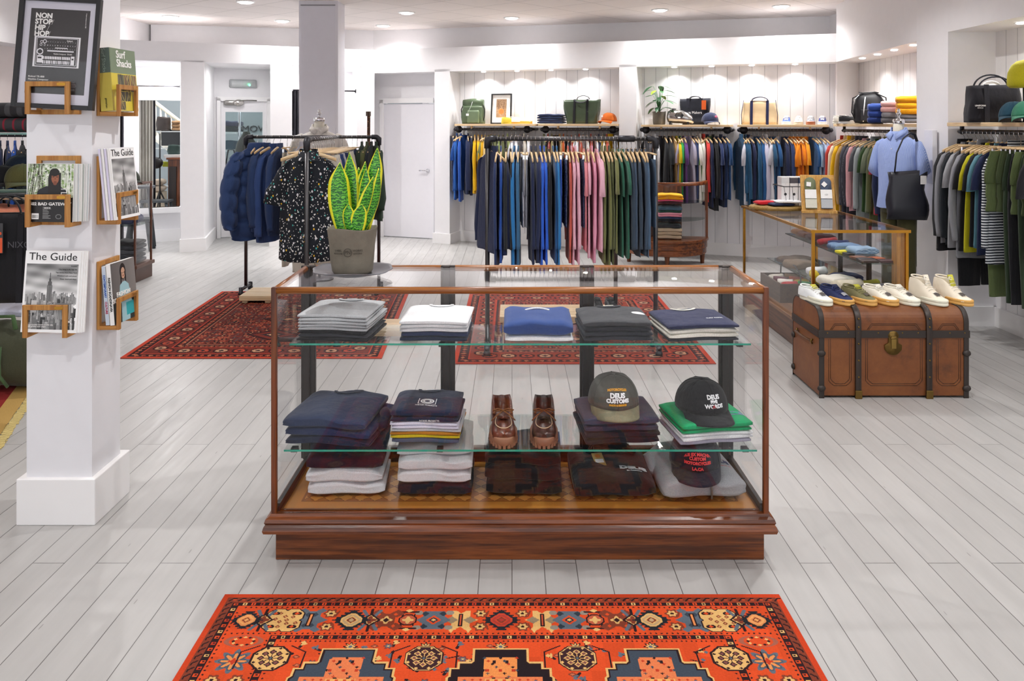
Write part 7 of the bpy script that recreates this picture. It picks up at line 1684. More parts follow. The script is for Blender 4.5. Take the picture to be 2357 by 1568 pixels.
fm_('tan folded gloves towards the back of the upper glass shelf', 'folded_gloves', 'gloves', TAN_, 2.60, 7.30, zu, .22, .14, .05, .2)
fm_('brown folded gloves beneath the tan gloves on the upper shelf', 'folded_gloves', 'gloves', fab('7a4630'), 2.58, 7.12, zu, .2, .14, .045, .1)
fm_('maroon folded scarf in the brass-edged counter', 'folded_scarf', 'scarf', fab('4a1a22'), 2.60, 6.95, zu, .22, .14, .05)
roll('red and navy rolled scarf beside the maroon scarf', 2.58, 6.75, zu, .2, .03, fab('a02a32'), .6); roll('navy rolled scarf next to the blue checked shirts', 2.62, 6.62, zu, .16, .03, fab('22305e'), .2)
fm_('blue checked folded shirt with paper band in the counter', 'folded_shirt', 'shirt', CHK, 2.59, 6.42, zu, .22, .16, .05, .1)
fm_('pale blue checked folded shirt at the shelf rear beside the banded one', 'folded_shirt', 'shirt', striped('a9c3da', '6d8db0', 70, 'y'), 2.64, 6.22, zu, .2, .14, .055, .2)
for lab, hv, x, y, k in (('black leather wallet beside the yellow card', '17171a', 2.55, 6.18, .12), ('black leather folio wallet, second along the shelf edge', '1d1d20', 2.60, 6.08, .14), ('tan and brown card wallet on the upper counter shelf', '7a4a30', 2.53, 6.02, .10), ('orange leather wallet on top of the shelf front', 'c2622a', 2.63, 5.97, .10), ('dark grey leather purse at the shelf front', '2c2a2e', 2.55, 5.93, .12), ('dark brown wallet closest to the counter front glass', '3a2620', 2.53, 5.86, .11), ('maroon-brown wallet at the front corner of the shelf', '4a2a28', 2.66, 5.87, .11)):
    t = thing('wallet', lab, 'wallet', (x, y, zu+.0005), rnd.uniform(-.4, .4)); M_ = plain(hv, .4)
    MB().bx(-k/2, k/2, -.045, .045, 0, .006).obj('back_cover', M_, t, bev=.002); MB().bx(-k/2, k/2, -.043, .043, .008, .014).obj('front_cover', M_, t, bev=.002); MB().bx(-k/2, -k/2+.008, -.044, .044, .002, .012).obj('spine', M_, t, bev=.002)
o = MB().bx(-.05, .05, -.035, .035, 0, .018).obj('gift_box', plain('e6dc1e', .5), None, (2.52, 6.28, zu+.0005), (0, 0, .3), bev=.003); tag(o, 'yellow box at the middle of the upper counter shelf', 'box')
fm_('brown striped folded blanket with a white paper band on the lower counter shelf', 'folded_blanket', 'blanket', striped('4a3530', '7a6858', 30, 'x'), 2.45, 7.10, zl, .28, .2, .06, .3)
fm_('taupe folded blanket beside the brown striped blanket', 'folded_blanket', 'blanket', fab('7c6a58'), 2.40, 6.86, zl, .24, .18, .07, .4)
roll('white rolled sock bundle on the lower counter shelf', 2.43, 6.58, zl, .15, .04, WHT, .3, 'socks', 'rolled_socks'); roll('yellow rolled socks beside the white bundle', 2.36, 6.45, zl, .12, .035, fab('d8bf3a'), 1.3, 'socks', 'rolled_socks')
fm_('cream folded towel at the lower shelf front', 'folded_towel', 'towel', CREAM, 2.42, 6.15, zl, .24, .18, .07, .4); roll('cream rolled towel with a black trim, at the corner post', 2.42, 5.95, zl, .22, .05, fab('d9d2bd'), .35, 'towel', 'rolled_towel')
fm_('navy folded scarf behind the cream towel', 'folded_scarf', 'scarf', NAVY, 2.55, 6.3, zl, .2, .16, .06, .2); roll('green and yellow rolled scarf on the lower counter shelf', 2.6, 6.05, zl, .22, .035, striped('2f7a4a', 'd8b82a', 30, 'x'), .5); roll('grey fringed rolled scarf beside the green one', 2.62, 5.93, zl, .22, .035, heather('7a7a80'), .3)
# crate of socks on the base
cr_ = thing('wooden_crate', 'open brown wooden crate of colourful socks inside the counter', 'crate', (2.31, 6.85, zf), 0); MC = wood('3a2b20', '554030', 1, 1.2, .5)
for a in ((-.17, -.155, -.26, .26), (.155, .17, -.26, .26)): MB().bx(a[0], a[1], a[2], a[3], 0, .15).obj('side_board', MC, cr_)
for y in (-.26, .245): MB().bx(-.155, .155, y, y+.015, 0, .15).obj('end_board', MC, cr_)
MB().bx(-.155, .155, -.245, .245, 0, .01).obj('bottom_board', MC, cr_); MB().tube([(0, -.25, .12), (0, -.24, .22), (0, -.12, .27), (0, .12, .27), (0, .24, .22), (0, .25, .12)], .006, 8).obj('wire_handle', M_IRON, cr_)
for i, (hv, nm_) in enumerate((('b8323a', 'red'), ('2f8a52', 'green'), ('e6e2da', 'white'), ('c9a23a', 'yellow'), ('5a2a3a', 'plum'), ('c2604a', 'coral'), ('dcd6ca', 'cream'), ('7a5a3a', 'brown'))): roll(f'{nm_} rolled socks in the wooden crate', 2.245+.13*(i % 2), 6.67+.11*(i//2), zf+.10, .12, .035, fab(hv), rnd.uniform(-.6, .6), 'socks', 'rolled_socks')
for i in range(2): fm_('white folded cloth stacked on the counter base' + (', upper' if i else ', lower'), 'folded_cloth', 'cloth', WHT, 2.30, 6.28, zf+.03*i, .24, .2, .03, .1)
roll('cream bundled cloth at the counter base corner', 2.27, 6.02, zf, .18, .05, CREAM, .8, 'cloth', 'bundled_cloth')
bx_ = MB().bx(-.2, .2, -.14, .14, 0, .10).obj('leather_box', plain('7a3a24', .5), None, (2.53, 6.1, zf+.0005), bev=.01); tag(bx_, 'brown box on the counter base behind the navy trainer', 'box')
bx_ = MB().bx(-.16, .16, -.1, .1, 0, .09).obj('leather_box', plain('1c1a1c', .4), None, (2.44, 6.05, zf+.1015), bev=.01); tag(bx_, 'black box stacked on the brown box in the counter', 'box')
roll('orange bundled scarf on the counter base behind the olive trainer', 2.66, 5.88, zf, .2, .055, fab('c84a1e'), .3)
# on top of the counter
ZG = gzt+.001
tr_ = thing('cork_tray', 'rough gold-brown cork tray of folded cloths on the glass counter', 'tray', (2.31, 7.15, ZG), .0)
c_ = [[(r*.24*math.cos(2*PI*k/30)*(1+.03*math.sin(k*2.3)), r*.19*math.sin(2*PI*k/30)*(1+.03*math.sin(k*1.7)), zz_+.004*math.sin(k*3)) for k in range(30)] for r, zz_ in ((.0, 0), (1, 0), (1.04, .015), (1.02, .032), (.92, .03), (.0, .028))]
MB().loft(c_).obj('rim', wood('8a6a30', 'b08e4a', 0, 4, .6), tr_)
fm_('red and white folded tea towel on the cork tray', 'folded_towel', 'towel', fab('c8202c'), 2.23, 7.22, ZG+.034, .2, .14, .03, .1); fm_('navy folded tea towel beneath the white one on the tray', 'folded_towel', 'towel', NAVY, 2.32, 7.13, ZG+.034, .2, .15, .022, .15); fm_('white folded tea towel topping the cork tray', 'folded_towel', 'towel', WHT, 2.38, 7.12, ZG+.058, .22, .15, .02, -.1); fm_('white folded napkin behind the red towel', 'folded_napkin', 'napkin', WHT, 2.36, 7.28, ZG+.034, .16, .1, .03, 0)
wb = thing('wire_basket', 'black wire basket of patterned boxes on the glass counter', 'basket', (2.54, 7.22, ZG), 0)
for zz_, k in ((.004, .8), (.20, 1.0)): MB().tube([(x*k, y*k, zz_) for x, y in ((-.21, -.15), (.21, -.15), (.21, .15), (-.21, .15), (-.21, -.15))], .004, 6).obj('wire_hoop', M_IRON, wb)
for i in range(14):
    x = -.21+.42*(i % 7)/6; y = -.15 if i < 7 else .15; MB().tube([(x*.8, y*.8, .004), (x, y, .20)], .002, 5).obj('wire', M_IRON, wb)
for x in (-.15, -.05, .05, .15): MB().tube([(x*.8, -.12, .004), (x*.8, .12, .004)], .002, 5).obj('wire', M_IRON, wb)
WPAT = dotted('e9e7e8', [('b9b7bc', .16, 1.0), ('2e2e32', .035, .35)], 60, key='patterned_card')
for i in range(5):
    o = MB().bx(-.035, .035, -.055, .055, 0, .27).obj('patterned_box', WPAT, None, (2.37+.075*i, 7.21, ZG+.008), bev=.002); o.scale = (.98, 1, 1); tag(o, f'white patterned box in the wire basket, {ORD[i]} along', 'box')
    MB().bx(-.0352, .0352, -.0552, .0552, .215, .262).obj('coloured_sleeve', plain(('d9d9db', '55525a', '3a4a6a', 'd0d0d4', '8a7f86')[i], .6), o)
    MB().lathe([(0, 0), (.012, 0), (.012, .0006)], 12).obj('dot', plain('28282c', .6), o, (0, -.0553, .12), (PI/2, 0, 0))
ss = thing('sock_stand', 'wooden easel board displaying two pairs of socks on the glass counter', 'display stand', (2.54, 6.82, ZG), -.15)
WS = wood('c08a3c', 'd8a858', 2, 1, .4); Rt = Matrix.Rotation(-.28, 3, 'X')
MB().box((0, .065, .155), (.27, .012, .32), 0, Rt).obj('board', WS, ss, bev=.003); MB().bx(-.14, .14, -.02, .03, 0, .022).obj('ledge', WS, ss, bev=.002); MB().box((0, .175, .14), (.2, .012, .30), 0, Matrix.Rotation(.35, 3, 'X')).obj('rear_leg', WS, ss)
for s, cc in ((-1, '6d7458'), (1, '4b566c')):
    g2 = MB().add([(x*.045, 0, zz_) for x, zz_ in [(-1, -.13), (1, -.13)]+[(math.cos(a), .09+.045*math.sin(a)) for a in [PI*i/10 for i in range(11)]]], [tuple(range(13))[::-1]])
    sk = g2.obj('sock', [heather(cc)], ss, (s*.062, .046, .16), (-.28, 0, 0)); sk.modifiers.new('s', 'SOLIDIFY').thickness = .008
    MB().bx(-.0455, .0455, -.012, -.009, -.045, .03).obj('paper_sleeve', M_PAPER, sk); MB().bx(-.0455, .0455, -.011, -.009, -.125, -.05).obj('sole_part', heather('b9bcc0' if s > 0 else 'd9d6c8'), sk); MB().box((-.012, -.011, .075), (.036, .003, .036), 0, Matrix.Rotation(.1 if s < 0 else .78, 3, 'Y')).obj('label_card', M_PAPER, sk)
text('calm', .014, plain('9a9a9a', .6), ss, (.062, .028, .155), (PI/2-.28, 0, 0))

# ================================================================== half-round wooden cabinet
hc_ = thing('curved_cabinet', 'half-round mahogany cabinet with curved glass and folded clothes, behind the central rack', 'display case', (X_(1530, 9.95), 9.95, 0), -.12); Rr = .50
half = lambda r, n=24: [(r*math.cos(PI+PI*i/n), r*math.sin(PI+PI*i/n)) for i in range(n+1)]
for z0, z1, r, nm in ((.12, .19, .49, 'base_board'), (.19, .27, .50, 'base_board'), (.27, .30, .515, 'base_moulding'), (.935, .975, .505, 'top_frame')):
    if nm == 'top_frame':
        a, b = half(r), half(r-.045); m = MB(); n = len(a); m.loft([[(x, y, z0) for x, y in a], [(x, y, z1) for x, y in a], [(x, y, z1) for x, y in b], [(x, y, z0) for x, y in b], [(x, y, z0) for x, y in a]], 0, False, False); m.obj(nm, M_MAHO, hc_)
    else: MB().prism(half(r), z0, z1).obj(nm, M_MAHO, hc_, bev=.005)
MB().prism(half(.46), .968, .972).obj('glass_top', M_GLASS, hc_)
MB().loft([[(x, y, .30) for x, y in half(.49)], [(x, y, .935) for x, y in half(.49)]], 0, False, False).obj('curved_glass', M_GLASS, hc_)
for a in (PI*1.02, PI*1.98): MB().bx(.49*math.cos(a)-.016, .49*math.cos(a)+.016, -.045, -.01, .30, .94).obj('corner_post', M_MAHOZ, hc_)
MB().bx(-.49, .2, -.012, 0, .30, .935).obj('back_panel', wood('4e2814', '6e3b1c', 2, 1, .35), hc_); MB().bx(.06, .16, -.02, -.012, .30, .935).obj('back_stile', M_MAHOZ, hc_)
for zz_ in (.53, .735): MB().prism(half(.47), zz_-.006, zz_).obj('glass_shelf', SHG, hc_)
for x, y in ((-.43, -.12), (.43, -.12), (0, -.44)): MB().lathe([(.022, 0), (.03, .10), (.036, .12)], 10).obj('leg', M_MAHOZ, hc_, (x, y, 0))
hx_, hy_ = X_(1541, 9.75), 9.74
stack(hx_, hy_, .7355, [('pink', fab('d0506e'), .022, 'tee'), ('amber', fab('f0a010'), .035, 'tee'), ('amber', fab('f4ac1c'), .03, 'tee')], .30, .26, 'pile atop the curved cabinet shelves', -.1, .012, .8)
stack(hx_, hy_, .5305, [('navy', NAVY, .03, 'tee'), ('pink', fab('e58aa0'), .028, 'tee'), ('pink', fab('eba0b2'), .026, 'tee'), ('dark green', fab('24493e'), .025, 'tee'), ('slate blue', fab('4a6478'), .045, 'tee', dict(collar=PAL['slate']))], .27, .26, 'pile mid curved cabinet', -.1, .008, .7)
stack(hx_-.01, hy_, .301, [('beige', fab('bda88e'), .045, 'sweater'), ('beige', fab('b8a288'), .045, 'sweater'), ('beige', fab('c0ac94'), .045, 'sweater'), ('charcoal', CHARC, .045, 'sweater')], .28, .26, 'pile on the curved cabinet floor', -.1, .008, .7)
# ================================================================== left rear: door fittings, curtains, interior window and the room behind
pe = on_line(560, *lback)-ln*.015
em_ = thing('emergency_light', 'grey emergency light with a green indicator above the glazed door', 'emergency light', (pe.x, pe.y, Z_(193, pe.y)), dang)
we = X_(591, pe.y)-X_(530, pe.y)
MB().loft([[(x, -.03 if k else .012, zz_) for x, zz_ in rrect(we*(.96 if k else 1), .125*(.9 if k else 1), .02)] for k in (0, 1)][::-1]).obj('housing', plain('b9bcbd', .5), em_)
MB().loft([[(x, -.034 if k else -.03, zz_) for x, zz_ in rrect(we*.86, .085, .012)] for k in (0, 1)][::-1]).obj('diffuser', plain('cdd0d0', .35), em_)
MB().ball((we*.22, -.036, -.02), (.012, .008, .012), 12).obj('indicator', plain('3dffa5', .4, 0, .5, 12), em_)
pc_ = on_line(545, *lback)-ln*.02
cl_ = thing('door_closer', 'brushed steel door closer at the head of the glazed door', 'door closer', (pc_.x, pc_.y, Z_(237, pc_.y)), dang)
MB().loft([[(x, y, zz_) for x, zz_ in rrect(.26*k, .075*k, .034*k)] for y, k in ((.0, 1), (-.03, 1), (-.045, .9))][::-1]).obj('body', metal('a5a29e', .3), cl_, (-.05, 0, 0))
MB().lathe([(0, 0), (.05, 0), (.05, .03), (.04, .045), (0, .05)], 20).obj('spindle_cover', metal('c4c0bb', .2), cl_, (.02, -.03, 0), (PI/2, 0, 0)).scale = (1.5, 1, 1)
MB().tube([(.02, -.06, .03), (.14, -.05, .04), (.28, -.02, .035)], .008, 8).obj('arm', metal('8f8c88', .3), cl_)
def curtain(label, p0, p1, z0, z1, mat, folds, amp=.035, mat2=None):
    p0, p1 = Vector(p0), Vector(p1); u_ = (p1-p0); L = u_.length; u_.normalize(); n_ = Vector((-u_.y, u_.x)); N = folds*10
    rings = []
    for i, zz_ in enumerate((z0, z0+(z1-z0)*.4, z0+(z1-z0)*.8, z1)):
        rings.append([(*(p0+u_*(L*k/N)+n_*(amp*(1.1-.25*i/3)*math.sin(2*PI*k*folds/N+.4*math.sin(i+k*.2)))), zz_) for k in range(N+1)])
    o = MB().loft(rings, 0, False, False).obj('curtain', mat, None); o.modifiers.new('s', 'SOLIDIFY').thickness = .006
    return tag(o, label, 'curtain')
DCUR = fab('3a3840'); LCUR = striped('9a958e', 'd8d3c8', 8, 'x', .4)
def LFp(px, back): return on_line(px, LA+ln*back, LB+ln*back)
curtain('dark grey changing-room curtain half hidden behind the magazine column', LFp(250, .18), LFp(285, .18), .05, Z_(203, LFp(270, .18).y), DCUR, 4)
a, b = LFp(300, .12), LFp(415, .12); zc_ = Z_(199, a.y+.2)
rod = thing('curtain_rail', 'chrome curtain rail across the left changing recess', 'curtain rail', (0, 0, 0)); MB().tube([(a.x-.5*lu.x, a.y-.5*lu.y, zc_), (b.x, b.y, zc_)], .012, 10).obj('rod', M_CHROME, rod)
MB().lathe([(0, 0), (.03, 0), (.03, .01), (0, .012)], 16).obj('wall_flange', M_CHROME, rod, (b.x, b.y, zc_), (0, -PI/2, dang))
a, b = LFp(674, .14), LFp(819, .14); zc_ = Z_(210, b.y)
rod = thing('curtain_rail', 'dark curtain rail beside the pillar in the right changing recess', 'curtain rail', (0, 0, 0)); MB().tube([(a.x, a.y, zc_), (b.x, b.y, zc_)], .012, 10).obj('rod', plain('4a464a', .4, .8), rod)
MB().lathe([(0, 0), (.03, 0), (.03, .01), (0, .012)], 16).obj('wall_flange', M_IRON, rod, (b.x, b.y, zc_), (0, -PI/2, dang))
curtain('dark curtain showing at the left edge of the grey pillar', LFp(673, .14), LFp(694, .14), .04, zc_-.01, DCUR, 3, .03)
curtain('dark curtain showing at the right edge of the grey pillar', LFp(776, .20), LFp(793, .20), .04, Z_(268, 11.6), DCUR, 2, .03)
po = MB().tube([(0, 0, .0), (0, 0, 1.2), (.004, 0, Z_(258, 9.0))], .017, 10).obj('belt_post', dotted('4a2a1c', [('8c5a38', .3, 1.0), ('d8c0a0', .16, 1.4)], 40, key='snake_leather'), None, (X_(848, 9.0), 9.0, 0)); tag(po, 'brown patterned leather belt post rising behind the pillar rack', 'post')
MB().box((0, 0, Z_(262, 9.0)), (.05, .03, .05)).obj('end_cap', plain('6a5a50', .5), po)
# behind the interior window
curtain('cream and grey striped curtain hanging inside the interior window', (X_(317, 12.2), 12.2), (X_(352, 12.35), 12.35), .4, 2.05, LCUR, 5, .03)
curtain('dark grey edge curtain inside the interior window', (X_(349, 12.4), 12.4), (X_(357, 12.45), 12.45), .4, 2.05, DCUR, 2, .02)
WALLB = plain('aab0bd', .6, vary=.01)
st = thing('staircase', 'white staircase balustrade seen through the interior window', 'stairs', (0, 0, 0))
def bp_(px, py, D): return at(px, py, D)
MB().tube([bp_(340, 222, 13.7), bp_(440, 300, 13.7)], .03, 8).obj('handrail', plain('e8dfc8', .5), st)
for i in range(8): p_ = bp_(346+i*12, 228+i*9.4, 13.7); MB().tube([p_, (p_.x, p_.y, p_.z-.55)], .017, 8).obj('baluster', plain('ece6d8', .5), st)
MB().tube([bp_(340, 300, 13.75), bp_(440, 378, 13.75)], .07, 8).obj('string', plain('ece6d8', .5), st)
def wbox(nm, lab, cat, px0, px1, py0, py1, D, dep, mat, bev=.02, parts=None):
    t = thing(nm, lab, cat, (X_((px0+px1)/2, D), D+dep/2, Z_(py1, D))); w_ = X_(px1, D)-X_(px0, D); h_ = Z_(py0, D)-Z_(py1, D)
    bag_body(w_, dep, w_*.95, dep*.8, h_).obj('body', mat, t); return t, w_, h_
Dm = 13.1
su = thing('shelf_unit', 'black metal shelf unit seen through the interior window', 'shelf unit', (0, 0, 0))
for py in (302, 341, 430): p_, q_ = at(352, py, Dm), at(420, py, Dm); MB().bx(p_.x, q_.x, Dm, Dm+.35, p_.z-.015, p_.z).obj('shelf_board', plain('d9dcdb', .3), su)
for px in (369, 418): MB().tube([(X_(px, Dm), Dm+.32, 0), (X_(px, Dm), Dm+.32, 1.75)], .012, 8).obj('post', M_BLACK, su)
wbox('leather_bag', 'dark brown leather bag on the top shelf inside the interior window', 'bag', 357, 384, 269, 301, Dm+.02, .2, plain('3a302c', .5))
t = thing('towel_roll', 'tan rolled towels on the top shelf inside the interior window', 'towel', (X_(398, Dm), Dm+.15, Z_(301, Dm)))
for k in range(3): MB().loft([[(.06*(1 if j else -1), .06*math.cos(2*PI*i/14), .03+.052*k+.028*math.sin(2*PI*i/14)) for i in range(14)] for j in (0, 1)]).obj('roll', fab('a5815e'), t)
tv = thing('screen', 'black screen standing on the middle shelf inside the interior window', 'screen', (X_(392, Dm), Dm+.15, Z_(340.5, Dm))); wq = .40
MB().bx(-wq/2, wq/2, -.02, .02, .03, .29).obj('panel', plain('0e0f12', .2), tv); MB().bx(-.08, .08, -.06, .06, 0, .012).obj('foot', M_BLACK, tv); MB().bx(-.02, .02, -.01, .01, .01, .05).obj('neck', M_BLACK, tv)
wbox('small_bag', 'dark green pouch stacked before the screen shelf', 'bag', 384, 409, 334, 356, Dm-.25, .15, fab('3a4a46'))
tb = MB().bx(X_(380, Dm-.3), X_(418, Dm-.3), Dm-.35, Dm-.05, Z_(359, Dm-.3)-.03, Z_(356, Dm-.3)).bx(X_(398, 12.9)-.02, X_(398, 12.9)+.02, 12.88, 12.92, 0, .98).obj('side_table', plain('e4e2de', .4), None); tag(tb, 'white table top behind the interior window, under the green pouch', 'table')
wbox('yellow_box', 'small yellow-green box hanging beside the tripod lamp', 'box', 374, 388, 373, 384, Dm-.3, .06, plain('b8bd2e', .5))
tl = thing('tripod_lamp', 'black tripod lamp behind the interior window', 'lamp', (X_(368, 12.7), 12.7, 0))
MB().tube([(0, 0, .35), (0, 0, 1.5)], .012, 8).obj('pole', M_BLACK, tl)
for k in range(3): MB().tube([(0, 0, .62), (.3*math.cos(2.1*k+.5), .2*math.sin(2.1*k+.5), .0)], .012, 8).obj('leg', M_BLACK, tl)
MB().ball((-.06, 0, Z_(375, 12.7)), (.11, .08, .09), 12).obj('lamp_head', plain('1e1a1a', .5), tl)
for k in range(2): tag(mk('cushion', fold_mesh(.26, .22, .1, 1, .5, .006), None, (X_(358, 13.0), 13.0, .60+.1*k-.02), mat=fab('b9a896')), 'beige folded cushion behind the striped curtain, ' + ('upper' if k else 'lower'), 'cushion')
tag(MB().bx(X_(345, 13.0), X_(372, 13.0), 12.85, 13.2, 0, .578).obj('storage_box', plain('d8c8b0', .6), None), 'pale box holding the beige cushions behind the curtain', 'box')
wc = thing('wooden_cabinet', 'tall brown wooden cabinet seen at the edge of the interior window', 'cabinet', (X_(408, 12.55), 12.55, 0)); MB().bx(-.14, .22, 0, .3, 0, Z_(368, 12.5)).obj('carcass', M_MAHOZ, wc, bev=.004); MB().bx(-.12, -.01, -.015, 0, .3, 1.0).obj('door', M_DARK, wc); MB().bx(-.16, .24, -.02, .32, Z_(368, 12.5), Z_(368, 12.5)+.03).obj('cornice', M_MAHO, wc)
def stool(label, px, D, zs_, wd, mat, back=False, rz=0.1):
    t = thing('step_stool', label, 'stool', (X_(px, D), D, 0), rz)
    MB().bx(-wd/2, wd/2, -.13, .13, zs_-.035, zs_).obj('seat', mat, t, bev=.005)
    for sx__ in (-1, 1):
        for sy in (-1, 1): MB().tube([(sx__*(wd/2-.04), sy*.10, zs_-.035), (sx__*(wd/2+.01), sy*.13, 0)], .022, 4).obj('leg', mat, t)
    if back:
        MB().tube([(-wd/2+.02, .1, 0), (-wd/2+.0, .12, zs_*1.9)], .024, 4).obj('rear_upright', mat, t); MB().tube([(wd/2-.02, .34, 0), (wd/2-.06, .14, zs_*1.9)], .024, 4).obj('rear_upright', mat, t); MB().bx(-wd/2, wd/2, .06, .3, zs_*1.9, zs_*1.9+.03).obj('top_step', mat, t)
    return t
SLT = plain('3d4246', .5)
stool('dark grey step stool below the interior window, beside the magazine column', 322, 10.75, .42, .28, SLT, True, .25)
stool('dark grey stool standing inside the interior window', 360, 12.25, Z_(460, 12.25), .42, SLT, False)
# behind the glazed door
wz = lambda py, D: Z_(py, D)
nb = Vector((-1.5, 15.6))-Vector((-8, 14.2)); na = math.atan2(nb.y, nb.x)
pw = on_line(578, (-8, 14.2), (-1.5, 15.6)); sg = thing('wall_lettering', 'dark word sign in reverse on the wall behind the glazed door', 'sign', (pw.x-.02, pw.y-.02, Z_(297, pw.y)), na)
text('WOMEN', .16, plain('2a2a2c', .5), sg, (-.02, 0, 0), sx=1.1, mirror=True, ext=.01)
Dd = 13.4
ds = thing('wall_shelving', 'chrome and glass wall shelving behind the glazed door', 'shelf unit', (0, 0, 0))
MB().tube([(X_(551, Dd), Dd, .2), (X_(551, Dd), Dd, 2.2)], .022, 10).obj('upright', M_CHROME, ds)
for py in (304, 345): MB().bx(X_(500, Dd), X_(549, Dd), Dd-.1, Dd+.3, Z_(py, Dd)-.03, Z_(py, Dd)).obj('shelf', plain('cfd6d6', .3), ds)
for i, (hv, lab) in enumerate((('2f3432', 'charcoal folded blanket, lower of two behind the glazed door'), ('3c3f52', 'blue-edged folded blanket, upper of two behind the glazed door'))): tag(mk('folded_blanket', fold_mesh(.34, .26, .09, i, .5, .006), None, (X_(526, Dd), Dd+.1, Z_(304, Dd)+.001+.085*i), mat=fab(hv)), lab, 'blanket')
wbox('teal_pouch', 'teal soft bag on the lower shelf behind the glazed door', 'bag', 515, 540, 324, 344, Dd-.05, .2, fab('3f5a68'))
t = wbox('shoulder_bag', 'black shoulder bag hanging behind the glazed door', 'bag', 512, 546, 376, 432, Dd-.2, .14, fab('26262a'))[0]
MB().tube([(-.09, 0, .36), (-.05, 0, .6), (.04, 0, .6), (.09, 0, .36)], .012, 8).obj('strap', BLKW, t)
t = thing('cloth_bundle', 'olive cloth hanging from the hook behind the glazed door', 'cloth', (X_(543, Dd-.25), Dd-.25, Z_(440, Dd-.25))); MB().loft([[(r*(1+.15*math.sin(5*a))*math.cos(a), r*.5*math.sin(a), zz_) for a in [2*PI*k/20 for k in range(20)]] for zz_, r in ((0, .13), (.2, .11), (.38, .05), (.46, .015))]).obj('cloth', fab('6a7a58'), t)
t = thing('coat', 'dark coat on the chrome upright behind the glazed door', 'coat', (X_(565, Dd-.2), Dd-.15, Z_(345, Dd))); MB().loft([[(r*math.cos(a)*(1+.1*math.sin(4*a)), .07*math.sin(a), zz_) for a in [2*PI*k/20 for k in range(20)]] for zz_, r in ((-.3, .17), (.0, .17), (.12, .14), (.25, .06), (.30, .04))]).obj('body', fab('2e3028'), t)
# ================================================================== far left, beside the magazine column
vc = thing('glass_vitrine', 'glass vitrine on a brown wooden foot behind the magazine column', 'display case', (0, 0, 0)); vx0, vx1, vy0, vy1 = X_(312, 8.55)-.62, X_(312, 8.55), 8.55, 8.95
MB().bx(vx0, vx1, vy0, vy1, 0, .14).obj('foot', plain('4a2a1a', .4), vc, bev=.005); MB().bx(vx0-.02, vx1+.02, vy0-.02, vy1+.02, .14, .18).obj('base_moulding', plain('55301c', .35), vc, bev=.008)
for x in (vx0+.01, vx1-.01):
    for y in (vy0+.01, vy1-.01): MB().box((x, y, .60), (.018, .018, .84)).obj('corner_post', M_MAHOZ, vc)
for y in (vy0+.01, vy1-.01): MB().bx(vx0, vx1, y-.009, y+.009, 1.01, 1.03).obj('top_rail', M_MAHO, vc)
for x in (vx0+.01, vx1-.01): MB().bx(x-.009, x+.009, vy0, vy1, 1.01, 1.03).obj('top_rail', M_MAHOY, vc)
for q in ((vx0+.02, vx1-.02, vy0+.008, vy0+.012), (vx1-.012, vx1-.008, vy0+.02, vy1-.02)): MB().bx(q[0], q[1], q[2], q[3], .18, 1.01).obj('glass_pane', M_GLASS, vc)
MB().bx(vx0+.02, vx1-.02, vy0+.02, vy1-.02, .58, .588).obj('glass_shelf', SHG, vc); MB().bx(vx0, vx1, vy0, vy1, 1.03, 1.036).obj('glass_top', M_GLASS, vc)
stack(vx1-.16, 8.75, .181, [('slate', fab('3d4148'), .05, 'sweater'), ('dark slate', fab('34373f'), .05, 'sweater'), ('slate', fab('43464e'), .05, 'sweater'), ('dark slate', fab('2f323a'), .05, 'sweater'), ('black', BLK, .05, 'sweater')], .26, .26, 'vitrine pile', 0, .006, .8)
fm_('navy folded jeans on the vitrine shelf behind the column', 'folded_jeans', 'jeans', NAVY, vx1-.2, 8.75, .589, .28, .24, .1)
cap('dark green cap on top of the vitrine by the magazine column', fab('333a2e'), fab('333a2e'), vx1-.15, 8.72, 1.037, .8, -.1, 1.1)
lsx = X_(30, 5.5)
ls = thing('glass_shelving', 'steel and glass shelving behind the column at the left edge', 'shelf unit', (0, 0, 0))
for py, nm in ((306, 0), (431, 1)): MB().bx(-4.4, -2.98, 5.3, 5.75, Z_(py, 5.3)-.012, Z_(py, 5.3)).obj('glass_shelf', glass('teal_shelf', (.55, .75, .72, 1)), ls)
for x in (-4.3, -3.05): MB().tube([(x, 5.72, 0), (x, 5.72, 2.1)], .015, 8).obj('upright', M_BLACK, ls)
MB().bx(-4.4, -2.98, 5.33, 5.72, Z_(460, 5.33), Z_(447, 5.33)).obj('timber_rail', wood('a98e74', 'c0a68a', 0, 1, .5), ls)
MB().bx(-4.4, -2.98, 5.33, 5.72, .62, .64).obj('glass_shelf', M_SHW, ls)
PLD = striped('2a2a2e', '4a4a4e', 4, 'x', .6); PLR = striped('3a3a3e', '8a2436', 5, 'x', .9)
for i, (mt, lab, cn_) in enumerate(((PLR, 'grey rolled wool blanket with red stripes, lower on the left shelf', 'r'), (PLD, 'dark grey rolled wool blanket on top of the red-striped one', 'd'))):
    t = thing('wool_blanket', lab, 'blanket', (-3.38, 5.5, Z_(305.5, 5.3)+.05+.097*i), 0)
    MB().loft([[(x*(1-.0), (.17)*math.copysign(abs(math.cos(2*PI*k/20))**.5, math.cos(2*PI*k/20)), .05*math.copysign(abs(math.sin(2*PI*k/20))**.7, math.sin(2*PI*k/20))) for k in range(20)] for x in (-.27, -.25, -.1, .0, .1, .25, .27)]).obj('cloth', mt, t)
cap('navy trucker cap behind the olive cap on the left glass shelf', fab('1b2636'), fab('1b2636'), X_(44, 5.55), 5.58, Z_(431, 5.3)+.08, .9, .1, 1.05)
cap('olive cap at the edge of the left glass shelf', fab('55532f'), fab('55532f'), X_(52, 5.42), 5.42, Z_(431, 5.3)+.025, .6, .0, 1.05)
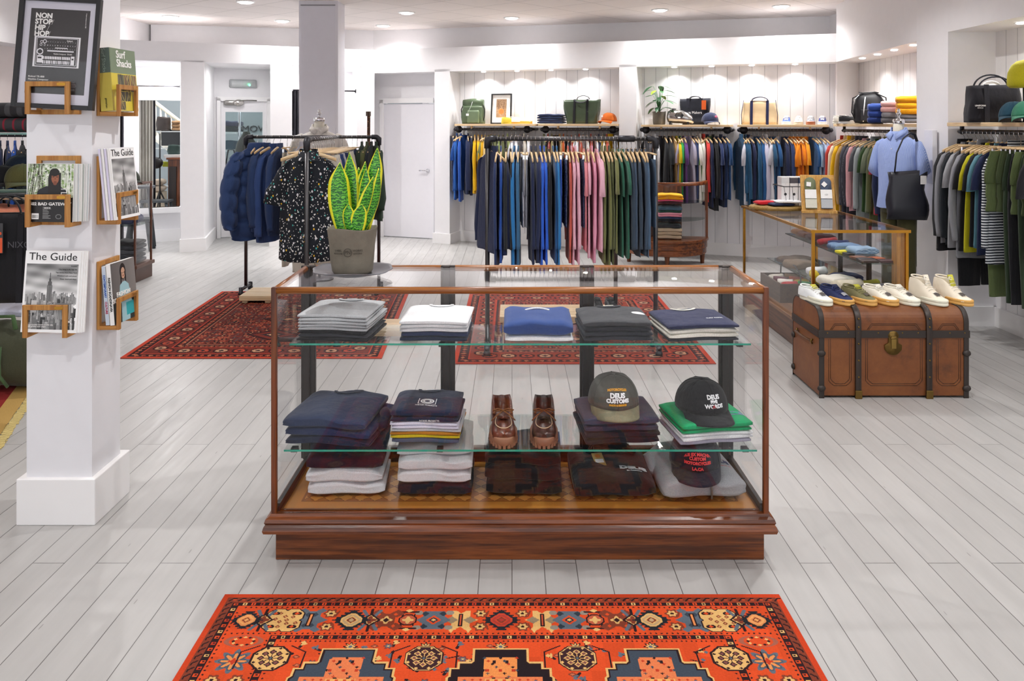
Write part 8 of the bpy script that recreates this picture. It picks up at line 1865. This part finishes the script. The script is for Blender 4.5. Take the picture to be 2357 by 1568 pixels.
cap('black cap lying on the left glass shelf beside the olive cap', fab('19191c'), fab('19191c'), X_(8, 5.45), 5.45, Z_(431, 5.3)+.02, .2, .0, 1.0)
stack(X_(18, 5.5), 5.5, .641, [('black', BLK, .11, 'sweater'), ('charcoal', CHARC, .12, 'sweater'), ('black', BLK, .12, 'sweater'), ('white', WHT, .05, 'sweatshirt'), ('pale green', fab('c5cfc2'), .04, 'sweatshirt'), ('peach', fab('ef9a7c'), .05, 'sweatshirt')], .30, .28, 'pile under the left shelf', 0, .008, .8)
Z4 = 4.75; t = tote('large black canvas tote with an orange and grey swing tag, beside the column', (X_(18, Z4), Z4, Z_(692, Z4)), .1, .42, .44, .14, .50, fab('17171b'), fab('1b1b20'), band=True, hh=.10, seed=4, sag=.0)
og = MB().box((-.04, -.085, .37), (.11, .004, .17)).obj('swing_tag', plain('3a3a3e', .5), t); MB().box((-.04, -.088, .33), (.105, .002, .085)).obj('orange_panel', plain('d8532a', .5), og); MB().box((-.04, -.0895, .305), (.06, .001, .03)).obj('white_panel', M_PAPER, og); text('Durable', .03, plain('e8572a', .5), og, (-.04, -.0885, .40), bold=.0008)
text('NIXON', .05, plain('45454c', .6), t, (.12, -.082, .33), (PI/2, 0, 0))
hk_ = thing('hook_rail', 'black hook rail from which the large canvas tote hangs', 'hook rail', (X_(18, Z4), Z4+.02, Z_(692, Z4)+.60)); MB().tube([(-.6, .06, 0), (.14, .06, 0)], .012, 8).obj('rail', M_BLACK, hk_); MB().tube([(0, .05, 0), (0, -.02, -.03), (0, -.01, -.06)], .006, 6).obj('hook', M_BLACK, hk_); MB().tube([(-.6, .06, 0), (-.6, .06, -1.2)], .012, 8).obj('post', M_BLACK, hk_)
df = thing('duffle_bag', 'olive green duffle bag on the beige rug beside the column', 'bag', (X_(8, 5.15), 5.15, .008), .1)
rings = []
for i in range(9):
    x = (i/8-.5)*.62; k = .80+.2*math.sin(PI*i/8)**.5
    rings.append([(x, .17*k*math.cos(a)*(1+.03*math.sin(4*a+i)), .205+(.20*k+.015*math.sin(3*a+i))*math.sin(a)) for a in [2*PI*q/24 for q in range(24)]])
MB().loft(rings).obj('body', fab('4c4f3e'), df); MB().tube([(.06+.0, -.16, .29), (.065, -.185, .2), (.07, -.19, .12), (.11, -.175, .05)], .016, 8, flat=.4).obj('webbing_strap', fab('4f6a44'), df)
MB().tube([(-.1, -.1, .38), (-.05, -.05, .45), (.08, -.05, .45), (.12, -.1, .38)], .014, 8, flat=.5).obj('handle', fab('4f6a44'), df)
o = mk('folded_cloth', fold_mesh(.26, .22, .05, 2, .5, .01), None, (X_(30, 5.3), 5.32, .425), (.1, 0, .2), mat=fab('ccd0e2')); tag(o, 'pale blue folded cloth lying on top of the olive duffle bag', 'cloth')
# clothes on the rail behind the left shelving
lr = thing('hanging_rail', 'black rail of shirts behind the left shelving', 'clothes rail', (0, 0, 0)); zl_ = Z_(312, 7.2)+.0
MB().tube([(-4.72, 7.2, zl_), (-4.05, 7.2, zl_)], .014, 10).obj('pipe', M_BLACK, lr)
for x in (-4.72, -4.05): MB().tube([(x, 7.2, 0), (x, 7.2, zl_)], .014, 10).obj('post', M_BLACK, lr)
for i, (kd, cn_, mt) in enumerate((('shirt', 'cream', 'cream'), ('shirt', 'lilac', 'lilac'), ('shirt', 'grey', 'grey'), ('shirt', 'dark navy', 'darknavy'), ('shirt', 'navy', 'navy'), ('shirt', 'navy', 'royal'), ('jacket', 'black', 'black'), ('jacket', 'black', 'offblack'), ('shirt', 'tan', 'tan'))):
    hang((-4.66+.065*i, 7.2, zl_+.008), 0, kd, cn_, PAL[mt], 'left shirt rail', f'{ORD[i]} along', .024, swing=.55)
